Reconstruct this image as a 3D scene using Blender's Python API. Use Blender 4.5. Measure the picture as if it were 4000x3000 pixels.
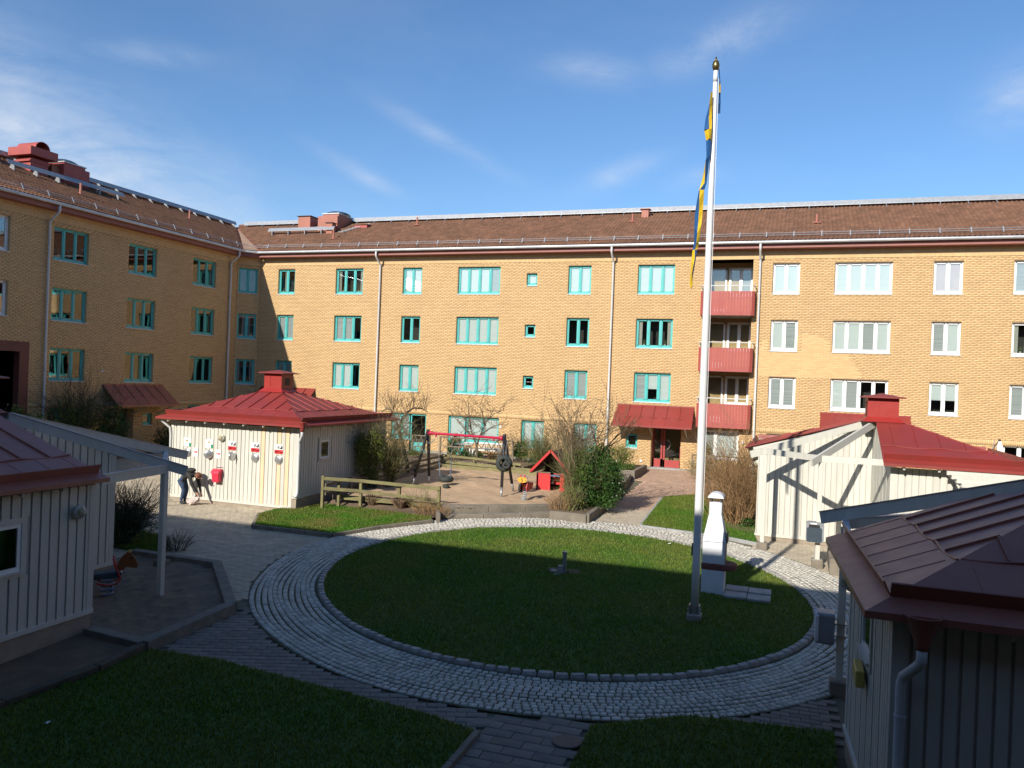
import bpy, bmesh, math, random
import numpy as np
from mathutils import Vector, Matrix
R = math.radians
for o in list(bpy.data.objects): bpy.data.objects.remove(o)
scene = bpy.context.scene
COL = scene.collection

# ---------------------------------------------------------------- camera
cam_d = bpy.data.cameras.new('camera'); cam = bpy.data.objects.new('camera', cam_d); COL.objects.link(cam)
cam_d.sensor_width = 36.0; cam_d.lens = 28.144; cam_d.clip_start = 0.1; cam_d.clip_end = 3000
_r = Vector((0.94154852, 0.33463021, 0.03884584)); _u = Vector((-0.03759262, -0.01022346, 0.99924085)); _w = Vector((-0.33477332, 0.94229406, -0.00295374))
cam.matrix_world = Matrix(((_r.x, _u.x, -_w.x, 0.0), (_r.y, _u.y, -_w.y, 0.0), (_r.z, _u.z, -_w.z, 5.5), (0, 0, 0, 1)))
scene.camera = cam

# ---------------------------------------------------------------- light
SUN_DIR = Vector((0.222, 1.0, -0.578)).normalized()          # the way the light travels
SUN_EL = math.asin(-SUN_DIR.z); SUN_AZ = math.atan2(-SUN_DIR.x, -SUN_DIR.y)   # clockwise from +Y
sl = bpy.data.lights.new('sun', 'SUN'); sl.energy = 4.3; sl.angle = R(0.53); sl.color = (1.0, 0.94, 0.84)
so = bpy.data.objects.new('sun', sl); COL.objects.link(so); so.location = (0, -20, 40)
so.rotation_euler = SUN_DIR.to_track_quat('-Z', 'Y').to_euler()
world = bpy.data.worlds.new('World'); scene.world = world; world.use_nodes = True
def build_world():
    nt = world.node_tree; N = nt.nodes; L = nt.links; N.clear()
    out = N.new('ShaderNodeOutputWorld'); bg = N.new('ShaderNodeBackground')
    sky = N.new('ShaderNodeTexSky'); sky.sky_type = 'NISHITA'; sky.sun_disc = False
    sky.sun_elevation = SUN_EL; sky.sun_rotation = SUN_AZ; sky.altitude = 100; sky.air_density = 1.0; sky.dust_density = 0.35; sky.ozone_density = 2.2
    tc = N.new('ShaderNodeTexCoord'); sep = N.new('ShaderNodeSeparateXYZ'); L.new(tc.outputs['Generated'], sep.inputs[0])
    def m(op, a, b=None, clamp=False):
        n = N.new('ShaderNodeMath'); n.operation = op; n.use_clamp = clamp
        for i, v in enumerate((a, b)):
            if v is None: continue
            if isinstance(v, (int, float)): n.inputs[i].default_value = v
            else: L.new(v, n.inputs[i])
        return n.outputs[0]
    az = m('ARCTAN2', sep.outputs[0], sep.outputs[1]); el = m('ARCSINE', sep.outputs[2])
    cmb = N.new('ShaderNodeCombineXYZ'); L.new(az, cmb.inputs[0]); L.new(el, cmb.inputs[1])
    def noise(scale, rot, sx, sy, det=8, rough=0.62, dist=0.0):
        mp = N.new('ShaderNodeMapping'); mp.inputs['Rotation'].default_value = (0, 0, rot); mp.inputs['Scale'].default_value = (sx, sy, 1)
        L.new(cmb.outputs[0], mp.inputs[0]); n = N.new('ShaderNodeTexNoise'); n.inputs['Scale'].default_value = scale
        n.inputs['Detail'].default_value = det; n.inputs['Roughness'].default_value = rough; n.inputs['Distortion'].default_value = dist
        L.new(mp.outputs[0], n.inputs['Vector']); return n.outputs['Fac']
    n1 = noise(5.0, 0.5, 1.0, 3.2, 9, 0.66, 0.6); n2 = noise(13.0, 0.35, 1.0, 2.2, 8, 0.7, 0.3)
    nn = m('ADD', m('MULTIPLY', n1, 0.62), m('MULTIPLY', n2, 0.38))
    tot = None
    # cirrus patches: azimuth, elevation, half length, half width, tilt, amount (radians)
    for a0, e0, sa, sb, t, k in ((-0.84, 0.185, 0.26, 0.085, -0.42, 1.25), (-0.66, 0.115, 0.17, 0.055, -0.38, 1.15), (-0.93, 0.27, 0.12, 0.07, -0.5, 0.8), (-0.255, 0.372, 0.06, 0.017, -0.10, 0.5),
                                 (-0.100, 0.398, 0.07, 0.02, 0.30, 0.75), (-0.215, 0.258, 0.05, 0.014, 0.35, 0.62), (0.215, 0.315, 0.04, 0.028, 0.4, 0.75),
                                 (-0.43, 0.285, 0.085, 0.010, -0.42, 0.42), (-0.545, 0.245, 0.06, 0.009, -0.42, 0.45), (-0.13, 0.25, 0.035, 0.012, 0.2, 0.4),
                                 (-0.42, 0.17, 0.2, 0.02, -0.2, 0.25), (-0.78, 0.34, 0.07, 0.012, 0.1, 0.35)):
        dx = m('SUBTRACT', az, a0); dy = m('SUBTRACT', el, e0); c, s = math.cos(t), math.sin(t)
        p = m('DIVIDE', m('ADD', m('MULTIPLY', dx, c), m('MULTIPLY', dy, s)), sa); q = m('DIVIDE', m('SUBTRACT', m('MULTIPLY', dy, c), m('MULTIPLY', dx, s)), sb)
        g = m('MULTIPLY', m('EXPONENT', m('MULTIPLY', m('ADD', m('MULTIPLY', p, p), m('MULTIPLY', q, q)), -1.0)), k)
        tot = g if tot is None else m('MAXIMUM', tot, g)
    f = m('MULTIPLY', tot, m('MULTIPLY', m('SUBTRACT', nn, 0.33), 2.6, True), True)
    veil = m('MULTIPLY', m('SUBTRACT', noise(2.2, 0.4, 1, 2.5, 6, 0.6), 0.47, True), 0.30)
    f = m('MULTIPLY', m('ADD', f, veil), 0.85, True)
    mix = N.new('ShaderNodeMix'); mix.data_type = 'RGBA'; L.new(f, mix.inputs['Factor'])
    gain = N.new('ShaderNodeMix'); gain.data_type = 'RGBA'; gain.blend_type = 'MULTIPLY'; gain.inputs['Factor'].default_value = 1.0
    L.new(sky.outputs[0], gain.inputs['A']); gain.inputs['B'].default_value = SKY_TINT
    L.new(gain.outputs['Result'], mix.inputs['A']); mix.inputs['B'].default_value = CLOUD
    L.new(mix.outputs['Result'], bg.inputs[0]); bg.inputs[1].default_value = SKY_STRENGTH; L.new(bg.outputs[0], out.inputs[0])
SKY_TINT = (0.64, 0.84, 1.02, 1); CLOUD = (5.2, 5.6, 6.2, 1); SKY_STRENGTH = 0.10
build_world()
vs = scene.view_settings; vs.view_transform = 'Standard'; vs.look = 'None'; vs.exposure = 0.60; vs.gamma = 1.0; vs.use_curve_mapping = False

# ---------------------------------------------------------------- helpers
SL = 0.0312
def gz(y): return SL * y                                     # the courtyard rises gently towards the far block
D = 41.443; LX = -32.46                                      # far facade plane y = D, left facade plane x = LX
ORG = {}
def tag(o, label=None, cat=None, group=None, kind=None):
    if label: o['label'] = label
    if cat: o['category'] = cat
    if group: o['group'] = group
    if kind: o['kind'] = kind
    return o
def thing(name, loc, label, cat, group=None):
    o = bpy.data.objects.new(name, None); COL.objects.link(o); o.location = loc; o.empty_display_size = 0.3
    ORG[o] = Vector(loc); return tag(o, label, cat, group)
def linkobj(name, me, parent=None, loc=(0, 0, 0), rot=None):
    o = bpy.data.objects.new(name, me); COL.objects.link(o); o.location = loc
    if rot is not None: o.rotation_euler = rot
    if parent is not None: o.parent = parent; ORG[o] = ORG[parent]
    else: ORG[o] = Vector(loc)
    return o
class MB:
    """collects shapes in world coordinates and links them as one mesh object"""
    def __init__(s): s.v = []; s.f = []; s.m = []; s.mi = 0
    def add(s, vs_, fs):
        b = len(s.v); s.v += [tuple(p) for p in vs_]; s.f += [tuple(b + i for i in f) for f in fs]; s.m += [s.mi] * len(fs); return s
    def box(s, x0, x1, y0, y1, z0, z1):
        return s.add([(x0, y0, z0), (x1, y0, z0), (x1, y1, z0), (x0, y1, z0), (x0, y0, z1), (x1, y0, z1), (x1, y1, z1), (x0, y1, z1)],
                     [(0, 3, 2, 1), (4, 5, 6, 7), (0, 1, 5, 4), (1, 2, 6, 5), (2, 3, 7, 6), (3, 0, 4, 7)])
    def cbox(s, c, sx, sy, sz, rz=0.0):
        ca, sa = math.cos(rz), math.sin(rz); vs_ = []
        for dz in (-sz / 2, sz / 2):
            for dx, dy in ((-sx / 2, -sy / 2), (sx / 2, -sy / 2), (sx / 2, sy / 2), (-sx / 2, sy / 2)):
                vs_.append((c[0] + dx * ca - dy * sa, c[1] + dx * sa + dy * ca, c[2] + dz))
        return s.add(vs_, [(0, 3, 2, 1), (4, 5, 6, 7), (0, 1, 5, 4), (1, 2, 6, 5), (2, 3, 7, 6), (3, 0, 4, 7)])
    def beam(s, p, q, w, h, up=(0, 0, 1)):
        p, q, up = Vector(p), Vector(q), Vector(up); d = (q - p).normalized(); sd = d.cross(up).normalized() * (w / 2); u = sd.cross(d).normalized() * (h / 2)
        vs_ = [p - sd - u, p + sd - u, p + sd + u, p - sd + u, q - sd - u, q + sd - u, q + sd + u, q - sd + u]
        return s.add(vs_, [(0, 1, 2, 3), (7, 6, 5, 4), (0, 4, 5, 1), (1, 5, 6, 2), (2, 6, 7, 3), (3, 7, 4, 0)])
    def tube(s, pts, rad, n=8, closed=False, cap=True):
        pts = [Vector(p) for p in pts]; k = len(pts); rad = rad if isinstance(rad, (list, tuple)) else [rad] * k
        vs_ = []; ref = None
        for i, p in enumerate(pts):
            a = pts[i - 1] if (i or closed) else p; b = pts[(i + 1) % k] if (i < k - 1 or closed) else p
            d = b - a
            if d.length < 1e-9: d = Vector((0, 0, 1))
            d.normalize()
            if ref is None: ref = Vector((0, 0, 1)) if abs(d.z) < 0.9 else Vector((1, 0, 0))
            x = d.cross(ref)
            if x.length < 1e-4: x = d.cross(Vector((0.3, 0.9, 0.1)))
            x.normalize(); y = x.cross(d).normalized(); ref = y
            for j in range(n):
                t = 2 * math.pi * j / n; vs_.append(p + (x * math.cos(t) + y * math.sin(t)) * rad[i])
        fs = []; rr = k if closed else k - 1
        for i in range(rr):
            for j in range(n):
                a, b = i * n + j, i * n + (j + 1) % n; c, e = ((i + 1) % k) * n + (j + 1) % n, ((i + 1) % k) * n + j; fs.append((a, b, c, e))
        if cap and not closed: fs.append(tuple(reversed(range(n)))); fs.append(tuple(range((k - 1) * n, k * n)))
        return s.add(vs_, fs)
    def lathe(s, prof, c, n=20, axis=None):
        c = Vector(c); M = (Vector(axis).to_track_quat('Z', 'Y').to_matrix() if axis is not None else Matrix.Identity(3)); vs_ = []; fs = []
        for r, z in prof:
            for j in range(n):
                t = 2 * math.pi * j / n; vs_.append(c + M @ Vector((r * math.cos(t), r * math.sin(t), z)))
        for i in range(len(prof) - 1):
            for j in range(n): fs.append((i * n + j, i * n + (j + 1) % n, (i + 1) * n + (j + 1) % n, (i + 1) * n + j))
        fs.append(tuple(reversed(range(n)))); fs.append(tuple(range((len(prof) - 1) * n, len(prof) * n)))
        return s.add(vs_, fs)
    def prism(s, poly, vec):
        n = len(poly); a = [Vector(p) for p in poly]; vec = Vector(vec); b = [p + vec for p in a]
        return s.add(a + b, [tuple(range(n))[::-1], tuple(range(n, 2 * n))] + [(i, (i + 1) % n, n + (i + 1) % n, n + i) for i in range(n)])
    def ground_poly(s, pts, dz, th=None, depth=0.3):
        top = [(x, y, gz(y) + dz) for x, y in pts]; n = len(pts)
        if th is None: return s.add(top, [tuple(range(n))])
        bot = [(x, y, gz(y) + dz - th) for x, y in pts]
        return s.add(top + bot, [tuple(range(n)), tuple(range(n, 2 * n))[::-1]] + [(i, n + i, n + (i + 1) % n, (i + 1) % n) for i in range(n)])
    def build(s, name, mat, parent=None, smooth=False, loc=None, bevel=0.0):
        o_ = ORG[parent] if parent is not None else Vector(loc if loc is not None else (0, 0, 0))
        me = bpy.data.meshes.new(name); me.from_pydata([(p[0] - o_.x, p[1] - o_.y, p[2] - o_.z) for p in s.v], [], s.f)
        for mm in (mat if isinstance(mat, (list, tuple)) else [mat]): me.materials.append(mm)
        if any(s.m): me.polygons.foreach_set('material_index', s.m)
        bm = bmesh.new(); bm.from_mesh(me); bmesh.ops.recalc_face_normals(bm, faces=bm.faces)
        if bevel: bmesh.ops.bevel(bm, geom=[e for e in bm.edges if len(e.link_faces) == 2 and e.calc_face_angle(0) > 0.5], offset=bevel, segments=1, affect='EDGES', clamp_overlap=True)
        bm.to_mesh(me); bm.free()
        if smooth: me.polygons.foreach_set('use_smooth', [True] * len(me.polygons))
        me.update(); return linkobj(name, me, parent, (0, 0, 0) if parent is not None else tuple(o_))
def npmesh(name, V, F, mat, parent=None, loc=(0, 0, 0)):
    """big joined meshes: V (n,3) world, F (m,k) with one k"""
    o_ = ORG[parent] if parent is not None else Vector(loc)
    V = np.asarray(V, np.float32) - np.array(o_, np.float32); F = np.asarray(F, np.int32); k = F.shape[1]
    me = bpy.data.meshes.new(name); me.vertices.add(len(V)); me.vertices.foreach_set('co', V.ravel())
    me.loops.add(F.size); me.loops.foreach_set('vertex_index', F.ravel()); me.polygons.add(len(F))
    me.polygons.foreach_set('loop_start', np.arange(0, F.size, k, dtype=np.int32)); me.polygons.foreach_set('loop_total', np.full(len(F), k, np.int32))
    me.materials.append(mat); me.update(calc_edges=True); return linkobj(name, me, parent, (0, 0, 0) if parent is not None else tuple(o_))

# ---------------------------------------------------------------- materials
def newmat(name):
    m = bpy.data.materials.new(name); m.use_nodes = True; nt = m.node_tree; nt.nodes.clear()
    out = nt.nodes.new('ShaderNodeOutputMaterial'); b = nt.nodes.new('ShaderNodeBsdfPrincipled'); nt.links.new(b.outputs[0], out.inputs[0]); return m, nt, b, out
def lin(r, g, b):
    f = lambda c: (c / 255) / 12.92 if c / 255 <= 0.04045 else ((c / 255 + 0.055) / 1.055) ** 2.4
    return (f(r), f(g), f(b))
def scl(c, k): return tuple(min(1.0, x * k) for x in c)
def pm(name, col, rough=0.6, col2=None, scale=4.0, detail=6, lo=0.35, hi=0.65, bump=0.0, bscale=40.0, rnd=0.0, dirt=0.0, dcol=(0.05, 0.045, 0.035), dscale=1.3, stretch=(1, 1, 1), metal=0.0, spec=0.5, coat=0.0, island=False):
    """painted / mineral surface: two noise-mixed tones, optional per-piece tone, blotchy dirt and fine relief"""
    m, nt, b, out = newmat(name); N = nt.nodes; L = nt.links
    tc = N.new('ShaderNodeTexCoord'); mp = N.new('ShaderNodeMapping'); mp.inputs['Scale'].default_value = stretch; L.new(tc.outputs['Object'], mp.inputs[0])
    def noise(sc, det=6, rg=0.6):
        n = N.new('ShaderNodeTexNoise'); n.inputs['Scale'].default_value = sc; n.inputs['Detail'].default_value = det; n.inputs['Roughness'].default_value = rg; L.new(mp.outputs[0], n.inputs['Vector']); return n
    def ramp(src, a, c):
        r = N.new('ShaderNodeMapRange'); r.inputs['From Min'].default_value = a; r.inputs['From Max'].default_value = c; L.new(src, r.inputs['Value']); return r.outputs[0]
    def mixc(f, A, B, mode='MIX'):
        x = N.new('ShaderNodeMix'); x.data_type = 'RGBA'; x.blend_type = mode
        for s_, v in (('Factor', f), ('A', A), ('B', B)):
            if isinstance(v, tuple): x.inputs[s_].default_value = (*v, 1)
            elif isinstance(v, (int, float)): x.inputs[s_].default_value = v
            else: L.new(v, x.inputs[s_])
        return x.outputs['Result']
    n = noise(scale, detail); c = mixc(ramp(n.outputs['Fac'], lo, hi), col, col2 if col2 else scl(col, 0.8))
    if rnd:
        oi = N.new('ShaderNodeObjectInfo'); r = oi.outputs['Random']
        if island:
            ge = N.new('ShaderNodeNewGeometry'); a = N.new('ShaderNodeMath'); a.operation = 'ADD'; L.new(r, a.inputs[0]); L.new(ge.outputs['Random Per Island'], a.inputs[1])
            f = N.new('ShaderNodeMath'); f.operation = 'FRACT'; L.new(a.outputs[0], f.inputs[0]); r = f.outputs[0]
        mr = N.new('ShaderNodeMapRange'); mr.inputs['To Min'].default_value = 1 - rnd; mr.inputs['To Max'].default_value = 1 + rnd; L.new(r, mr.inputs['Value'])
        hsv = N.new('ShaderNodeHueSaturation'); L.new(c, hsv.inputs['Color']); L.new(mr.outputs[0], hsv.inputs['Value']); c = hsv.outputs[0]
    if dirt:
        d = noise(dscale, 8, 0.7); c = mixc(ramp(d.outputs['Fac'], 0.5, 0.5 + 0.35), c, mixc(dirt, c, dcol))
    L.new(c, b.inputs['Base Color'])
    b.inputs['Roughness'].default_value = rough; b.inputs['Metallic'].default_value = metal; b.inputs['Specular IOR Level'].default_value = spec; b.inputs['Coat Weight'].default_value = coat; b.inputs['Coat Roughness'].default_value = 0.15
    if bump:
        bn = noise(bscale, 5); bu = N.new('ShaderNodeBump'); bu.inputs['Strength'].default_value = bump; bu.inputs['Distance'].default_value = 0.02; L.new(bn.outputs['Fac'], bu.inputs['Height']); L.new(bu.outputs[0], b.inputs['Normal'])
    rr = noise(scale * 3, 4); mr2 = N.new('ShaderNodeMapRange'); mr2.inputs['To Min'].default_value = max(0.02, rough - 0.12); mr2.inputs['To Max'].default_value = min(1, rough + 0.12); L.new(rr.outputs['Fac'], mr2.inputs['Value']); L.new(mr2.outputs[0], b.inputs['Roughness'])
    return m
M = {}
BR = (0.62, 0.415, 0.205)
M['brick'] = pm('brick_yellow', BR, 0.88, scl(BR, 0.93), 0.7, 5, rnd=0.075, island=True, dirt=0.22, dcol=(0.40, 0.22, 0.09), dscale=0.30)
M['brick_flat'] = pm('brick_reveal', scl(BR, 0.9), 0.85, scl(BR, 0.78), 6.0, bump=0.1)
M['mortar'] = pm('mortar', (0.46, 0.30, 0.145), 0.95, (0.40, 0.26, 0.125), 2.0)
M['tile'] = pm('roof_tile', (0.175, 0.088, 0.054), 0.85, (0.125, 0.066, 0.042), 1.2, rnd=0.16, island=True, dirt=0.35, dcol=(0.07, 0.05, 0.04), dscale=0.8, spec=0.2)
M['ridge_tile'] = pm('ridge_tile', (0.26, 0.10, 0.05), 0.85, (0.10, 0.06, 0.04), 3.0, dirt=0.5, dcol=(0.09, 0.09, 0.05), dscale=3)
M['white'] = pm('white_painted_wood', (0.56, 0.545, 0.475), 0.58, (0.51, 0.495, 0.43), 2.0, rnd=0.05, dirt=0.28, dcol=(0.30, 0.285, 0.22), dscale=1.6, stretch=(3, 3, 0.6))
M['white_core'] = pm('white_wall_behind_boards', (0.44, 0.42, 0.365), 0.6, (0.40, 0.38, 0.33), 2.0)
M['cream'] = pm('new_unpainted_board', (0.72, 0.52, 0.33), 0.6, (0.68, 0.48, 0.30), 3.0, stretch=(3, 3, 0.5))
M['white_frame'] = pm('white_window_frame', (0.78, 0.78, 0.75), 0.4, (0.72, 0.72, 0.70), 3.0)
M['teal'] = pm('teal_window_frame', (0.075, 0.43, 0.40), 0.4, (0.065, 0.38, 0.36), 3.0, dirt=0.1)
M['white_metal'] = pm('white_pipe', (0.62, 0.62, 0.60), 0.4, (0.55, 0.55, 0.54), 3.0, dirt=0.15, dcol=(0.3, 0.3, 0.28))
M['galv'] = pm('galvanised_steel', (0.42, 0.43, 0.44), 0.42, (0.33, 0.34, 0.35), 8.0, metal=0.6, dirt=0.2)
M['zinc'] = pm('zinc_gutter', (0.55, 0.55, 0.55), 0.4, (0.45, 0.45, 0.46), 2.0, metal=0.35, dirt=0.2)
RED = (0.255, 0.032, 0.025)
M['red'] = pm('red_sheet_metal', RED, 0.48, (0.215, 0.032, 0.025), 1.2, dirt=0.4, dcol=(0.20, 0.065, 0.05), dscale=2.0, bump=0.03, bscale=6)
M['red_vent'] = pm('red_vent_sheet', (0.31, 0.024, 0.018), 0.45, (0.27, 0.022, 0.017), 2.0)
M['maroon'] = pm('weathered_maroon_sheet', (0.33, 0.110, 0.072), 0.45, (0.27, 0.092, 0.062), 1.2, dirt=0.3, dcol=(0.20, 0.12, 0.085), dscale=1.5, bump=0.04, bscale=7)
M['balcony_red'] = pm('balcony_red', (0.36, 0.074, 0.060), 0.6, (0.335, 0.068, 0.055), 2.0, rnd=0.04)
M['fascia'] = pm('fascia_brownred', (0.30, 0.11, 0.085), 0.6, (0.26, 0.10, 0.08), 3.0)
M['chim'] = pm('roof_vent_red', (0.36, 0.13, 0.085), 0.6, (0.32, 0.115, 0.075), 2.0, dirt=0.2)
M['chim_red'] = pm('chimney_red', (0.36, 0.07, 0.055), 0.55, (0.32, 0.06, 0.05), 2.0)
M['copper'] = pm('valley_sheet', (0.42, 0.27, 0.16), 0.5, (0.34, 0.20, 0.11), 1.5, dirt=0.2)
M['concrete'] = pm('concrete', (0.30, 0.27, 0.23), 0.9, (0.22, 0.20, 0.17), 3.0, bump=0.2, dirt=0.4, dcol=(0.09, 0.08, 0.05), dscale=2.5)
M['plinth'] = pm('plinth_render', (0.33, 0.27, 0.20), 0.9, (0.26, 0.21, 0.16), 3.0, bump=0.15, dirt=0.35, dcol=(0.09, 0.09, 0.05))
M['step'] = pm('concrete_step', (0.22, 0.185, 0.14), 0.92, (0.15, 0.13, 0.10), 2.5, bump=0.25, dirt=0.5, dcol=(0.06, 0.055, 0.035), dscale=1.8)
M['slab'] = pm('concrete_slab', (0.34, 0.34, 0.33), 0.9, (0.26, 0.26, 0.25), 4.0, bump=0.15, rnd=0.06, dirt=0.3)
M['cobble'] = pm('granite_cobble', (0.50, 0.465, 0.395), 0.8, (0.39, 0.36, 0.305), 9.0, rnd=0.20, island=True, bump=0.25, bscale=30)
M['kerbstone'] = pm('granite_kerb', (0.36, 0.345, 0.315), 0.85, (0.25, 0.235, 0.21), 7.0, rnd=0.16, bump=0.3, bscale=25)
M['joint'] = pm('mossy_joint', (0.075, 0.085, 0.035), 0.98, (0.05, 0.045, 0.03), 3.5, bump=0.3)
M['paver'] = pm('concrete_paver', (0.44, 0.37, 0.27), 0.9, (0.36, 0.305, 0.225), 1.2, rnd=0.10, island=True, bump=0.15, bscale=30, dirt=0.3, dcol=(0.17, 0.15, 0.12), dscale=0.6)
M['path_slab'] = pm('weathered_shade_slab', (0.20, 0.175, 0.145), 0.9, (0.145, 0.13, 0.11), 1.6, rnd=0.14, island=True, bump=0.2, bscale=25, dirt=0.4, dcol=(0.075, 0.075, 0.05), dscale=1.2)  # weathered path stone; on near-left paving the dark tone stands in for shade
M['paver_red'] = pm('reddish_paver', (0.43, 0.28, 0.19), 0.9, (0.35, 0.23, 0.16), 1.2, rnd=0.10, island=True, bump=0.15, bscale=30, dirt=0.3, dcol=(0.19, 0.15, 0.12), dscale=0.6)
M['paver_joint'] = pm('paver_joint', (0.15, 0.125, 0.085), 0.98, (0.10, 0.09, 0.055), 2.5)
M['soil'] = pm('bare_soil', (0.16, 0.105, 0.065), 0.98, (0.10, 0.07, 0.045), 3.0, bump=0.5, bscale=18)
M['sand'] = pm('play_sand', (0.47, 0.325, 0.195), 0.98, (0.40, 0.275, 0.165), 1.6, bump=0.7, bscale=9, dirt=0.3, dcol=(0.22, 0.15, 0.09), dscale=3.0)
M['sand_dark'] = pm('dark_sand', (0.21, 0.15, 0.10), 0.98, (0.15, 0.11, 0.075), 1.6, bump=0.8, bscale=9, dirt=0.45, dcol=(0.12, 0.09, 0.06), dscale=3.0)  # darker brown sand for the near sandbox
M['lawn'] = pm('lawn_soil', (0.052, 0.105, 0.012), 0.95, (0.045, 0.08, 0.012), 0.9, bump=0.6, bscale=30, dirt=0.3, dcol=(0.10, 0.095, 0.03), dscale=1.1)
def leafmat(name, c1, c2, rnd=0.25, trans=0.25, scale=0.8, rough=0.55):
    m, nt, b, out = newmat(name); N = nt.nodes; L = nt.links
    ge = N.new('ShaderNodeNewGeometry'); tc = N.new('ShaderNodeTexCoord'); n = N.new('ShaderNodeTexNoise'); n.inputs['Scale'].default_value = scale; n.inputs['Detail'].default_value = 5; L.new(tc.outputs['Object'], n.inputs['Vector'])
    mr = N.new('ShaderNodeMapRange'); mr.inputs['From Min'].default_value = 0.35; mr.inputs['From Max'].default_value = 0.65; L.new(n.outputs['Fac'], mr.inputs['Value'])
    x = N.new('ShaderNodeMix'); x.data_type = 'RGBA'; L.new(mr.outputs[0], x.inputs['Factor']); x.inputs['A'].default_value = (*c1, 1); x.inputs['B'].default_value = (*c2, 1)
    v = N.new('ShaderNodeMapRange'); v.inputs['To Min'].default_value = 1 - rnd; v.inputs['To Max'].default_value = 1 + rnd; L.new(ge.outputs['Random Per Island'], v.inputs['Value'])
    h = N.new('ShaderNodeHueSaturation'); L.new(x.outputs['Result'], h.inputs['Color']); L.new(v.outputs[0], h.inputs['Value']); L.new(h.outputs[0], b.inputs['Base Color']); b.inputs['Roughness'].default_value = rough; b.inputs['Specular IOR Level'].default_value = 0.3
    if trans:
        t = N.new('ShaderNodeBsdfTranslucent'); L.new(h.outputs[0], t.inputs[0]); ms = N.new('ShaderNodeMixShader'); ms.inputs[0].default_value = trans; L.new(b.outputs[0], ms.inputs[1]); L.new(t.outputs[0], ms.inputs[2]); L.new(ms.outputs[0], out.inputs[0])
    return m
M['grass'] = leafmat('grass_blades', (0.075, 0.175, 0.014), (0.155, 0.195, 0.032), 0.4, 0.3, 0.55)
M['grass_dry'] = leafmat('grass_blades_worn', (0.075, 0.20, 0.013), (0.19, 0.19, 0.045), 0.35, 0.3, 0.9)
M['leaf_dark'] = leafmat('dark_evergreen_leaf', (0.030, 0.075, 0.018), (0.050, 0.11, 0.02), 0.35, 0.15, 1.5, 0.35)
M['leaf_mid'] = leafmat('mid_green_leaf', (0.075, 0.13, 0.022), (0.12, 0.17, 0.03), 0.35, 0.3, 1.5)
M['leaf_yel'] = leafmat('yellow_green_leaf', (0.14, 0.18, 0.03), (0.20, 0.22, 0.04), 0.3, 0.3, 2.0)
M['leaf_rhodo'] = leafmat('rhododendron_leaf', (0.085, 0.13, 0.03), (0.15, 0.18, 0.04), 0.35, 0.15, 1.5, 0.35)
M['leaf_red'] = leafmat('reddish_leaf', (0.16, 0.07, 0.04), (0.11, 0.12, 0.03), 0.3, 0.2, 2.0)
M['flower'] = leafmat('yellow_flower', (0.6, 0.42, 0.03), (0.5, 0.5, 0.05), 0.2, 0.2, 2.0)
M['twig'] = pm('grey_brown_twig', (0.15, 0.105, 0.058), 0.9, (0.10, 0.072, 0.042), 3.0, rnd=0.2, island=True)
M['twig_brown'] = pm('reddish_brown_twig', (0.26, 0.15, 0.065), 0.9, (0.20, 0.12, 0.055), 1.5, rnd=0.3, island=True)
M['twig_olive'] = pm('olive_twig', (0.15, 0.13, 0.05), 0.9, (0.11, 0.10, 0.045), 1.5, rnd=0.25, island=True)
M['twig_dark'] = pm('dark_twig', (0.055, 0.05, 0.032), 0.9, (0.04, 0.038, 0.025), 1.5, rnd=0.25, island=True)
M['bark'] = pm('bark', (0.17, 0.125, 0.075), 0.92, (0.09, 0.07, 0.045), 5.0, bump=0.5, bscale=25)
M['dead'] = pm('cut_dead_stems', (0.25, 0.165, 0.10), 0.95, (0.17, 0.11, 0.07), 2.5, rnd=0.3, island=True)
M['fence'] = pm('mossy_fence_wood', (0.22, 0.20, 0.085), 0.9, (0.15, 0.125, 0.06), 2.5, bump=0.2, dirt=0.5, dcol=(0.10, 0.085, 0.05), dscale=3.0, stretch=(1, 1, 2))
M['fence_grey'] = pm('weathered_fence_wood', (0.21, 0.17, 0.115), 0.9, (0.14, 0.11, 0.075), 2.5, bump=0.2, dirt=0.4, dscale=3.0)
M['timber_dark'] = pm('dark_sleeper', (0.10, 0.08, 0.055), 0.9, (0.06, 0.05, 0.035), 3.0, bump=0.3)
M['timber_grey'] = pm('grey_sleeper_top', (0.20, 0.18, 0.145), 0.9, (0.13, 0.12, 0.10), 3.0, bump=0.3)
M['black_steel'] = pm('black_coated_steel', (0.018, 0.020, 0.022), 0.38, (0.025, 0.026, 0.028), 3.0)
M['swing_red'] = pm('crimson_steel', (0.42, 0.015, 0.05), 0.35, (0.38, 0.014, 0.045), 3.0)
M['rubber'] = pm('black_rubber', (0.035, 0.042, 0.036), 0.75, (0.025, 0.03, 0.027), 8.0, bump=0.15)
M['chain'] = pm('chain_steel', (0.20, 0.21, 0.22), 0.45, (0.12, 0.12, 0.13), 30.0, metal=0.5)
M['blue_rope'] = pm('blue_chain_sleeve', (0.10, 0.16, 0.24), 0.6)
M['toy_red'] = pm('toy_red_panel', (0.52, 0.028, 0.030), 0.45, (0.47, 0.026, 0.028), 3.0)
M['toy_yellow'] = pm('toy_yellow_panel', (0.70, 0.36, 0.03), 0.45, (0.65, 0.33, 0.03), 3.0)
M['toy_orange'] = pm('orange_panel', (0.22, 0.065, 0.016), 0.55, (0.18, 0.055, 0.014), 3.0)
M['black'] = pm('black_print', (0.015, 0.015, 0.015), 0.6)
M['brown_dark'] = pm('dark_brown_board', (0.045, 0.028, 0.018), 0.7)
M['spring_blue'] = pm('blue_spring', (0.14, 0.22, 0.34), 0.4, (0.10, 0.16, 0.26), 5.0)
M['spring_grey'] = pm('grey_spring', (0.40, 0.43, 0.46), 0.4, (0.30, 0.33, 0.36), 5.0)
M['glass'] = None
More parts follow.
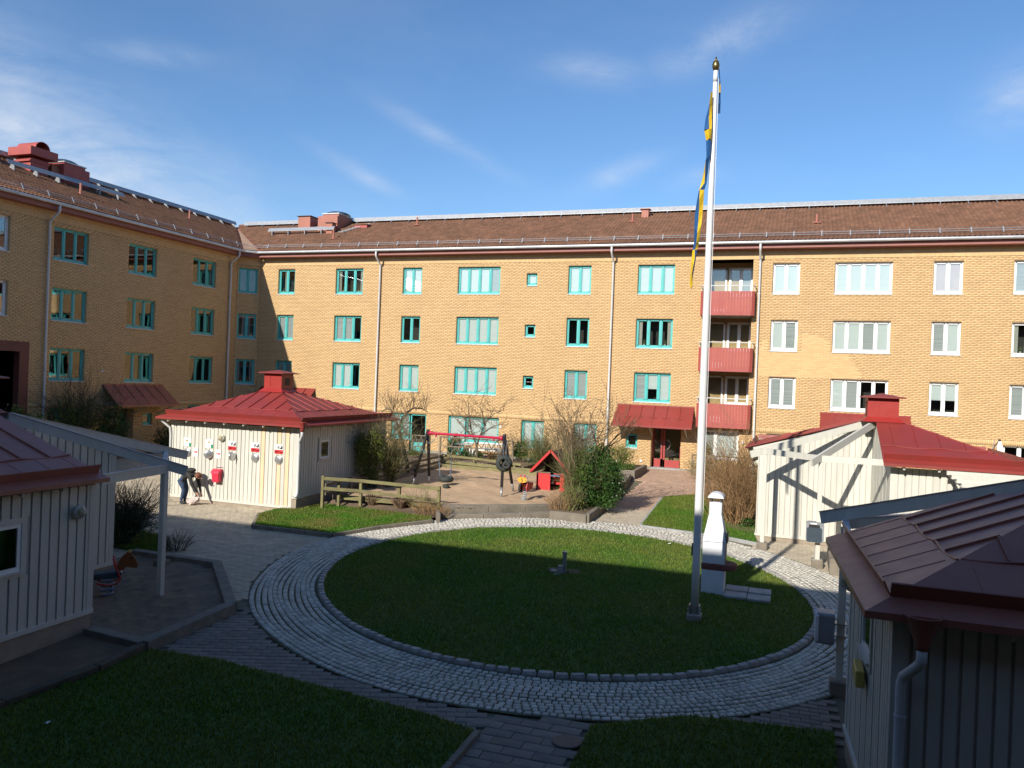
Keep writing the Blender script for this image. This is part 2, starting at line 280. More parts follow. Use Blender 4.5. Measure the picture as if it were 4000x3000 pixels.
M['dark_room'] = pm('dim_interior', (0.055, 0.05, 0.045), 0.9, (0.04, 0.036, 0.033), 1.5)
M['blind'] = pm('white_blind', (0.74, 0.74, 0.72), 0.7, (0.70, 0.70, 0.69), 1.0, stretch=(0.2, 0.2, 25), scale=4.0) if False else pm('white_blind', (0.64, 0.665, 0.665), 0.7, (0.57, 0.595, 0.60), 6.0, stretch=(0.02, 0.02, 6))
M['blind_grey'] = pm('half_open_blind', (0.48, 0.49, 0.49), 0.7, (0.30, 0.31, 0.32), 8.0, stretch=(0.02, 0.02, 7), lo=0.42, hi=0.58)
M['blind_pink'] = pm('pale_pink_blind', (0.62, 0.52, 0.54), 0.7, (0.58, 0.48, 0.50), 2.0)
M['curtain'] = pm('pale_curtain', (0.55, 0.53, 0.47), 0.8, (0.38, 0.37, 0.33), 8.0, stretch=(6, 6, 0.05))
M['pot'] = pm('plant_pot', (0.60, 0.58, 0.54), 0.5)
M['steel'] = pm('brushed_steel', (0.66, 0.66, 0.64), 0.30, (0.56, 0.56, 0.55), 20.0, metal=0.75)
M['lamp'] = pm('yellowed_lamp_glass', (0.50, 0.42, 0.24), 0.35, (0.45, 0.37, 0.2), 3.0)
M['paper'] = pm('printed_sign_white', (0.80, 0.80, 0.78), 0.5, (0.76, 0.76, 0.75), 4.0)
M['green'] = pm('green_print', (0.03, 0.32, 0.14), 0.5)
M['redp'] = pm('red_print', (0.60, 0.035, 0.04), 0.5)
M['ochre'] = pm('ochre_print', (0.55, 0.42, 0.10), 0.5)
M['pinkred'] = pm('coral_red_plastic', (0.72, 0.035, 0.07), 0.4, (0.66, 0.032, 0.065), 4.0)
M['grill_white'] = pm('whitewashed_masonry', (0.66, 0.68, 0.70), 0.8, (0.58, 0.60, 0.62), 2.0, bump=0.25, bscale=40, dirt=0.2, dcol=(0.25, 0.25, 0.25), dscale=1.2)
M['grill_shelf'] = pm('red_brown_concrete', (0.19, 0.065, 0.05), 0.85, (0.15, 0.055, 0.042), 4.0, bump=0.2)
M['pole_white'] = pm('white_fibreglass_pole', (0.70, 0.70, 0.68), 0.32, (0.66, 0.66, 0.64), 2.0, coat=0.2)
M['gold'] = pm('old_brass', (0.45, 0.30, 0.08), 0.25, (0.22, 0.16, 0.06), 6.0, metal=0.9)
M['flag_blue'] = pm('flag_blue', (0.012, 0.085, 0.24), 0.7, (0.01, 0.07, 0.20), 4.0)
M['flag_yellow'] = pm('flag_yellow', (0.72, 0.47, 0.01), 0.7, (0.65, 0.42, 0.01), 4.0)
M['bin_grey'] = pm('grey_plastic', (0.26, 0.27, 0.29), 0.45, (0.20, 0.21, 0.22), 4.0)
M['bin_dark'] = pm('dark_blue_plastic', (0.045, 0.065, 0.085), 0.4, (0.035, 0.05, 0.065), 4.0)
M['stone'] = pm('pale_stone', (0.34, 0.32, 0.28), 0.9, (0.22, 0.21, 0.18), 8.0, bump=0.3)
M['door_red'] = pm('door_red', (0.36, 0.055, 0.05), 0.4, (0.33, 0.05, 0.046), 3.0)
M['portal'] = pm('dark_red_portal', (0.14, 0.035, 0.03), 0.55, (0.12, 0.032, 0.028), 2.0)
M['shade_brick'] = pm('brick_darkened_for_shade', (0.13, 0.085, 0.05), 0.9, (0.10, 0.066, 0.04), 2.0)  # wall tone made dark so the unseen near block bounces less light
M['render_grey'] = pm('pale_render', (0.38, 0.36, 0.30), 0.8, (0.33, 0.31, 0.27), 2.0)
M['skin'] = pm('skin', (0.55, 0.30, 0.21), 0.5)
M['hair'] = pm('red_brown_hair', (0.17, 0.055, 0.022), 0.55, (0.11, 0.035, 0.015), 20.0)
M['jacket'] = pm('black_jacket', (0.016, 0.017, 0.016), 0.8, (0.028, 0.028, 0.026), 6.0)
M['shirt'] = pm('dark_grey_top', (0.045, 0.042, 0.038), 0.85)
M['jeans'] = pm('blue_jeans', (0.035, 0.065, 0.13), 0.85, (0.025, 0.045, 0.09), 6.0)
M['shoe'] = pm('dark_shoe', (0.02, 0.02, 0.022), 0.6)
M['sock'] = pm('grey_sock', (0.30, 0.30, 0.30), 0.8)
M['bagm'] = pm('crumpled_carrier_bag', (0.62, 0.48, 0.42), 0.35, (0.40, 0.36, 0.34), 14.0, lo=0.45, hi=0.55, bump=0.6, bscale=18)
M['iron'] = pm('cast_iron', (0.06, 0.055, 0.05), 0.6)
M['ivory'] = pm('ivory_lamp_rim', (0.60, 0.58, 0.50), 0.5)
def glassmat(name, tint, base_refl, rough):
    m, nt, b, out = newmat(name); N = nt.nodes; L = nt.links; N.remove(b)
    t = N.new('ShaderNodeBsdfTransparent'); t.inputs[0].default_value = (*tint, 1); g = N.new('ShaderNodeBsdfGlossy'); g.inputs['Roughness'].default_value = rough
    fr = N.new('ShaderNodeFresnel'); fr.inputs['IOR'].default_value = 1.52; a = N.new('ShaderNodeMath'); a.operation = 'MULTIPLY_ADD'; a.use_clamp = True; L.new(fr.outputs[0], a.inputs[0]); a.inputs[1].default_value = 1.6; a.inputs[2].default_value = base_refl
    tc = N.new('ShaderNodeTexCoord'); nz = N.new('ShaderNodeTexNoise'); nz.inputs['Scale'].default_value = 0.9; L.new(tc.outputs['Object'], nz.inputs['Vector']); bu = N.new('ShaderNodeBump'); bu.inputs['Strength'].default_value = 0.05; bu.inputs['Distance'].default_value = 0.05; L.new(nz.outputs['Fac'], bu.inputs['Height']); L.new(bu.outputs[0], g.inputs['Normal'])
    ms = N.new('ShaderNodeMixShader'); L.new(a.outputs[0], ms.inputs[0]); L.new(t.outputs[0], ms.inputs[1]); L.new(g.outputs[0], ms.inputs[2]); L.new(ms.outputs[0], out.inputs[0]); return m
M['glass'] = glassmat('window_glass', (0.93, 0.96, 0.95), 0.05, 0.01)
# ---------------------------------------------------------------- apartment blocks
class Fr:
    def __init__(s, O, U): s.O = Vector(O); s.U = Vector(U).normalized(); s.N = s.U.cross(Vector((0, 0, 1)))
    def p(s, u, z, d=0.0): q = s.O + s.U * u + s.N * d; return (q.x, q.y, z)
    def box(s, mb, u0, u1, z0, z1, d0, d1):
        return mb.add([s.p(u0, z0, d0), s.p(u1, z0, d0), s.p(u1, z1, d0), s.p(u0, z1, d0), s.p(u0, z0, d1), s.p(u1, z0, d1), s.p(u1, z1, d1), s.p(u0, z1, d1)],
                      [(0, 1, 2, 3), (7, 6, 5, 4), (0, 4, 5, 1), (1, 5, 6, 2), (2, 6, 7, 3), (3, 7, 4, 0)])
BU, BH, JT = 0.285, 0.08, 0.014
def brick_wall(fr, par, u0, u1, z0, z1, ops, ub0, ub1, n_ind=300, soldier=(3.47, 3.75)):
    """backing with openings and reveals, then every brick: the nearest as single parts, the rest joined"""
    us = sorted({u0, u1, *[o[0] for o in ops], *[o[1] for o in ops]}); zs = sorted({z0, z1, *[o[2] for o in ops], *[o[3] for o in ops]})
    us = [u for u in us if u0 <= u <= u1]; zs = [z for z in zs if z0 <= z <= z1]
    mb = MB()
    for i in range(len(us) - 1):
        for j in range(len(zs) - 1):
            cu, cz = (us[i] + us[i + 1]) / 2, (zs[j] + zs[j + 1]) / 2
            if any(o[0] < cu < o[1] and o[2] < cz < o[3] for o in ops): continue
            mb.add([fr.p(us[i], zs[j], 0), fr.p(us[i + 1], zs[j], 0), fr.p(us[i + 1], zs[j + 1], 0), fr.p(us[i], zs[j + 1], 0)], [(0, 1, 2, 3)])
    w = mb.build('wall', M['mortar'], par)
    for o in ops:
        mb = MB(); a, b, c, d = o[:4]; dp = o[4] if len(o) > 4 else 0.2
        mb.add([fr.p(a, c, .005), fr.p(a, d, .005), fr.p(a, d, -dp), fr.p(a, c, -dp)], [(0, 1, 2, 3)]); mb.add([fr.p(b, c, .005), fr.p(b, c, -dp), fr.p(b, d, -dp), fr.p(b, d, .005)], [(0, 1, 2, 3)])
        mb.add([fr.p(a, d, .005), fr.p(b, d, .005), fr.p(b, d, -dp), fr.p(a, d, -dp)], [(0, 1, 2, 3)]); mb.build('reveal', M['brick_flat'], w)
    rows = []
    def row(za, zb, pitch, off):
        zc = (za + zb) / 2; cuts = sorted([(o[0], o[1]) for o in ops if o[2] - .02 < zc < o[3] + .02 and not (zb <= o[2] or za >= o[3])]); segs = []; cur = ub0
        for a, b in cuts:
            if b <= ub0 or a >= ub1: continue
            if a > cur: segs.append((cur, a))
            cur = max(cur, b)
        if cur < ub1: segs.append((cur, ub1))
        for a, b in segs:
            k = math.floor((a - off) / pitch)
            while True:
                x0 = off + k * pitch; x1 = x0 + pitch; k += 1
                if x0 >= b: break
                c0, c1 = max(x0 + JT / 2, a), min(x1 - JT / 2, b)
                if c1 - c0 > .035: rows.append((c0, c1, za + JT / 2, zb - JT / 2, x0 + JT / 2 >= a and x1 - JT / 2 <= b and pitch == BU))
    z = z0; i = 0
    while z < z1 - .02:
        if soldier and abs(z - soldier[0]) < BH / 2: row(z, z + .26, 0.085, 0.0); z += .26; i += 1; continue
        zb = min(z + BH, z1); row(z, zb, BU, (i % 2) * BU / 2 + ((i * 7) % 3) * .01); z = zb; i += 1
    A = np.array([r[:4] for r in rows]); whole = np.array([r[4] and abs((r[3] - r[2]) - (BH - JT)) < 1e-4 for r in rows])
    P = np.array([fr.p((r[0] + r[1]) / 2, (r[2] + r[3]) / 2) for r in rows]); dist = np.hypot(np.hypot(P[:, 0], P[:, 1]), P[:, 2] - 5.5) + np.where(whole, 0, 1e6) + np.where((P[:, 2] > 6.3), 0, 500)
    ind = np.zeros(len(rows), bool); ind[np.argsort(dist)[:n_ind]] = True
    me = None
    for r in np.where(ind)[0]:
        a = A[r]
        if me is None:
            mb = MB(); w_, h_ = (a[1] - a[0]) / 2, (a[3] - a[2]) / 2; f0 = Fr((0, 0, 0), fr.U); f0.box(mb, -w_, w_, -h_, h_, -.004, .008); t = mb.build('brick', M['brick'], None); me = t.data; ORG.pop(t); bpy.data.objects.remove(t)
        c = Vector(fr.p((a[0] + a[1]) / 2, (a[2] + a[3]) / 2)) - ORG[par]; linkobj('brick', me, w, c)
    A = A[~ind]; n = len(A); O, U, Nn = np.array(fr.O), np.array(fr.U), np.array(fr.N)
    jit = np.random.RandomState(3).uniform(0.005, 0.010, n)
    V = np.zeros((n, 8, 3))
    for k, (uu, zz) in enumerate(((0, 2), (1, 2), (1, 3), (0, 3))):
        V[:, k] = O + A[:, uu, None] * U + jit[:, None] * Nn; V[:, k, 2] = A[:, zz]; V[:, k + 4] = O + A[:, uu, None] * U - .002 * Nn; V[:, k + 4, 2] = A[:, zz]
    Fc = np.array([(0, 1, 2, 3), (4, 5, 1, 0), (5, 6, 2, 1), (6, 7, 3, 2), (7, 4, 0, 3)])
    tag(npmesh('brick_courses', V.reshape(-1, 3), (np.arange(n)[:, None, None] * 8 + Fc).reshape(-1, 4), M['brick'], w), kind='stuff')
    return w
def frieze(fr, par, u0, u1, name='frieze'):
    """corbelled brick band under the eaves"""
    mb = MB(); fr.box(mb, u0, u1, 12.04, 12.36, -.02, .03); fr.box(mb, u0, u1, 12.36, 12.76, -.02, .055); b = mb.build(name, M['mortar'], par)
    mb = MB(); z = [(12.04, 12.20, .085, .03), (12.20, 12.28, BU, .03), (12.28, 12.36, BU, .03), (12.36, 12.52, .085, .055), (12.52, 12.60, BU, .055), (12.60, 12.68, BU, .055)]
    for i, (a, c, p, d) in enumerate(z):
        u = u0 + (i % 2) * p / 2
        while u + p < u1: fr.box(mb, u + .006, u + p - .006, a + .006, c - .006, d - .004, d + .006); u += p
    tag(mb.build('brick_frieze_courses', M['brick'], b), kind='stuff')
def window(fr, par, u0, u1, z0, z1, n, mat, st, sill=True, widths=None, rec=0.115):
    fm = M[mat]; mb = MB(); b = .065; zb = z0 + (.045 if sill else 0)
    d1, d0 = -rec, -rec - .09
    fr.box(mb, u0, u1, z1 - b, z1 + .004, d0, d1); fr.box(mb, u0, u1, zb - .03, zb + b + .02, d0, d1); fr.box(mb, u0 - .002, u0 + b, zb, z1, d0, d1 + .001); fr.box(mb, u1 - b, u1 + .002, zb, z1, d0, d1 + .001)
    tot = u1 - u0; W = widths or [1.0 / n] * n; e = [u0]
    for w in W: e.append(e[-1] + w * tot)
    panes = []; s = .05
    for i in range(n):
        if i: fr.box(mb, e[i] - .035, e[i] + .035, zb, z1, d0, d1 + .002)
        a, c = (e[i] + (b if i == 0 else .035)), (e[i + 1] - (b if i == n - 1 else .035)); za, zc = zb + b + .02, z1 - b
        for q in ((a, a + s, za, zc), (c - s, c, za, zc), (a, c, za, za + s), (a, c, zc - s, zc)): fr.box(mb, q[0], q[1], q[2], q[3], d0 + .01, d1 - .018)
        panes.append((a + s, c - s, za + s, zc - s))
    wd = mb.build('window', fm, par)
    mb = MB(); i0, i1 = d0 - .03, d0 - .75
    q = [fr.p(u0 + .03, zb + .03, i0), fr.p(u1 - .03, zb + .03, i0), fr.p(u1 - .03, z1 - .03, i0), fr.p(u0 + .03, z1 - .03, i0), fr.p(u0 - .2, zb - .3, i1), fr.p(u1 + .2, zb - .3, i1), fr.p(u1 + .2, z1 + .2, i1), fr.p(u0 - .2, z1 + .2, i1)]
    mb.add(q, [(4, 5, 6, 7), (0, 1, 5, 4), (1, 2, 6, 5), (2, 3, 7, 6), (3, 0, 4, 7)]); mb.build('interior', M['dark_room'], wd)
    for (a, c, za, zc), k in zip(panes, st):
        mb = MB(); fr.box(mb, a - .01, c + .01, za - .01, zc + .01, d0 + .045, d0 + .051); mb.build('pane', M['glass'], wd)
        bd = d0 + .012
        def sheet(ua, ub, zz0, zz1, m, nm, dd=bd): x = MB(); fr.box(x, ua, ub, zz0, zz1, dd, dd + .004); x.build(nm, M[m], wd)
        if k == 'b': sheet(a, c, za, zc, 'blind', 'blind')
        elif k == 'g': sheet(a, c, za, zc, 'blind_grey', 'blind')
        elif k == 'p': sheet(a, c, za, zc, 'blind_pink', 'blind')
        elif k == 'h': sheet(a, c, za + (zc - za) * .42, zc, 'blind', 'blind')
        elif k in 'cC':
            w_ = (c - a) * .42; x = MB(); ua = a if k == 'c' else c - w_
            for j in range(8):
                f0, f1 = ua + w_ * j / 8, ua + w_ * (j + 1) / 8; fr.box(x, f0, f1, za, zc, bd - .06 + .02 * (j % 2), bd - .045 + .02 * (j % 2))
            x.build('curtain', M['curtain'], wd)
            x = MB(); ux = (a + c) / 2 + (.08 if k == 'c' else -.08); x.lathe([(.035, 0), (.05, .09), (.052, .1)], fr.p(ux, za - .02, bd - .05), 10); pt = x.build('pot', M['pot'], wd); x = MB()
            rg = random.Random(int(ux * 100))
            for j in range(26):
                t = rg.uniform(0, 6.28); r_ = rg.uniform(.0, .07); pz = za + .09 + rg.uniform(0, .16); q0 = Vector(fr.p(ux, pz, bd - .05)) + Vector((math.cos(t) * r_, math.sin(t) * r_ * .4, 0)); x.add([q0, q0 + Vector((.03, .0, .015)), q0 + Vector((.01, .01, .05))], [(0, 1, 2)])
            x.build('plant', M['leaf_mid'], wd)
    if sill: mb = MB(); mb.add([fr.p(u0 - .03, z0 + .045, d1), fr.p(u1 + .03, z0 + .045, d1), fr.p(u1 + .03, z0 + .02, .05), fr.p(u0 - .03, z0 + .02, .05), fr.p(u0 - .03, z0, d1), fr.p(u1 + .03, z0, d1), fr.p(u1 + .03, z0 - .012, .05), fr.p(u0 - .03, z0 - .012, .05)], [(0, 1, 2, 3), (7, 6, 5, 4), (3, 2, 6, 7), (0, 3, 7, 4), (1, 5, 6, 2)]); mb.build('sill', M['white_metal'], wd)
    return wd
EO, EZ, RD, RZ = 0.62, 12.86, 5.5, 15.72               # eave overhang / height, ridge depth / height
def roof_deck(fr, par, u0, u1):
    mb = MB(); prof = [(EO, EZ - .03), (-RD, RZ - .05), (-2 * RD - EO, EZ - .03), (-2 * RD - EO, EZ - .16), (EO - .04, EZ - .16)]
    a = [fr.p(u0, z, d) for d, z in prof]; b = [fr.p(u1, z, d) for d, z in prof]; n = len(prof)
    mb.add(a + b, [tuple(range(n)), tuple(range(2 * n - 1, n - 1, -1))] + [(i, i + n, (i + 1) % n + n, (i + 1) % n) for i in range(n)])
    return mb.build('roof', M['maroon'], par)
def tiles(fr, roof, u0, u1, clip, n_ind=300):
    pu, pe = .205, .335; L_ = math.hypot(RD + EO, RZ - EZ); S = (-fr.N * (RD + EO) + Vector((0, 0, RZ - EZ))) / L_; Nn = fr.U.cross(S).normalized()
    if Nn.z < 0: Nn = -Nn
    rg = np.random.RandomState(5); nr = int(L_ / pe); pos = []
    for r in range(nr + 1):
        s = r * pe
        if s > L_ - .08: break
        k = 0
        while u0 + k * pu < u1:
            u = u0 + k * pu; k += 1
            if clip(u, s): pos.append((u, s))
    pos = np.array(pos); n = len(pos); base = np.array(fr.p(0, EZ, EO)); U, S_, N_ = np.array(fr.U), np.array(S), np.array(Nn)
    m_ = 7; uu = np.linspace(0, pu, m_); hh = .020 + .022 * np.cos(2 * np.pi * uu / pu + .6)
    loc = [(uu[i], -.03, hh[i] + .022) for i in range(m_)] + [(uu[i], pe + .03, hh[i]) for i in range(m_)] + [(uu[i], -.03, hh[i] + .0) for i in range(m_)]
    fc = [(i, i + 1, m_ + i + 1, m_ + i) for i in range(m_ - 1)] + [(2 * m_ + i, 2 * m_ + i + 1, i + 1, i) for i in range(m_ - 1)]
    loc = np.array(loc); W = loc[:, 0, None] * U + loc[:, 1, None] * S_ + loc[:, 2, None] * N_
    C = base + pos[:, 0, None] * U + pos[:, 1, None] * S_ + rg.uniform(-.004, .004, n)[:, None] * N_
    dist = np.linalg.norm(C - np.array((0, 0, 5.5)), axis=1); ind = np.zeros(n, bool); ind[np.argsort(dist)[:n_ind]] = True
    me = bpy.data.meshes.new('tile'); me.from_pydata(W.tolist(), [], fc); me.materials.append(M['tile']); me.update()
    for c in C[ind]: linkobj('tile', me, roof, Vector(c) - ORG[roof])
    C = C[~ind]; n = len(C); V = (C[:, None] + W[None]).reshape(-1, 3); Fq = (np.arange(n)[:, None, None] * len(loc) + np.array(fc)).reshape(-1, 4)
    tag(npmesh('tile_field', V, Fq, M['tile'], roof), kind='stuff')
def pt_roof(fr, u, s, h=0.0):                            # a point on the roof plane: s metres up the slope, h above it
    L_ = math.hypot(RD + EO, RZ - EZ); S = (-fr.N * (RD + EO) + Vector((0, 0, RZ - EZ))) / L_; Nn = Vector((0, 0, 1)) - S * S.z; Nn.normalize()
    return Vector(fr.p(u, EZ, EO)) + S * s + Nn * h
SLEN = math.hypot(RD + EO, RZ - EZ)
def roof_trim(fr, par, roof, u0, u1, snow_step=1.27, ridge_step=1.28, walk=True, rid=None):
    ru0, ru1 = rid or (u0, u1)
    mb = MB(); mb.tube([fr.p(u0, EZ - .10, EO + .07), fr.p(u1, EZ - .10, EO + .07)], .075, 10); k = u0 + .5
    g_ = mb.build('gutter', M['zinc'], roof); 
    mb = MB(); fr.box(mb, u0, u1, EZ - .36, EZ - .165, .50, .535); mb.build('fascia', M['fascia'], roof)
    mb = MB(); fr.box(mb, u0, u1, EZ - .37, EZ - .355, 0, .51); mb.build('soffit', M['fascia'], roof)
    for i, (s, h) in enumerate(((.52, .11), (.62, .19))):
        mb = MB(); mb.tube([pt_roof(fr, u0, s, h), pt_roof(fr, u1, s, h)], .017, 6); mb.build('snow_rail', M['galv'], roof)
    k = u0 + .4
    while k < u1:
        mb = MB(); mb.beam(pt_roof(fr, k, .40, .05), pt_roof(fr, k, .66, .24), .05, .035); mb.build('rail_bracket', M['galv'], roof); k += snow_step
    mb = MB()
    k = ru0
    while k < ru1:
        a, b = pt_roof(fr, k, SLEN - .02, .06), pt_roof(fr, min(k + .4, ru1), SLEN - .02, .075); mb.tube([a, b], .11, 7); k += .38
    mb.build('ridge_cap', M['ridge_tile'], roof)
    if walk:
        mb = MB(); p = [pt_roof(fr, ru0, SLEN - .30, .20), pt_roof(fr, ru1, SLEN - .30, .20), pt_roof(fr, ru1, SLEN - .12, .36), pt_roof(fr, ru0, SLEN - .12, .36)]; mb.prism(p, (0, 0, .02)); mb.build('ridge_walkway', M['galv'], roof); k = ru0 + .6
        while k < ru1: mb = MB(); mb.prism([pt_roof(fr, k, SLEN - .55, .05), pt_roof(fr, k, SLEN - .1, .1), pt_roof(fr, k, SLEN - .12, .35), pt_roof(fr, k, SLEN - .3, .19)], fr.U * .035); mb.build('walkway_bracket', M['galv'], roof); k += ridge_step
def low_walk(fr, roof, u0, u1, s):
    mb = MB(); mb.prism([pt_roof(fr, u0, s, .28), pt_roof(fr, u1, s, .28), pt_roof(fr, u1, s + .2, .42), pt_roof(fr, u0, s + .2, .42)], (0, 0, .02)); w = mb.build('roof_walkway', M['galv'], roof); k = u0 + .3
    while k < u1: mb = MB(); mb.prism([pt_roof(fr, k, s - .1, .05), pt_roof(fr, k, s + .25, .05), pt_roof(fr, k, s + .2, .40), pt_roof(fr, k, s, .27)], fr.U * .04); mb.build('walkway_bracket', M['galv'], w); k += 1.25
def downpipe(fr, par, u, zbot, ztop=EZ - .12):
    mb = MB(); r = .055; dw = .12
    mb.tube([fr.p(u, ztop, EO + .06), fr.p(u, ztop - .28, EO + .06), fr.p(u, ztop - .34, EO + .03), fr.p(u, ztop - .72, dw + .03), fr.p(u, ztop - .78, dw), fr.p(u, zbot + .25, dw), fr.p(u, zbot + .12, dw + .02), fr.p(u, zbot + .04, dw + .12)], r, 10)
    p = mb.build('downpipe', M['white_metal'], par, True); mb = MB(); mb.lathe([(.058, 0), (.085, .1), (.085, .13)], fr.p(u, ztop - .06, EO + .06), 12); z = zbot + 1.2
    while z < ztop - 1: mb.lathe([(.064, 0), (.064, .04)], fr.p(u, z, dw), 10); z += 2.6
    mb.build('pipe_clamp', M['white_metal'], p)
def vent_pipe(fr, roof, u, s, h, r=.055):
    b = pt_roof(fr, u, s, .04); mb = MB(); mb.tube([b, b + Vector((0, 0, h))], r, 10); mb.add([pt_roof(fr, u - .18, s - .16, .075), pt_roof(fr, u + .18, s - .16, .075), pt_roof(fr, u + .18, s + .2, .075), pt_roof(fr, u - .18, s + .2, .075)], [(0, 1, 2, 3)]); mb.build('vent_pipe', M['chim'], roof)
def roof_box(fr, roof, u0, u1, d0, d1, ztop, mat, name='roof_vent', cap=.06, capmat=None):
    zb = lambda d: EZ + (EO - d) * (RZ - EZ) / (RD + EO) - .1
    mb = MB(); mb.add([fr.p(u0, zb(d0), d0), fr.p(u1, zb(d0), d0), fr.p(u1, min(zb(d1), RZ - .1), d1), fr.p(u0, min(zb(d1), RZ - .1), d1), fr.p(u0, ztop, d0), fr.p(u1, ztop, d0), fr.p(u1, ztop, d1), fr.p(u0, ztop, d1)],
                     [(0, 1, 2, 3), (7, 6, 5, 4), (0, 4, 5, 1), (1, 5, 6, 2), (2, 6, 7, 3), (3, 7, 4, 0)]); b = mb.build(name, M[mat], roof)
    if cap: mb = MB(); fr.box(mb, u0 - .09, u1 + .09, ztop + .002, ztop + cap, d1 - .09, d0 + .09); mb.build('vent_cap', M[capmat or mat], b)
    return b
def canopy(fr, par, u0, u1, zw, zf, depth, mat, inset=.1):
    mb = MB(); p = [fr.p(u0 + inset, zw, .0), fr.p(u1 - inset, zw, .0), fr.p(u1, zf, depth), fr.p(u0, zf, depth)]; mb.prism(p, (0, 0, -.045)); fr.box(mb, u0 + .0, u1, zf - .10, zf + .0, depth - .02, depth + .05); fr.box(mb, u0 + inset - .03, u1 - inset + .03, zw - .07, zw + .03, 0, .05); c = mb.build('canopy', M[mat], par)
    for k in range(1, 6):
        t = k / 6; a = Vector(fr.p(u0 + inset + (u1 - u0 - 2 * inset) * t, zw + .01, .05)); b = Vector(fr.p(u0 + (u1 - u0) * t, zf + .01, depth)); e = a.lerp(b, .62); mb = MB(); mb.beam(a, e, .02, .035); mb.beam(e, b, .03, .012); mb.build('seam', M[mat], c)
        mb = MB(); mb.beam(a.lerp(b, .60) - fr.U * .2, a.lerp(b, .60) + fr.U * .2, .03, .022); mb.build('fold', M[mat], c)
    for u in (u0 + .35, (u0 + u1) / 2 - .1, u1 - .35):
        mb = MB(); mb.beam(fr.p(u, zf - .55, .01), fr.p(u, zf - .09, depth - .1), .05, .06); mb.build('bracket', M['white'], c)
    mb = MB(); fr.box(mb, u0 + .1, u1 - .1, zf - .062, zf - .05, .01, depth - .02); mb.build('canopy_soffit', M['white_core'], c)
ZR = (11.837, 9.037, 6.237); WH = 1.547
# --- far block
FM = Fr((0, D, 0), (1, 0, 0))
far = thing('apartment_building', (-10.0, D, gz(D)), 'long yellow brick apartment block behind the playground, red balconies and tiled roof', 'building')
cols = [(-30.19, -28.99, 2, 'teal', ('Cd', 'gg', 'bb')), (-26.13, -24.28, 3, 'teal', ('cdC', 'ggd', 'bbd')), (-21.66, -20.44, 2, 'teal', ('bb', 'dd', 'bb')), (-18.19, -15.65, 4, 'teal', ('bbbg', 'bbbb', 'bbbb')),
        (-11.75, -10.49, 2, 'teal', ('bb', 'dd', 'gg')), (-7.99, -6.09, 3, 'teal', ('bbb', 'cdC', 'ghb')), (-1.30, -0.05, 2, 'white_frame', ('bb', 'bg', 'gg')), (1.54, 4.07, 4, 'white_frame', ('bbbb', 'bbgb', 'bgdd')),
        (5.79, 7.01, 2, 'white_frame', ('pp', 'gb', 'hh')), (9.03, 10.29, 2, 'white_frame', ('gd', 'cd', 'gd'))]
ops = []; wins = []
for a, b, n, m, st in cols:
    for zt, s in zip(ZR, st): ops.append((a, b, zt - WH, zt)); wins.append((a, b, zt - WH, zt, n, m, s))
for zt, s in zip(ZR, 'bdd'): ops.append((-14.10, -13.50, zt - 1.09, zt - .39)); wins.append((-14.10, -13.50, zt - 1.09, zt - .39, 1, 'teal', s))
GZ = gz(D)
gf = [(-22.06, -20.87, 1.94, 3.44, 2, 'teal', 'gg'), (-17.41, -15.41, 1.98, 3.45, 2, 'teal', 'bb'), (-14.09, -12.81, 1.90, 3.43, 2, 'teal', 'bb'), (-11.11, -9.88, 1.90, 3.43, 2, 'teal', 'bb'),
      (-8.30, -7.69, 2.27, 3.03, 1, 'teal', 'd'), (-4.40, -2.62, 1.98, 3.46, 2, 'white_frame', 'gb'), (-1.30, -0.05, 1.90, 3.43, 2, 'white_frame', 'dd'), (8.85, 10.2, 1.9, 3.52, 2, 'white_frame', 'dd')]
for w in gf: ops.append(w[:4]); wins.append(w)
DOORS = [(-20.87, -19.83, GZ - .03, 3.44), (-18.45, -17.41, GZ - .03, 3.45)]
ops += DOORS; ENT = (-6.97, -5.46, GZ - .03, 3.42, .5); BAL = (-4.58, -2.24, 3.56, 12.10, 1.5); ops += [ENT, BAL]
brick_wall(FM, far, -31.56, 30.0, 1.05, 12.04, ops, -31.54, 11.6)
frieze(FM, far, -31.56, 13.0)
for w in wins:
    if w[0] == -4.40: window(FM, far, *w[:7], widths=[.36, .64])
    else: window(FM, far, *w)
mb = MB(); FM.box(mb, -31.5, 30, GZ - .4, GZ + .12, -.01, .03)
for a, b in ((-6.97, -5.46),): pass
mb = MB()
for a, b in ((-31.5, -20.87), (-19.83, -18.45), (-17.41, -6.97), (-5.46, 30)): FM.box(mb, a, b, GZ - .5, GZ + .10, -.02, .012)
mb.build('plinth', M['concrete'], far)
def glazed_door(fr, par, u0, u1, z0, z1, mat, panel, rec, blind=None):
    m = M[mat]; mb = MB(); d1, d0 = -rec, -rec - .07
    for q in ((u0, u0 + .09, z0, z1), (u1 - .09, u1, z0, z1), (u0, u1, z1 - .09, z1), (u0, u1, z0, z0 + panel)): fr.box(mb, q[0], q[1], q[2], q[3], d0, d1)
    d = mb.build('door', m, par); mb = MB(); fr.box(mb, u0 + .08, u1 - .08, z0 + panel - .01, z1 - .08, d0 + .03, d0 + .036); mb.build('pane', M['glass'], d)
    mb = MB(); fr.box(mb, u0, u1, z0, z1, d0 - 1.2, d0 - 1.19); mb.build('interior', M['dark_room'], d)
    if blind: mb = MB(); fr.box(mb, u0 + .09, u1 - .09, z0 + panel, z1 - .09, d0 + .005, d0 + .009); mb.build('blind', M[blind], d)
    mb = MB(); fr.box(mb, u1 - .07, u1 - .05, z0 + 1.0, z0 + 1.14, d1 + .001, d1 + .04); mb.build('handle', M['steel'], d); return d
glazed_door(FM, far, *DOORS[0], 'teal', .55, .09); glazed_door(FM, far, *DOORS[1], 'teal', .78, .09, 'blind')
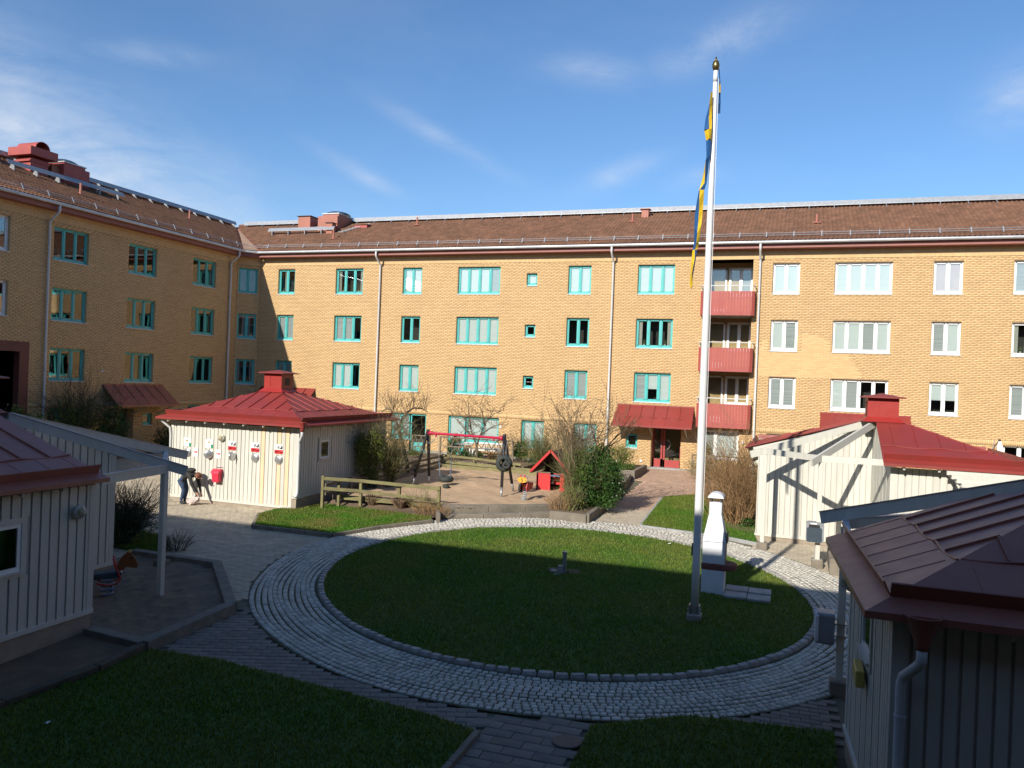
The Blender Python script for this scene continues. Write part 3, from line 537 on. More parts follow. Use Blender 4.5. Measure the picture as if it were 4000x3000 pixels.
# entrance
u0, u1, z0, z1 = ENT[:4]
glazed_door(FM, far, u0, u0 + .52, z0 + .1, z1, 'door_red', .42, .45)
ed = glazed_door(FM, far, u0 + .56, u1, z0 + .1, z1, 'door_red', .38, .451)
mb = MB(); mb.tube([FM.p(u0 + .74 + .17 * math.sin(t), 2.55 + .24 * math.cos(t), -.42) for t in [i * math.pi / 12 for i in range(13)]], .014, 6); mb.build('pull_handle', M['steel'], ed, True)
mb = MB(); FM.box(mb, u0 - .0, u1 + .0, z0 - .08, z0 + .1, -.5, .0); mb.build('threshold', M['slab'], far)
mb = MB(); FM.box(mb, u0, u1, z1 - .02, z1 - .0, -.5, 0); mb.build('entrance_soffit', M['white_core'], far)
canopy(FM, far, -8.83, -4.80, 4.54, 3.56, 1.2, 'red', .06); canopy(FM, far, 1.08, 5.1, 4.58, 3.60, 1.2, 'red', .06); canopy(FM, far, -31.2, -27.2, 4.60, 3.60, 1.2, 'red', .06)
# balconies
mb = MB(); FM.box(mb, BAL[0], BAL[1], 3.5, 12.15, -1.56, -1.5); mb.build('balcony_back_wall', M['brick_flat'], far)
mb = MB(); FM.box(mb, BAL[0], BAL[1], 12.10, 12.16, -1.5, 0); mb.build('balcony_ceiling', M['render_grey'], far)
for i, (zb, zt) in enumerate(((9.20, 10.40), (6.41, 7.59), (3.60, 4.80))):
    lab = ('uppermost of three red balconies', 'middle one of three red balconies', 'lowest of three red balconies')[i]
    pl = [(-4.60, 0.0), (-4.68, .10), (-4.68, .42), (-4.56, .52), (-2.24, .52), (-2.11, .42), (-2.11, .10), (-2.20, 0.0)]
    mb = MB(); mb.prism([FM.p(u, zb + .02, d) for u, d in [(-4.58, -1.5)] + pl + [(-2.24, -1.5)]], (0, 0, .16)); bal = mb.build('balcony', M['render_grey'], far); bal['label'] = lab
    for j in range(len(pl) - 1):
        a, b = Vector((*pl[j], 0)), Vector((*pl[j + 1], 0)); L_ = (b - a).length; n = max(1, round(L_ / .145)); dn = Vector((-(b - a).y, (b - a).x, 0)).normalized()
        for k in range(n):
            p, q = a.lerp(b, k / n), a.lerp(b, (k + 1) / n); e = (q - p).normalized() * .004; p, q = p + e, q - e; o = dn * .02
            mb = MB(); mb.add([FM.p(p.x, zb, p.y), FM.p(q.x, zb, q.y), FM.p(q.x + o.x, zb, q.y + o.y), FM.p(p.x + o.x, zb, p.y + o.y), FM.p(p.x, zt, p.y), FM.p(q.x, zt, q.y), FM.p(q.x + o.x, zt, q.y + o.y), FM.p(p.x + o.x, zt, p.y + o.y)], [(0, 1, 2, 3), (7, 6, 5, 4), (0, 4, 5, 1), (1, 5, 6, 2), (2, 6, 7, 3), (3, 7, 4, 0)]); mb.build('balcony_board', M['balcony_red'], bal)
    mb = MB(); rl = [FM.p(u, zt + .27, d) for u, d in [(-4.70, .0), (-4.70, .42), (-4.58, .54), (-2.22, .54), (-2.09, .42), (-2.09, 0)]]; mb.tube(rl, .025, 6)
    for u, d in ((-4.66, .40), (-4.2, .52), (-3.4, .52), (-2.7, .52), (-2.12, .40)): mb.tube([FM.p(u, zt - .02, d - .02), FM.p(u, zt + .27, d)], .016, 5)
    mb.build('railing', M['white_metal'], bal)
    window(Fr((0, D + 1.5, 0), (1, 0, 0)), far, -3.50, -2.30, zt + -.05, zt + 1.42, 2, 'white_frame', ('dg', 'dd', 'dd')[i], False, rec=-.09)
    glazed_door(Fr((0, D + 1.5, 0), (1, 0, 0)), far, -4.46, -3.60, zb + .2, zt + 1.42, 'white_frame', .3, -.08)
# roof of the far block
rf = roof_deck(FM, far, -37.9, 30.0)
def clip_far(u, s):
    y = D - EO + s * (RD + EO) / SLEN; return u > -31.28 - (y - 40.84) * 1.11 + .02
tiles(FM, rf, -38.2, 12.6, clip_far); roof_trim(FM, far, rf, -31.28, 13.0, walk=False, rid=(-37.6, 13.0))
mb = MB(); mb.add([(-31.86, 40.19, EZ + .03), (-31.28, 40.84, EZ + .03), (-36.92, 45.92, RZ - .36)], [(0, 1, 2)]); mb.build('valley_sheet', M['copper'], rf)
mb = MB(); mb.tube([(-31.79, 40.15, EZ - .10), (-31.24, 40.77, EZ - .10)], .075, 10); mb.build('gutter', M['zinc'], rf)
mb = MB(); mb.beam((-31.95, 40.20, EZ - .265), (-31.30, 40.94, EZ - .265), .035, .195); mb.build('fascia', M['fascia'], rf)
mb = MB(); mb.add([(-32.46, 40.3, EZ - .36), (-31.9, 40.15, EZ - .36), (-31.28, 40.84, EZ - .36), (-31.5, 41.44, EZ - .36)], [(0, 1, 2, 3)]); mb.build('soffit', M['fascia'], rf)
for i, (h0, h1) in enumerate(((.11, .11), (.19, .19))): mb = MB(); mb.tube([(-32.3, 39.9, 13.16 + i * .1), (-31.9, 40.7, 13.13 + i * .1), (-30.9, 41.28, 13.16 + i * .1)], .017, 6); mb.build('snow_rail', M['galv'], rf)
def far_ridge():
    for a, b in ((-37.0, -32.0), (-28.2, 13.0)):
        mb = MB(); p = [pt_roof(FM, a, SLEN - .32, .16), pt_roof(FM, b, SLEN - .32, .16), pt_roof(FM, b, SLEN - .10, .34), pt_roof(FM, a, SLEN - .10, .34)]; mb.prism(p, (0, 0, .02)); w = mb.build('ridge_walkway', M['galv'], rf); k = a + .3
        while k < b: mb = MB(); mb.prism([pt_roof(FM, k, SLEN - .62, .05), pt_roof(FM, k, SLEN - .1, .1), pt_roof(FM, k, SLEN - .12, .33), pt_roof(FM, k, SLEN - .32, .15)], FM.U * .04); mb.build('walkway_bracket', M['galv'], w); k += 1.28
far_ridge(); low_walk(FM, rf, -33.2, -28.2, 3.9)
roof_box(FM, rf, -31.85, -30.92, -4.2, -5.2, 16.0, 'chim', cap=.03, capmat='iron')
bb = roof_box(FM, rf, -29.92, -28.45, -3.6, -5.6, 15.82, 'chim', 'roof_hatch', cap=0)
mb = MB(); FM.box(mb, -29.65, -28.46, 15.82, 15.97, -5.5, -3.75); mb.build('upstand', M['chim'], bb); mb = MB(); FM.box(mb, -29.70, -28.41, 15.97, 16.04, -5.55, -3.7); mb.build('rim', M['zinc'], bb)
mb = MB(); mb.lathe([(.85, 0), (.8, .08), (.6, .17), (.3, .23), (.02, .25)], (-29.05, D + 4.6, 16.04), 16); mb.build('dome', M['glass'], bb, True)
roof_box(FM, rf, -28.82, -28.38, -2.9, -3.35, 15.22, 'chim', cap=.025, capmat='iron'); vent_pipe(FM, rf, -27.42, 2.45, .58); vent_pipe(FM, rf, -23.03, 5.4, .5); vent_pipe(FM, rf, -9.10, 4.55, .45); vent_pipe(FM, rf, .66, 3.1, .42, .06)
hb = roof_box(FM, rf, -27.45, -26.5, -4.0, -4.6, 15.28, 'chim_red', 'roof_hatch', .02, 'copper'); roof_box(FM, rf, -8.78, -8.38, -4.4, -4.8, 15.70, 'chim', cap=.03)
for dx in (0, .12): mb = MB(); mb.beam(pt_roof(FM, -27.9 + dx * 3, 3.9, .1), pt_roof(FM, -27.0 + dx * 3, 5.9, .1), .03, .03); mb.build('roof_ladder', M['galv'], rf)
mb = MB()
for k in range(9): a = pt_roof(FM, -27.9, 3.9, .11).lerp(pt_roof(FM, -27.0, 5.9, .11), k / 8); mb.beam(a, a + Vector((.36, 0, 0)), .025, .025)
mb.build('ladder_rung', M['galv'], rf)
for u in (-23.10, -9.29, -1.91): downpipe(FM, far, u, GZ)
mb = MB(); mb.box(-38, 30, D + 1.7, D + 11, 0.5, 12.75); mb.build('rear_wall', M['mortar'], far)
# --- chamfered corner of the far block
FC = Fr((-32.46, 40.423, 0), (0.917, 1.02, 0)); CL = math.hypot(.917, 1.02); cop = [(.11, 1.24, zt - WH, zt) for zt in ZR]
brick_wall(FC, far, 0, CL, 1.05, 12.04, cop, 0.0, CL, 0, None); frieze(FC, far, 0, CL, 'frieze')
for (a, b, c, d), s in zip(cop, ('dd', 'Cc', 'cC')): window(FC, far, a, b, c, d, 2, 'teal', s)
# --- left wing
FL = Fr((LX, 0, 0), (0, 1, 0))
left = thing('apartment_building', (LX, 30.0, gz(30)), 'shaded yellow brick apartment wing along the left edge, turquoise windows and maroon canopy', 'building')
lops = []; lw = []
for k, (a, b) in enumerate(((27.61, 29.54), (32.0, 33.92), (36.64, 38.54))):
    for j, zt in enumerate(ZR): lops.append((a, b, zt - WH, zt)); lw.append((a, b, zt - WH, zt, 3, 'teal', (('ddd', 'dhd', 'ddC'), ('hhd', 'dCd', 'ggd'), ('gCd', 'dcg', 'dCd'))[k][j]))
for zt in ZR[:2]: lops.append((24.0, 25.42, zt - WH, zt)); lw.append((24.0, 25.42, zt - WH, zt, 2, 'white_frame', 'dd'))
for w in ((27.61, 29.54, 1.9, 3.43, 3, 'teal', 'ggd'), (33.35, 33.97, 2.42, 3.08, 1, 'teal', 'd'), (36.64, 38.54, 1.9, 3.45, 3, 'teal', 'dgd')): lops.append(w[:4]); lw.append(w)
LD = (31.05, 32.70, .9, 3.34, .5); PO = (21.9, 26.1, .6, 6.0, 2.6); lops += [LD, PO]
brick_wall(FL, left, 12.0, 40.45, .5, 12.04, lops, 21.0, 40.42); frieze(FL, left, 18.0, 40.42)
for w in lw: window(FL, left, *w)
mb = MB(); FL.box(mb, 26.08, 26.54, .6, 6.42, -.3, .04); FL.box(mb, 21.5, 26.54, 5.99, 6.43, -.3, .041); FL.box(mb, 21.5, 21.9, .6, 6.0, -.3, .04); mb.build('portal_frame', M['portal'], left)
mb = MB(); FL.box(mb, 21.5, 26.5, .5, 6.3, -2.7, -2.6); FL.box(mb, 26.1, 26.16, .5, 6.3, -2.6, -.3); mb.build('portal_passage', M['render_grey'], left)
mb = MB(); FL.box(mb, 25.0, 25.7, 4.9, 5.0, -1.6, -.9); mb.build('portal_lamp', M['white_metal'], left)
glazed_door(FL, left, 31.08, 32.68, .95, 3.3, 'portal', .4, .4); canopy(FL, left, 30.56, 34.72, 4.58, 3.60, 1.16, 'maroon', .1)
mb = MB(); mb.lathe([(.06, 0), (.06, .05)], FL.p(30.59, 5.23, .0), 10, FL.N); mb.build('wall_vent', M['white_metal'], left)
for u in (27.29, 39.73): downpipe(FL, left, u, .9)
lr = roof_deck(FL, left, -13.0, 46.9)
def clip_left(u, s):
    x = LX + EO - s * (RD + EO) / SLEN; return u < 40.19 + (-31.86 - x) * 1.133 - .22
tiles(FL, lr, 20.0, 47.0, clip_left); roof_trim(FL, left, lr, 15.0, 40.19, snow_step=1.3, rid=(15.0, 46.6))
low_walk(FL, lr, 27.7, 34.7, 4.3)
ch = roof_box(FL, lr, 29.45, 30.45, -3.9, -4.9, 15.75, 'chim_red', 'chimney', cap=0)
mb = MB(); FL.box(mb, 29.35, 30.5, 15.55, 15.63, -5.0, -3.85); FL.box(mb, 29.2, 30.75, 15.84, 16.25, -5.15, -3.6); mb.build('chimney_head', M['chim_red'], ch)
mb = MB(); pr = [(FL.p(29.95 + .42 * math.cos(t), 16.25 + .38 * math.sin(t), -3.7)) for t in [i * math.pi / 12 for i in range(13)]] + [FL.p(29.95 + .39 * math.cos(t), 16.25 + .35 * math.sin(t), -3.7) for t in [i * math.pi / 12 for i in range(12, -1, -1)]]
mb.prism(pr, FL.N * -1.3); mb.build('cowl', M['chim_red'], ch)
bb = roof_box(FL, lr, 31.2, 32.8, -3.7, -5.6, 15.85, 'chim_red', 'roof_hatch', cap=0); roof_box(FL, lr, 30.75, 31.2, -4.0, -5.0, 15.72, 'chim', cap=.02)
mb = MB(); FL.box(mb, 31.3, 32.6, 15.85, 16.0, -5.4, -3.8); mb.build('upstand', M['chim_red'], bb); mb = MB(); FL.box(mb, 31.25, 32.65, 16.0, 16.06, -5.45, -3.75); mb.build('rim', M['zinc'], bb)
mb = MB(); mb.lathe([(.75, 0), (.7, .09), (.5, .2), (.25, .27), (.02, .29)], FL.p(31.95, 16.06, -4.6), 16); mb.build('dome', M['glass'], bb, True)
roof_box(FL, lr, 26.2, 27.3, -4.5, -5.5, 16.2, 'portal', cap=.04, capmat='iron'); vent_pipe(FL, lr, 30.7, 2.85, .56, .06); vent_pipe(FL, lr, 40.1, 4.55, .55)
mb = MB(); mb.box(LX - 11, LX - 2.8, -12, 52, .3, 12.75); mb.build('rear_wall', M['mortar'], left)
mb = MB(); mb.box(LX - 2.8, LX - .02, -12, 12.0, .3, 12.75); mb.build('side_wall', M['brick_flat'], left)
# --- the block the picture is taken from, and the wing on the right: outside the frame, they shade the courtyard and stand in the window reflections
def plain_block(name, fr, u0, u1, label, wm='brick_flat', fm='white_frame'):
    t = thing(name, fr.p((u0 + u1) / 2, 0), label, 'building'); mb = MB(); fr.box(mb, u0, u1, -.5, 12.75, -2 * RD, -.02); mb.build('wall', M[wm], t); r = roof_deck(fr, t, u0, u1)
    mb = MB(); fr.box(mb, u0, u1, EZ - .36, EZ - .165, .50, .535); mb.build('fascia', M['fascia'], r); mb = MB(); mb.tube([fr.p(u0, EZ - .1, EO + .07), fr.p(u1, EZ - .1, EO + .07)], .075, 8); mb.build('gutter', M['zinc'], r)
    for zt in ZR + (ZR[2] - 2.8,):
        u = u0 + 3.0
        while u < u1 - 3:
            mb = MB(); fr.box(mb, u, u + 1.9, zt - WH, zt, -.02, .02); w = mb.build('window', M[fm], t)
            for k in range(3): mb = MB(); fr.box(mb, u + .1 + k * .6, u + .6 + k * .6, zt - WH + .12, zt - .1, .02, .024); mb.build('pane', M['dark_room'], w)
            u += 4.6
NEAR_Y = -0.56
plain_block('apartment_building', Fr((0, NEAR_Y, 0), (-1, 0, 0)), -30.0, 46.0, 'brick block at the viewpoint whose eaves shade the near half of the courtyard', 'shade_brick', 'portal')  # dark walls and frames are invented, to deepen the foreground shade
plain_block('apartment_building', Fr((22.5, 0, 0), (0, -1, 0)), -D - 2, 12.0, 'yellow brick wing closing the courtyard beyond the right edge')
# ---------------------------------------------------------------- ground, ring, lawns, play area
RC = (-5.33, 19.25)
def r_in(t): return 5.878 - .0485 * math.cos(t) - .0355 * math.sin(t) - .0107 * math.cos(2 * t) - .2185 * math.sin(2 * t)
RW = 1.66
def ringp(t, r): return (RC[0] + r * math.cos(t), RC[1] + r * math.sin(t))
def inpoly(px, py, poly):
    px, py = np.asarray(px, float), np.asarray(py, float); c = np.zeros(px.shape, bool); n = len(poly); j = n - 1
    for i in range(n):
        xi, yi = poly[i]; xj, yj = poly[j]
        if yi != yj: c ^= ((yi > py) != (yj > py)) & (px < (xj - xi) * (py - yi) / (yj - yi) + xi)
        j = i
    return c
def inring(px, py, add):
    dx, dy = np.asarray(px) - RC[0], np.asarray(py) - RC[1]; t = np.arctan2(dy, dx)
    return np.hypot(dx, dy) < 5.878 - .0485 * np.cos(t) - .0355 * np.sin(t) - .0107 * np.cos(2 * t) - .2185 * np.sin(2 * t) + add
POLY = dict(
    lawn_left=[(-12.87, 20.79), (-12.2, 22.37), (-11.16, 23.98), (-11.34, 24.40), (-13.44, 24.62), (-14.8, 24.60), (-15.95, 24.72), (-15.95, 23.55), (-16.55, 23.3), (-16.63, 22.26), (-15.66, 20.78)],
    lawn_right=[(-4.70, 26.64), (-2.95, 26.33), (-1.79, 26.08), (-0.93, 25.66), (-1.06, 26.45), (-1.1, 29.2), (-1.1, 33.5), (-3.76, 33.85), (-4.9, 32.6)],
    lawn_near_left=[(-10.8, 11.48), (-9.39, 11.57), (-8.5, 11.46), (-7.2, 11.32), (-5.88, 11.17), (-5.13, 11.08), (-4.22, 10.86), (-4.22, 4.0), (-11.0, 4.0), (-11.0, 8.8), (-10.75, 10.3)],
    lawn_near_right=[(-2.70, 11.66), (-2.02, 12.18), (-1.33, 12.62), (-0.83, 12.68), (0.72, 12.9), (0.72, 4.0), (-2.66, 4.0), (-2.66, 10.8)],
    lawn_bit=[(-16.3, 16.95), (-19.0, 17.2), (-19.3, 18.4), (-18.1, 18.8), (-17.0, 18.5), (-16.1, 17.6), (-15.8, 17.2)])
SANDBOX = [(-12.45, 11.75), (-10.90, 11.45), (-10.95, 13.95), (-13.55, 16.55), (-16.2, 16.6), (-16.2, 11.75)]
SANDPIT = [(-15.25, 24.95), (-11.35, 25.35), (-10.95, 25.12), (-9.5, 26.15), (-7.95, 27.6), (-8.15, 31.0), (-8.5, 36.0), (-12.3, 36.2), (-16.5, 36.3), (-16.0, 31.0)]
S1R = (-21.4, -16.0, 23.5, 30.05)
mb = MB(); ys = [(-1500, gz(-30)), (-30, gz(-30)), (60, gz(60)), (1500, gz(60))]
vs_ = [(x, y, z - .03) for y, z in ys for x in (-1500, 1500)]; mb.add(vs_, [(0, 1, 3, 2), (2, 3, 5, 4), (4, 5, 7, 6)])
tag(mb.build('ground', M['paver_joint']), 'paved courtyard ground sloping gently down towards the viewer', kind='structure')
def paving(name, label, mat, poly, sx, sy, excl, rot=0.0, n_ind=300, org=(0, 0), dz=0.0, seed=1, zoff=None):
    """pavers laid in running bond, each its own block"""
    rg = np.random.RandomState(seed); P = np.array(poly); c, s = math.cos(rot), math.sin(rot); r = math.hypot(*(P.max(0) - P.min(0))) / 2 + 1; cc = (P.max(0) + P.min(0)) / 2
    nu, nv = int(2 * r / sx), int(2 * r / sy); I, J = np.meshgrid(np.arange(nu), np.arange(nv)); u = (I + (J % 2) * .5) * sx - r; v = J * sy - r
    X = cc[0] + u * c - v * s; Y = cc[1] + u * s + v * c; X, Y = X.ravel(), Y.ravel(); k = inpoly(X, Y, poly)
    for f in excl: k &= ~f(X, Y)
    X, Y = X[k], Y[k]; n = len(X); hx, hy = sx / 2 - .004, sy / 2 - .004; g = .012
    loc = np.array([(-hx, -hy, -.03), (hx, -hy, -.03), (hx, hy, -.03), (-hx, hy, -.03), (-hx, -hy, -.006), (hx, -hy, -.006), (hx, hy, -.006), (-hx, hy, -.006), (-hx + g, -hy + g, 0), (hx - g, -hy + g, 0), (hx - g, hy - g, 0), (-hx + g, hy - g, 0)])
    fc = np.array([(8, 9, 10, 11), (4, 5, 9, 8), (5, 6, 10, 9), (6, 7, 11, 10), (7, 4, 8, 11), (0, 1, 5, 4), (1, 2, 6, 5), (2, 3, 7, 6), (3, 0, 4, 7)])
    W = np.c_[loc[:, 0] * c - loc[:, 1] * s, loc[:, 0] * s + loc[:, 1] * c, loc[:, 2]]; W[:, 2] += W[:, 1] * SL
    C = np.c_[X, Y, Y * SL + dz + rg.uniform(-.004, .004, n)]
    root = thing(name, (float(cc[0]), float(cc[1]), gz(cc[1])), label, None); root['kind'] = 'structure'
    dist = np.hypot(X, Y); ind = np.zeros(n, bool); ind[np.argsort(dist)[:n_ind]] = True
    me = bpy.data.meshes.new('paver'); me.from_pydata(W.tolist(), [], fc.tolist()); me.materials.append(mat); me.update()
    for p in C[ind]: linkobj('paver', me, root, Vector(p) - ORG[root])
    C = C[~ind]
    if len(C): tag(npmesh('paver_field', (C[:, None] + W[None]).reshape(-1, 3), (np.arange(len(C))[:, None, None] * 12 + fc).reshape(-1, 4), mat, root), kind='stuff')
def lawnpolys(X, Y):
    k = np.zeros(X.shape, bool)
    for p in POLY.values(): k |= inpoly(X, Y, p)
    return k
ex = [lambda X, Y: inring(X, Y, RW + .02), lawnpolys, lambda X, Y: inpoly(X, Y, SANDBOX), lambda X, Y: inpoly(X, Y, SANDPIT), lambda X, Y: (X > S1R[0]) & (X < S1R[1]) & (Y > S1R[2]) & (Y < S1R[3]),
      lambda X, Y: (X < -12.4) & (X > -19) & (Y < 14.4) & (Y > 8), lambda X, Y: (X > -13) & (X < -10.8) & (Y < 11.8), lambda X, Y: (X > -11.6) & (Y > 23.9) & (X < -6.4)]
paving('paving', 'grey brown interlocking block paving between the sheds and the ring', M['paver'], [(-31.5, 19), (-28, 9.8), (-19, 9.8), (-10.9, 15.0), (-8.0, 13.2), (-4.3, 30.5), (-15.9, 24.9), (-15.9, 31), (-31.5, 36)], .24, .16, ex, 0.0)
paving('paving', 'paving stones toned dark for the shade between the near left lawn and the ring', M['path_slab'], [(-10.9, 9.8), (-4.1, 9.8), (-4.2, 13.0), (-8.0, 13.2), (-10.9, 15.0)], .32, .16, ex, 0.35, seed=12)  # darker stone tone imitates the light falling off towards the viewpoint block
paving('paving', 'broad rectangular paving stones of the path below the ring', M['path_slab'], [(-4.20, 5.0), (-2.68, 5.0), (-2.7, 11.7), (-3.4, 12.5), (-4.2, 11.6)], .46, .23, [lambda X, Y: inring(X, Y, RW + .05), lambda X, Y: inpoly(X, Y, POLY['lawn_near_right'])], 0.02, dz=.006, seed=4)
exr = [lambda X, Y: inring(X, Y, RW + .03), lawnpolys, lambda X, Y: (X < -6.42) & (Y < 37.0), lambda X, Y: (X < -7.0)]
paving('paving', 'reddish block paving leading to the entrance door under the red canopy', M['paver_red'], [(-7.2, 29.6), (-4.2, 29.6), (-0.2, 33.0), (-0.2, 36.5), (-4.6, 41.42), (-7.6, 41.42), (-7.6, 33)], .24, .12, exr, 0.25, dz=.002, seed=5)
paving('paving', 'grey block path beside the raised bed, from ring to entrance', M['paver'], [(-6.5, 26.0), (-4.2, 26.0), (-4.2, 29.6), (-7.0, 29.6)], .24, .16, exr, 0.25, dz=.001, seed=6)
paving('paving', 'paving in front of the open-cornered shed on the right', M['paver'], [(-1.0, 24.6), (3.0, 10.0), (9, 10.0), (9, 26.4), (-1.0, 26.4)], .24, .16, [lambda X, Y: inring(X, Y, RW + .02), lawnpolys, lambda X, Y: (X > .8) & (Y < 14.6) & (Y > 8), lambda X, Y: (X > 2.4) & (Y > 23.45)], 0.0, dz=.003, seed=7)
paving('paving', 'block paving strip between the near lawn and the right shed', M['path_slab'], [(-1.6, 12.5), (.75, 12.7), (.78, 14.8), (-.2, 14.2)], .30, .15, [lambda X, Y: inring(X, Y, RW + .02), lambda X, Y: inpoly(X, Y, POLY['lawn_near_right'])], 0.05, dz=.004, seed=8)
# cobbled ring
ring = thing('cobbled_ring', (RC[0], RC[1], gz(RC[1])), 'broad ring of grey granite cobbles around the round lawn', None); ring['kind'] = 'structure'
mb = MB(); T = [i * 2 * math.pi / 96 for i in range(96)]
for i in range(96):
    a, b = T[i], T[(i + 1) % 96]; q = [ringp(a, r_in(a) - .05), ringp(b, r_in(b) - .05), ringp(b, r_in(b) + RW + .03), ringp(a, r_in(a) + RW + .03)]; mb.add([(x, y, gz(y) + .004) for x, y in q], [(0, 1, 2, 3)])
mb.build('bedding', M['joint'], ring)
rg = random.Random(11); cob = []
nrow = 12; rp = (RW - .21) / nrow
for r in range(nrow):
    t = rg.uniform(0, .02)
    while t < 2 * math.pi + .001:
        w = rg.uniform(.105, .165); rr = r_in(t) + .21 + (r + .5) * rp + .02 * math.sin(t * 9 + r); dt = w / rr; tm = t + dt / 2; x, y = ringp(tm, rr); cob.append((x, y, tm + rg.uniform(-.03, .03), (w - .022) / 2, (rp - .018 - rg.uniform(0, .008)) / 2, rg.uniform(-.004, .006))); t += dt
def cob_local(hw, hr, h=.022, g=.018): return [(-hr, -hw, -.03), (hr, -hw, -.03), (hr, hw, -.03), (-hr, hw, -.03), (-hr, -hw, h * .35), (hr, -hw, h * .35), (hr, hw, h * .35), (-hr, hw, h * .35), (-hr + g, -hw + g, h), (hr - g, -hw + g, h), (hr - g, hw - g, h), (-hr + g, hw - g, h)]
CF = [(8, 9, 10, 11), (4, 5, 9, 8), (5, 6, 10, 9), (6, 7, 11, 10), (7, 4, 8, 11), (0, 1, 5, 4), (1, 2, 6, 5), (2, 3, 7, 6), (3, 0, 4, 7)]
cob.sort(key=lambda c: c[0] ** 2 + c[1] ** 2); protos = {}
for i, (x, y, t, hw, hr, dz) in enumerate(cob[:300]):
    key = round(hw / .005)
    if key not in protos: me = bpy.data.meshes.new('cobble'); me.from_pydata(cob_local(key * .005, (rp - .018) / 2), [], CF); me.materials.append(M['cobble']); me.update(); protos[key] = me
    linkobj('cobble', protos[key], ring, Vector((x, y, gz(y) + dz)) - ORG[ring], (SL, 0, t))
V = []; F = []
for i, (x, y, t, hw, hr, dz) in enumerate(cob[300:]):
    c, s = math.cos(t), math.sin(t)
    for a, b, z in cob_local(hw, hr): X, Y = x + a * c - b * s, y + a * s + b * c; V.append((X, Y, gz(Y) + z + dz))
    F += [[i * 12 + q for q in f] for f in CF]
tag(npmesh('cobble_field', V, F, M['cobble'], ring), kind='stuff')
t = 0.0; k = 0; kp = {}
while t < 2 * math.pi - .02:
    w = rg.uniform(.20, .30); rr = r_in(t) + .09; dt = w / rr; tm = t + dt / 2; x, y = ringp(tm, rr); key = round(w / .02)
    if key not in kp: me = bpy.data.meshes.new('kerb_stone'); me.from_pydata(cob_local(key * .01 - .012, .075, .075, .022), [], CF); me.materials.append(M['kerbstone']); me.update(); kp[key] = me
    linkobj('kerb_stone', kp[key], ring, Vector((x, y, gz(y) + rg.uniform(-.01, .012))) - ORG[ring], (SL + rg.uniform(-.04, .04), rg.uniform(-.06, .06), tm + rg.uniform(-.04, .04))); t += dt
# lawns: earth sheet plus standing blades
def blades(name, label, inside, bbox, n, zf, h, mat, seed, parent=None):
    rg = np.random.RandomState(seed); x = rg.uniform(bbox[0], bbox[1], n); y = rg.uniform(bbox[2], bbox[3], n); k = inside(x, y); x, y = x[k], y[k]; n = len(x); a = rg.uniform(0, 2 * np.pi, n); hh = h * rg.uniform(.55, 1.25, n); w = rg.uniform(.006, .013, n) * 1.3; lean = rg.normal(0, .35, (n, 2)) * hh[:, None]
    z = zf(x, y); V = np.zeros((n, 3, 3)); dx, dy = np.cos(a) * w, np.sin(a) * w
    V[:, 0] = np.c_[x - dx, y - dy, z - .01]; V[:, 1] = np.c_[x + dx, y + dy, z - .01]; V[:, 2] = np.c_[x + lean[:, 0], y + lean[:, 1], z + hh]
    o = npmesh(name, V.reshape(-1, 3), np.arange(n * 3).reshape(-1, 3), mat, parent); tag(o, label, None, kind='stuff'); o['category'] = 'grass'
    return o
root = thing('lawn', (RC[0], RC[1], gz(RC[1])), 'round lawn inside the cobbled ring', None); root['kind'] = 'structure'
dome = lambda x, y: y * SL + .035 + .05 * (1 - np.clip(((x - RC[0]) ** 2 + (y - RC[1]) ** 2) / 36, 0, 1)) + .012 * np.sin(x * 2.1) * np.sin(y * 1.7 + 1)
mb = MB(); nr = 14; pts = [(RC[0], RC[1])] + [ringp(a, (r_in(a) + .005) * (j + 1) / nr) for j in range(nr) for a in T]
mb.add([(x, y, float(dome(x, y))) for x, y in pts], [(0, 1 + i, 1 + (i + 1) % 96) for i in range(96)] + [(1 + j * 96 + i, 1 + (j + 1) * 96 + i, 1 + (j + 1) * 96 + (i + 1) % 96, 1 + j * 96 + (i + 1) % 96) for j in range(nr - 1) for i in range(96)]); mb.build('turf', M['lawn'], root, True)
blades('lawn_grass', 'short mown grass of the round lawn', lambda x, y: inring(x, y, .03), (-12.2, 1.2, 12.5, 26), 210000, dome, .05, M['grass'], 1)
def kerb(par, pts, w, h0, h1, mat, name='kerb', seg=1.0):
    for (x0, y0), (x1, y1) in zip(pts[:-1], pts[1:]):
        L_ = math.hypot(x1 - x0, y1 - y0); n = max(1, round(L_ / seg)); a, b = Vector((x0, y0, 0)), Vector((x1, y1, 0)); d = (b - a).normalized() * .006
        for i in range(n):
            p, q = a.lerp(b, i / n) + d, a.lerp(b, (i + 1) / n) - d; hm = (h0 + h1) / 2; mb = MB(); mb.beam((p.x, p.y, gz(p.y) + hm), (q.x, q.y, gz(q.y) + hm), w, h1 - h0); mb.build(name, M[mat], par, bevel=.01)
def flat_lawn(key, label, dz, n, h, seed, mat='grass', kerbs=None, km='step'):
    poly = POLY[key]; P = np.array(poly); root = thing('lawn', (float(P[:, 0].mean()), float(P[:, 1].mean()), gz(P[:, 1].mean())), label, None); root['kind'] = 'structure'
    mb = MB(); mb.ground_poly(poly, dz, .15); mb.build('turf', M['lawn'], root)
    blades('lawn_grass', 'grass of the ' + label, lambda x, y: inpoly(x, y, poly), (P[:, 0].min(), P[:, 0].max(), P[:, 1].min(), P[:, 1].max()), n, lambda x, y: y * SL + dz, h, M[mat], seed)
    for ks in kerbs or []: kerb(root, ks, .10, -.05, dz + .015, km)
    return root
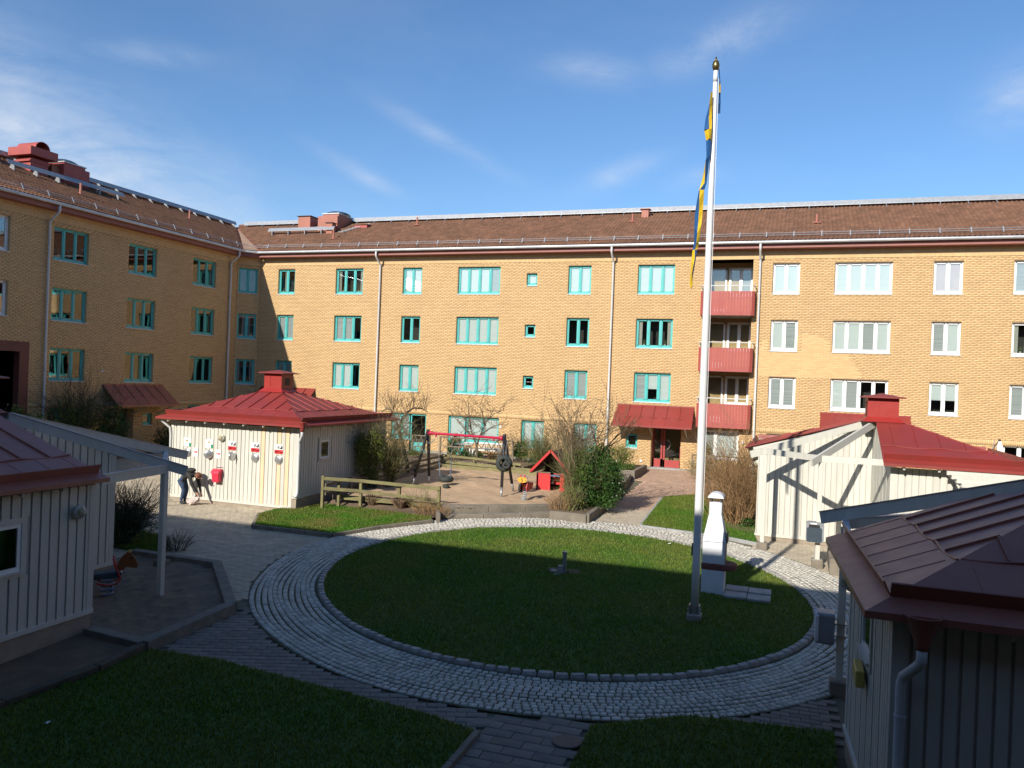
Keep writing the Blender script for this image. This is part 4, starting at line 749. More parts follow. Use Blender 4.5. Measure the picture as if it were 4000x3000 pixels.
flat_lawn('lawn_left', 'wedge shaped lawn with dark kerb beside the shed with refuse chutes', .11, 42000, .055, 2, 'grass_dry', [[(-16.67, 22.3), (-15.70, 20.73), (-12.85, 20.74), (-12.15, 22.37), (-11.10, 23.98)]])
flat_lawn('lawn_right', 'bright sunlit lawn beside the entrance path', .06, 52000, .055, 3, 'grass', [[(-4.72, 26.6), (-2.95, 26.29), (-1.79, 26.04), (-0.93, 25.62)], [(-4.73, 26.66), (-4.94, 32.6)]], 'slab')
flat_lawn('lawn_near_left', 'dark shaded lawn in the lower left corner', .07, 60000, .055, 4, 'grass', [[(-4.18, 10.86), (-4.18, 5.0)]])
flat_lawn('lawn_near_right', 'dark shaded lawn strip beside the near right shed', .07, 36000, .055, 5)
flat_lawn('lawn_bit', 'small patch of grass beside the dark bush', .06, 9000, .06, 6)
# left bed by the near left shed
bed = thing('planting_bed', (-11.7, 10.0, gz(10)), 'dark soil bed with timber edge below the near left shed', 'flower bed')
mb = MB(); mb.ground_poly([(-12.5, 4), (-11.1, 4), (-11.1, 8.8), (-10.95, 11.6), (-12.5, 11.75)], .10, .3); mb.build('soil', M['soil'], bed)
kerb(bed, [(-11.04, 4.0), (-11.04, 8.8), (-10.86, 10.35), (-10.98, 11.7)], .18, -.1, .17, 'timber_dark', 'sleeper', 2.4)
# sandbox with timber frame
sb = thing('sandbox', (-12.9, 14.0, gz(14)), 'timber framed sandbox in the shade beside the near left shed', 'sandbox')
rg = np.random.RandomState(9)
def sandgrid(name, par, poly, zf, mat, st=.22):
    P = np.array(poly); x = np.arange(P[:, 0].min() - st, P[:, 0].max() + st, st); y = np.arange(P[:, 1].min() - st, P[:, 1].max() + st, st); X, Y = np.meshgrid(x, y); Zg = zf(X, Y); V = np.c_[X.ravel(), Y.ravel(), Zg.ravel()]; nx, ny = len(x), len(y); I, J = np.meshgrid(np.arange(nx - 1), np.arange(ny - 1)); a = (J * nx + I).ravel(); cx, cy = (X[:-1, :-1] + st / 2).ravel(), (Y[:-1, :-1] + st / 2).ravel(); k = inpoly(cx, cy, poly); a = a[k]
    o = npmesh(name, V, np.c_[a, a + 1, a + nx + 1, a + nx], mat, par); o.data.polygons.foreach_set('use_smooth', [True] * len(o.data.polygons)); return o
wob = lambda X, Y, k: k * (np.sin(X * 3.1 + Y * 1.3) * np.sin(Y * 2.7 - X) + .6 * np.sin(X * 7.3 + 1) * np.sin(Y * 6.1) + .5 * np.sin(X * 13.1 + Y * 4) * np.sin(Y * 11.3))
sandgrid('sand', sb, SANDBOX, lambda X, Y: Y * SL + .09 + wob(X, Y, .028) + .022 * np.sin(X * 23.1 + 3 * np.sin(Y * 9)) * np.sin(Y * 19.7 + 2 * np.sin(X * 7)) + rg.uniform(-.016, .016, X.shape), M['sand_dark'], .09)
for (a, b) in (((-10.95, 11.45), (-11.0, 13.9)), ((-11.0, 13.9), (-13.5, 16.45)), ((-13.5, 16.45), (-16.2, 16.5)), ((-12.4, 11.6), (-10.95, 11.45))):
    mb = MB(); mb.beam((a[0], a[1], gz(a[1]) + .09), (b[0], b[1], gz(b[1]) + .09), .24, .24); mb.build('sleeper', M['timber_grey'], sb, bevel=.012)
# raised sand pit with steps
TZ = 1.15
pit = thing('sand_pit', (-12.0, 31.0, TZ), 'large raised play area of yellow sand behind the fence', None); pit['kind'] = 'structure'
sandgrid('sand', pit, [(x, y) for x, y in SANDPIT], lambda X, Y: TZ - .02 + wob(X, Y, .022) + rg.uniform(-.012, .012, X.shape) + .14 * np.exp(-((X + 12.6) ** 2 / 1.5 + (Y - 30.8) ** 2 / 2)) + .08 * np.exp(-((X + 10.9) ** 2 + (Y - 32.5) ** 2) / 2), M['sand'], .12)
stp = thing('steps', (-9.4, 25.8, gz(25.8)), 'two low weathered concrete steps up from the ring to the sand', None); stp['kind'] = 'structure'
for nm, (z0, z1), pts in (('lower_step', (-.05, .17), [(-11.15, 24.65), (-9.85, 25.4), (-8.75, 26.1), (-7.75, 26.85)]), ('upper_step', (.0, .0), [(-11.2, 25.0), (-9.85, 25.86), (-8.75, 26.62), (-7.85, 27.45)])):
    for (a, b) in zip(pts[:-1], pts[1:]):
        a, b = Vector((*a, 0)), Vector((*b, 0)); d = (b - a).normalized(); n = Vector((-d.y, d.x, 0)) * .34; a += d * .006; b -= d * .006; ym = (a.y + b.y) / 2
        zb, zt = (gz(ym) - .08, gz(ym) + .17) if nm == 'lower_step' else (gz(ym), TZ + .03)
        mb = MB(); mb.prism([(a.x, a.y, zb), (b.x, b.y, zb), (b.x + n.x, b.y + n.y, zb), (a.x + n.x, a.y + n.y, zb)], (0, 0, zt - zb)); mb.build('step_block', M['step'], stp, bevel=.015)
mb = MB(); mb.cbox((-11.12, 24.42, gz(24.4) + .1), .12, .75, .4, .5); mb.build('end_block', M['step'], stp, bevel=.01)
# earth slope between left lawn and fence
bed = thing('planting_bed', (-13.4, 24.9, gz(24.9)), 'strip of bare brown earth between fence and left lawn', 'flower bed')
mb = MB(); lo = [(-15.95, 24.65), (-14.8, 24.56), (-13.44, 24.58), (-11.25, 24.3)]; hi = [(-15.3, 24.95), (-14.4, 25.05), (-13.0, 25.2), (-11.2, 25.42)]
mb.add([(x, y, gz(y) + .10) for x, y in lo] + [(x, y, TZ - .08 - .04 * i) for i, (x, y) in enumerate(hi)], [(i, i + 1, 5 + i, 4 + i) for i in range(3)]); mb.build('soil', M['soil'], bed)
# planters
pl = thing('planter', (-7.2, 30.0, gz(30)), 'raised concrete edged bed holding the big shrub beside the entrance path', 'planter')
for a, b in (((-7.82, 26.42), (-6.50, 26.35)), ((-6.50, 26.35), (-6.52, 28.6)), ((-6.52, 28.6), (-6.56, 30.9)), ((-6.56, 30.9), (-6.85, 33.9)), ((-6.85, 33.9), (-7.15, 36.9))):
    a, b = Vector((*a, 0)), Vector((*b, 0)); d = (b - a).normalized() * .006; a, b = a + d, b - d; za, zb = gz(a.y) + .10, gz(b.y) + .10; mb = MB(); mb.beam((a.x, a.y, za), (b.x, b.y, zb), .16, .40); mb.build('edging_block', M['step'], pl, bevel=.012)
mb = MB(); mb.add([(x, y, gz(y) + .26) for x, y in ((-7.9, 26.5), (-6.55, 26.42), (-6.58, 30.9), (-7.18, 36.85), (-9.0, 37), (-8.6, 31), (-8.2, 27.6))], [tuple(range(7))]); mb.build('soil', M['soil'], pl)
pl = thing('planter', (-7.9, 39.0, gz(39)), 'brown low planter box left of the entrance door', 'planter')
for q in ((-9.4, -6.95, 37.1, 37.26), (-7.1, -6.94, 37.26, 40.3)):
    mb = MB(); mb.box(q[0], q[1], q[2], q[3], gz(37) - .1, gz(37) + .42); mb.build('edging_block', M['step'], pl, bevel=.012)
mb = MB(); mb.box(-9.4, -7.1, 37.26, 40.6, gz(37) - .1, gz(37) + .36); mb.build('soil', M['soil'], pl)
# garden strip between play area and far block
gs = thing('planting_bed', (-15.5, 38.5, gz(38)), 'flower bed between back fence and patio lattice', 'flower bed')
mb = MB(); mb.box(-18.2, -12.4, 37.1, 39.2, gz(37) - .2, 1.36); mb.build('soil', M['soil'], gs)
for k in range(26):
    x = -17.9 + k * .21; mb = MB(); mb.beam((x, 37.04, gz(37) - .1), (x, 37.04, 1.42), .10, .19, (1, 0, 0)); mb.build('palisade_stake', M['fence_grey'], gs, bevel=.01)
so_ = thing('planting_bed', (-19.5, 36.0, gz(36)), 'bare earth around the small pollarded tree', 'flower bed'); mb = MB(); mb.ground_poly([(-21, 30.3), (-16.6, 30.3), (-16.9, 37), (-18.3, 37.2), (-18.3, 40.5), (-21, 40.5)], .02, .1); mb.build('soil', M['soil'], so_)
br_ = thing('planting_bed', (-2.6, 30.6, gz(30.6)), 'earth under the brown shrubs left of the right shed', 'flower bed'); mb = MB(); mb.ground_poly([(-2.3, 27.9), (-1.12, 26.9), (-1.12, 34.2), (-2.6, 34.2), (-2.9, 31), (-2.6, 28.6)], .085, .02); mb.build('soil', M['soil'], br_)
# four slabs by the grill
k = 0
for ix in range(2):
    for iy in range(2):
        x, y = -1.17 + ix * .53, 19.50 + iy * .53; mb = MB(); mb.cbox((x, y, float(dome(x, y)) + .03), .515, .515, .06, .01); o = mb.build('paving_slab', M['slab'], loc=(x, y, gz(y)), bevel=.008)
        tag(o, ('square concrete slab touching the white grill, the nearer one', 'square concrete slab touching the white grill, the farther one', 'outer square concrete slab in front of the grill, the nearer one', 'outer square concrete slab in front of the grill, the farther one')[k], 'slab', 'slabs in front of the grill'); k += 1
mb = MB(); mb.lathe([(.0, .02), (.20, .02), (.22, .012), (.22, 0)][::-1], (-2.92, 11.16, gz(11.16) + .004), 24); o = mb.build('drain_cover', M['iron'], loc=(-2.92, 11.16, gz(11.16))); tag(o, 'small round iron drain cover in the path below the ring', 'drain')
mb = MB(); mb.box(1.0, 1.75, 22.85, 24.6, gz(23) - .1, gz(24) + .38); o = mb.build('concrete_block', M['step'], loc=(1.3, 23.6, gz(23.6)), bevel=.02); tag(o, 'low dark concrete wall block behind the near right shed', 'block')
# ---------------------------------------------------------------- sheds
def clip_poly(poly, n, c):                                # keep n.p >= c (2-D test on x, y of 3-D points)
    out = []
    for i in range(len(poly)):
        a, b = poly[i], poly[(i + 1) % len(poly)]; da, db = n[0] * a[0] + n[1] * a[1] - c, n[0] * b[0] + n[1] * b[1] - c
        if da >= 0: out.append(a)
        if (da >= 0) != (db >= 0): t = da / (da - db); out.append(tuple(a[k] + (b[k] - a[k]) * t for k in range(3)))
    return out
class Shed:
    def __init__(s, label, x0, x1, y0, y1, zb, zt, ze, vent, vz, ov, notch, roofm, k=0.0, pitch=.178, gap=.011):
        s.gap = gap
        s.x0, s.x1, s.y0, s.y1, s.zb, s.zt, s.ze, s.vent, s.vz, s.ov, s.notch, s.rm, s.k = x0, x1, y0, y1, zb, zt, ze, vent, vz, ov, notch, roofm, k; s.pitch = pitch
        s.yr = (y0 if k else 0); s.root = thing('shed', (*s.w((x0 + x1) / 2, (y0 + y1) / 2), gz((y0 + y1) / 2)), label, 'shed')
        vx, vy, h = vent; E = dict(S=(y0 - ov, vy - h), N=(y1 + ov, vy + h), W=(x0 - ov, vx - h), E=(x1 + ov, vx + h)); s.Ed = E
    def w(s, x, y): return (x + s.k * (y - s.yr), y)
    def W3(s, p): return (*s.w(p[0], p[1]), p[2])
    def roofz(s, x, y):
        z = 9.0
        for key, c in (('S', y), ('N', y), ('W', x), ('E', x)): a, b = s.Ed[key]; z = min(z, s.ze + (c - a) / (b - a) * (s.vz - s.ze))
        return z
    def facets(s):
        e = s.Ed; ex0, ex1, ey0, ey1 = e['W'][0], e['E'][0], e['S'][0], e['N'][0]; vx0, vx1, vy0, vy1 = e['W'][1], e['E'][1], e['S'][1], e['N'][1]; zE, zV = s.ze, s.vz
        f = dict(S=[(ex0, ey0, zE), (ex1, ey0, zE), (vx1, vy0, zV), (vx0, vy0, zV)], E=[(ex1, ey0, zE), (ex1, ey1, zE), (vx1, vy1, zV), (vx1, vy0, zV)], N=[(ex1, ey1, zE), (ex0, ey1, zE), (vx0, vy1, zV), (vx1, vy1, zV)], W=[(ex0, ey1, zE), (ex0, ey0, zE), (vx0, vy0, zV), (vx0, vy1, zV)])
        if s.notch:
            sx, sy, nx, ny, mx, my = s.notch
            key1 = 'N' if sy > 0 else 'S'; key2 = 'E' if sx > 0 else 'W'
            f[key1] = clip_poly(f[key1], (-sx, 0), -sx * (nx + sx * mx)); f[key2] = clip_poly(f[key2], (0, -sy), -sy * (ny + sy * my))
        return f
    def roof(s, apron=1.0, step=.58, rafters='SEWN'):
        f = s.facets(); dirs = dict(S=((1, 0), (0, 1)), E=((0, 1), (-1, 0)), N=((1, 0), (0, -1)), W=((0, 1), (1, 0)))
        for key, poly in f.items():
            mb = MB(); mb.prism([s.W3(p) for p in poly], (0, 0, -.03)); sh = mb.build('roof_sheet', M[s.rm], s.root)
            (ax, ay), (ux, uy) = dirs[key]; a, b = s.Ed[key]; L_ = abs(b - a); rise = s.vz - s.ze; ev = a
            par = [p[0] * ax + p[1] * ay for p in poly]; lo, hi = min(par), max(par); c = lo + .35 if key in 'SN' else lo + .3
            def seg(cc):                                   # extent of the facet along the slope at eave coordinate cc
                ts = []
                for i in range(len(poly)):
                    p, q = poly[i], poly[(i + 1) % len(poly)]; pa, qa = p[0] * ax + p[1] * ay - cc, q[0] * ax + q[1] * ay - cc
                    if (pa >= 0) != (qa >= 0): t = pa / (pa - qa); x, y = p[0] + (q[0] - p[0]) * t, p[1] + (q[1] - p[1]) * t; ts.append(abs((y if key in 'SN' else x) - ev))
                return (min(ts), max(ts)) if len(ts) >= 2 else None
            def P(cc, t, h=0.0):
                x, y = (cc, ev + uy * t) if key in 'SN' else (ev + ux * t, cc); return s.W3((x, y, s.ze + rise * t / L_ + h))
            while c < hi:
                e = seg(c)
                if e and e[1] > .3:
                    if e[1] > apron: mb = MB(); mb.beam(P(c, max(e[0], apron), .012), P(c, e[1], .012), .022, .04); mb.build('standing_seam', M[s.rm], sh)
                    if e[0] < apron - .2: mb = MB(); mb.beam(P(c + .22, max(e[0], .3), .002), P(c + .22, min(apron, e[1]), .002), .018, .008); mb.build('flat_seam', M[s.rm], sh)
                c += step
            # the fold across the facet, wavering a little
            cs = [lo + (hi - lo) * i / 60 for i in range(61)]; ok = [q for q in cs if (lambda z: z and z[1] > apron and z[0] < apron)(seg(q))]
            if len(ok) > 2: mb = MB(); mb.tube([P(q, apron + .014 * math.sin(q * 5.4), .008 + .010 * math.sin(q * 5.4 + 1)) for i, q in enumerate(ok)], .014, 6); mb.build('fold', M[s.rm], sh)
            # gutter upstand and drip edge along the eave
            e0, e1 = [p for p in poly if abs(p[2] - s.ze) < 1e-6][:2]; ca, cb = sorted((e0[0] * ax + e0[1] * ay, e1[0] * ax + e1[1] * ay))
            mb = MB(); t0 = .26; i0, i1 = ca + (.26 if s.cornerA(key) else .02), cb - (.26 if s.cornerB(key) else .02)
            mb.add([P(i0, t0, 0), P(i1, t0, 0), P(i1, t0 + .012, 0), P(i0, t0 + .012, 0), P(i0, t0 - .07, .175), P(i1, t0 - .07, .175), P(i1, t0 - .055, .18), P(i0, t0 - .055, .18)], [(0, 1, 2, 3), (7, 6, 5, 4), (0, 4, 5, 1), (1, 5, 6, 2), (2, 6, 7, 3), (3, 7, 4, 0)]); mb.build('gutter_upstand', M[s.rm], sh)
            mb = MB(); mb.beam(P(ca, .004, -.035), P(cb, .004, -.035), .02, .075); mb.build('drip_edge', M[s.rm], sh)
            # soffit boards and rafter ends
            mb = MB(); mb.prism([P(ca + .1, .03, -.075), P(cb - .1, .03, -.075), P(cb - .3, s.ov + .05, -.075), P(ca + .3, s.ov + .05, -.075)], (0, 0, .03)); mb.build('soffit', M['white_core'], sh)
            c = ca + .5
            while c < cb - .2: mb = MB(); mb.beam(P(c, .06, -.13), P(c, s.ov + .1, -.13), .055, .10); mb.build('rafter_end', M['white'], sh); c += .82
        vx, vy, h = s.vent; vz = s.vz
        mb = MB(); X0, X1, Y0, Y1 = vx - h, vx + h, vy - h, vy + h
        fl = .16; c4 = [(X0, Y0), (X1, Y0), (X1, Y1), (X0, Y1)]; co = [(X0 - fl, Y0 - fl), (X1 + fl, Y0 - fl), (X1 + fl, Y1 + fl), (X0 - fl, Y1 + fl)]
        mb.add([s.W3((x, y, vz - fl * .4 + .02)) for x, y in co] + [s.W3((x, y, vz + .10)) for x, y in c4] + [s.W3((x, y, vz + .70)) for x, y in c4], [(i, (i + 1) % 4, 4 + (i + 1) % 4, 4 + i) for i in range(4)] + [(4 + i, 4 + (i + 1) % 4, 8 + (i + 1) % 4, 8 + i) for i in range(4)]); v = mb.build('roof_vent', M['red_vent' if s.rm == 'red' else s.rm], s.root)
        mb = MB(); g = h + .17; mb.add([s.W3((vx + a * g, vy + b * g, vz + .66)) for a, b in ((-1, -1), (1, -1), (1, 1), (-1, 1))] + [s.W3((vx + a * g, vy + b * g, vz + .69)) for a, b in ((-1, -1), (1, -1), (1, 1), (-1, 1))] + [s.W3((vx, vy, vz + .80))], [(3, 2, 1, 0)] + [(i, (i + 1) % 4, 4 + (i + 1) % 4, 4 + i) for i in range(4)] + [(4 + i, 4 + (i + 1) % 4, 8) for i in range(4)]); mb.build('vent_cap', M[s.rm], v)
        mb = MB(); ga = [s.W3((X1 + .004, vy - .16, vz + .22)), s.W3((X1 + .004, vy + .16, vz + .22)), s.W3((X1 + .004, vy + .16, vz + .50)), s.W3((X1 + .004, vy - .16, vz + .50))]; mb.add(ga, [(0, 1, 2, 3)]); gb = [s.W3((X0 - .004, y, z)) for y, z in ((vy - .26, vz + .12), (vy + .26, vz + .12), (vy + .26, vz + .56), (vy - .26, vz + .56))]; mb.add(gb, [(3, 2, 1, 0)]); gr = mb.build('grille', M['black'], v)
        for i in range(9): mb = MB(); z = vz + .14 + i * .05; mb.beam(s.W3((X0 - .015, vy - .26, z)), s.W3((X0 - .015, vy + .26, z)), .03, .012); mb.build('louvre', M['red_vent' if s.rm == 'red' else s.rm], gr)
        mb = MB(); mb.beam(s.W3((vx - .12, Y0 - .006, vz + .10)), s.W3((vx - .12, Y0 - .006, vz + .64)), .014, .012, (0, 1, 0)); mb.build('vent_seam', M['red_vent' if s.rm == 'red' else s.rm], v)
    def cornerA(s, key):
        if not s.notch: return True
        sx, sy = s.notch[:2]
        return not ((key in 'SN' and key == ('N' if sy > 0 else 'S') and sx < 0) or (key in 'EW' and key == ('E' if sx > 0 else 'W') and sy < 0))
    def cornerB(s, key):
        if not s.notch: return True
        sx, sy = s.notch[:2]
        return not ((key in 'SN' and key == ('N' if sy > 0 else 'S') and sx > 0) or (key in 'EW' and key == ('E' if sx > 0 else 'W') and sy > 0))
    def wall(s, a, b, gable=False, zb=None, cream=(), boards=True, hole=None, corner=True, found=True):
        """one wall from a to b (plan), outward side on the right hand of a->b: core, boards, skirting, footing"""
        zb = s.zb if zb is None else zb; a2, b2 = Vector((*s.w(*a), 0)), Vector((*s.w(*b), 0)); d = (b2 - a2); L_ = d.length; d.normalize(); n = Vector((d.y, -d.x, 0)); fr = Fr((a2.x, a2.y, 0), (d.x, d.y, 0))
        top = lambda u: (s.roofz(a[0] + (b[0] - a[0]) * u / L_, a[1] + (b[1] - a[1]) * u / L_) - .09) if gable else s.zt
        k = 10; mb = MB(); us = [L_ * i / k for i in range(k + 1)]
        mb.add([fr.p(u, zb, 0) for u in us] + [fr.p(u, top(u), 0) for u in us], [(i, i + 1, k + 2 + i, k + 1 + i) for i in range(k)]); wl = mb.build('wall', M['white_core'], s.root)
        if boards:
            nb = max(1, round(L_ / s.pitch)); p = L_ / nb
            for i in range(nb):
                u0, u1 = i * p + s.gap, (i + 1) * p - s.gap
                spans = [(zb + .01, None)]
                if hole and u1 > hole[0] and u0 < hole[1]: spans = [(zb + .01, hole[2]), (hole[3], None)]
                for z0, z1 in spans:
                    t0, t1 = (top(u0), top(u1)) if z1 is None else (z1, z1); e = .026 + .002 * ((i * 7) % 3)
                    mb = MB(); mb.add([fr.p(u0, z0, .002), fr.p(u1, z0, .002), fr.p(u1, z0, e), fr.p(u0, z0, e), fr.p(u0, t0, .002), fr.p(u1, t1, .002), fr.p(u1, t1, e), fr.p(u0, t0, e)], [(0, 1, 2, 3), (7, 6, 5, 4), (0, 4, 5, 1), (1, 5, 6, 2), (2, 6, 7, 3), (3, 7, 4, 0)]); mb.build('board', M['cream'] if i in cream else M['white'], wl)
        mb = MB(); fr.box(mb, -.03 if corner else 0, L_ + (.03 if corner else 0), zb - .07, zb + .012, -.02, .06); mb.build('skirting', M['white'], wl)
        if found: mb = MB(); fr.box(mb, 0, L_, min(gz(a2.y), gz(b2.y)) - .4, zb - .065, -.1, .03); mb.build('foundation', M['plinth'], wl)
        if corner:
            for ca, cb, tz in ((-.03, .11, top(0)), (L_ - .11, L_ + .03, top(L_))): mb = MB(); fr.box(mb, ca, cb, zb, tz, .004, .036); mb.build('corner_board', M['white'], wl)
        return fr, wl
    def small_window(s, fr, wl, u0, u1, z0, z1, trim=.10):
        mb = MB()
        for q in ((u0 - trim, u0, z0 - trim, z1 + trim), (u1, u1 + trim, z0 - trim, z1 + trim), (u0, u1, z1, z1 + trim), (u0, u1, z0 - trim, z0)): fr.box(mb, *q, .0, .045)
        fr.box(mb, u0 - .03, u1 + .03, z0 - .035, z0 - .0, .045, .085); w = mb.build('window', M['white'], wl); b = .07; mb = MB()
        for q in ((u0, u0 + b, z0, z1), (u1 - b, u1, z0, z1), (u0 + b, u1 - b, z1 - b, z1), (u0 + b, u1 - b, z0, z0 + b)): fr.box(mb, *q, .003, .03)
        mb.build('frame', M['white_frame'], w); mb = MB(); fr.box(mb, u0 + b - .005, u1 - b + .005, z0 + b - .005, z1 - b + .005, .010, .014); mb.build('pane', M['glass'], w); mb = MB(); fr.box(mb, u0 + .02, u1 - .02, z0 + .02, z1 - .02, .0015, .0025); mb.build('dark_interior', M['black'], w)
    def post(s, x, y, zt, foot=True, sz=.12):
        g = gz(y); mb = MB(); mb.cbox((x, y, (g + .1 + zt) / 2), sz, sz, zt - g - .1); p = mb.build('pergola_post', M['white'], s.root, bevel=.006)
        if foot: mb = MB(); mb.cbox((x, y, g + .05), .30, .30, .34); mb.build('post_footing', M['step'], p, bevel=.015)
    def rafter(s, a, b, w=.07, h=.20, cap=False):
        mb = MB(); mb.beam(a, b, w, h); r = mb.build('pergola_beam', M['white'], s.root)
        if cap: a, b = Vector(a), Vector(b); d = (b - a).normalized(); u = Vector((0, 0, 1)) - d * d.z; u.normalize(); mb = MB(); mb.beam(a + u * (h / 2 + .008), b + u * (h / 2 + .008), w + .03, .012); mb.build('capping', M['zinc'], r)
    def pipe(s, x, y, zt, wx, wy, zb, fun=.15):
        c = M[s.rm]; mb = MB(); mb.lathe([(.055, -.34), (.06, -.30), (fun, -.02), (fun + .008, 0), (fun - .01, .0), (.05, -.28)], (x, y, zt), 18); f = mb.build('rainwater_funnel', c, s.root, True)
        mb = MB(); mb.tube([(x, y, zt - .30), (x, y, zt - .45), (x + (wx - x) * .12, y + (wy - y) * .12, zt - .50), (x + (wx - x) * .9, y + (wy - y) * .9, zt - .68), (wx, wy, zt - .76), (wx, wy, zb + .2), (wx, wy - .03, zb + .08), (wx + .04, wy - .16, zb + .02)], .05, 12); p = mb.build('downpipe', M['white_metal'], s.root, True)
        mb = MB(); mb.lathe([(.058, 0), (.058, .03)], (wx, wy, zt - 1.1), 12); mb.lathe([(.058, 0), (.058, .03)], (wx, wy, zb + .7), 12); mb.build('pipe_clamp', M['white_metal'], p)
def wall_lamp(c, n, label, r=.125):
    n = Vector(n).normalized(); c = Vector(c); t = thing('wall_lamp', c, label, 'lamp', 'round bulkhead lamps on the sheds'); mb = MB(); mb.lathe([(r, 0), (r + .01, .03), (r, .07), (r - .03, .085)], c, 20, n); mb.build('housing', M['ivory'], t, True)
    mb = MB(); mb.lathe([(r - .03, .07), (r - .04, .10), (r * .55, .135), (.01, .145)], c, 18, n); mb.build('lens', M['lamp'], t, True)
    up = Vector((0, 0, 1)); sd = n.cross(up)
    for k in range(3):
        a = math.pi * k / 3 + .5; q = sd * math.cos(a) + up * math.sin(a); mb = MB(); mb.tube([c + q * (r - .01) * math.cos(x) + n * (.08 + .075 * math.sin(x)) for x in [i * math.pi / 8 for i in range(9)]], .006, 5); mb.build('guard_wire', M['ivory'], t)
# --- shed with the refuse chutes (left, middle distance)
s1 = Shed('white board shed with refuse chutes and red hipped roof, left of the playground', -21.42, -16.05, 23.5, 30.05, 1.28, 3.60, 3.74, (-18.66, 26.0, .39), 4.80, .45, None, 'red', k=-.035, pitch=.17)
s1.roof()
f1, w1 = s1.wall((-21.42, 23.5), (-16.22, 23.5), zb=.89, cream=(23, 27, 29), corner=False)
mb = MB(); f1.box(mb, 5.20, 5.40, 1.28, 3.6, .0, .03); mb.build('corner_board', M['white'], w1); mb = MB(); f1.box(mb, 5.18, 5.44, 1.19, 1.27, -.3, .10); mb.build('pier_cap', M['white'], w1); mb = MB(); f1.box(mb, 5.22, 5.40, .4, 1.19, -.3, .06); mb.build('pier', M['plinth'], w1); mb = MB(); f1.box(mb, -.06, .05, .9, 3.6, .0, .05); mb.build('corner_board', M['white'], w1)
f1r, w1r = s1.wall((-16.05, 23.5), (-16.05, 30.05), hole=(1.28, 2.12, 2.35, 3.22)); s1.small_window(f1r, w1r, 1.38, 2.02, 2.45, 3.12)
s1.wall((-21.42, 30.05), (-21.42, 23.5), boards=False); s1.wall((-16.05, 30.05), (-21.42, 30.05), boards=False)
s1.pipe(-15.66, 23.12, 3.86, -15.90, 23.32, 1.28, .12)
mb = MB(); mb.tube([(-21.75, 23.2, 3.72), (-21.72, 23.25, 3.58), (-21.5, 23.4, 3.35), (-21.47, 23.42, 3.1), (-21.47, 23.45, .95)], .045, 8); mb.build('downpipe', M['white_metal'], s1.root, True)
# chutes
for i, (x, st) in enumerate(((-20.72, 0), (-19.74, 1), (-18.75, 2), (-17.78, 0), (-16.80, 0))):
    c = Vector((x, 23.475, 2.485)); n = Vector((0, -1, 0)); t = thing('refuse_chute', c, ('closed round steel chute below the leftmost green edged sign', 'ajar round steel chute below the second green edged sign', 'wide open round steel chute with lid swung to the right', 'closed round steel chute below the fourth sign from the left', 'closed round steel chute nearest the shed corner')[i], 'chute', 'steel refuse chutes in a row on the white shed')
    mb = MB(); mb.lathe([(.165, 0), (.165, .02), (.15, .03), (.14, .03), (.135, .02)], c, 24, n); mb.build('collar', M['steel'], t, True); mb = MB(); mb.lathe([(.138, .012), (.02, .011)], c, 20, n); mb.build('opening', M['black'], t)
    ang = (0, 0.55, 1.35)[st]; hx = x + .15; ln = Vector((math.sin(ang), -math.cos(ang), 0)); lc = Vector((hx, 23.445, 2.485)) - Vector((math.cos(ang), math.sin(ang), 0)) * .15
    mb = MB(); mb.lathe([(.15, 0), (.155, .012), (.14, .03), (.10, .045), (.05, .05), (.005, .05)], lc, 24, ln); ld = mb.build('lid', M['steel'], t, True); mb = MB(); h0 = lc + ln * .055; d = Vector((math.cos(ang), math.sin(ang), 0)); mb.beam(h0 - d * .05, h0 + d * .03, .025, .02); mb.build('handle', M['steel'], ld)
def sign(x0, x1, z0, z1, y, label, parts, group=None):
    t = thing('sign', ((x0 + x1) / 2, y, z0), label, 'sign', group); mb = MB(); mb.box(x0, x1, y - .008, y, z0, z1); mb.build('panel', M['paper'], t, bevel=.002)
    for nm, m, q in parts:
        mb = MB(); w, h = x1 - x0, z1 - z0
        for r in q: mb.box(x0 + r[0] * w, x0 + r[1] * w, y - .0105, y - .0075, z0 + r[2] * h, z0 + r[3] * h)
        mb.build(nm, M[m], t)
GT = 'sorting signs above the chutes'
for x, l in ((-20.74, 'green edged waste sorting sign, leftmost on the white shed'), (-19.765, 'green edged waste sorting sign, second from the left on the white shed')):
    sign(x - .165, x + .165, 2.70, 3.01, 23.465, l, [('print', 'ochre', [(.22, .30, .62, .66), (.26, .52, .58, .72), (.40, .60, .64, .78), (.55, .68, .56, .64)]), ('print_line', 'black', [(.08, .94, .42, .43), (.15, .85, .9, .91), (.7, .94, .8, .81), (.72, .94, .70, .71), (.70, .92, .60, .61)]), ('green_band', 'green', [(.72, 1, 0, .41)]), ('print_mark', 'bin_grey', [(.18, .28, .22, .30), (.40, .50, .22, .30), (.2, .5, .16, .18)]), ('band_text', 'paper', [(.76, .95, .28, .31), (.76, .95, .16, .20)])], GT)
for x, l in ((-18.77, 'red banded waste sorting sign above the open chute'), (-17.79, 'red banded waste sorting sign, fourth from the left on the white shed'), (-16.81, 'red banded waste sorting sign nearest the shed corner')):
    sign(x - .17, x + .17, 2.69, 3.01, 23.465, l, [('red_band', 'redp', [(0, 1, 0, .42)]), ('print', 'black', [(.34, .42, .55, .82), (.42, .50, .50, .60), (.46, .56, .62, .86), (.60, .70, .52, .66), (.68, .95, .50, .58), (.74, .95, .58, .74), (.80, .94, .74, .88)]), ('band_text', 'paper', [(.08, .18, .10, .30), (.24, .32, .10, .30), (.38, .46, .10, .30), (.52, .60, .22, .30), (.66, .94, .12, .20)]), ('head_line', 'bin_grey', [(.06, .9, .92, .94)])], GT)
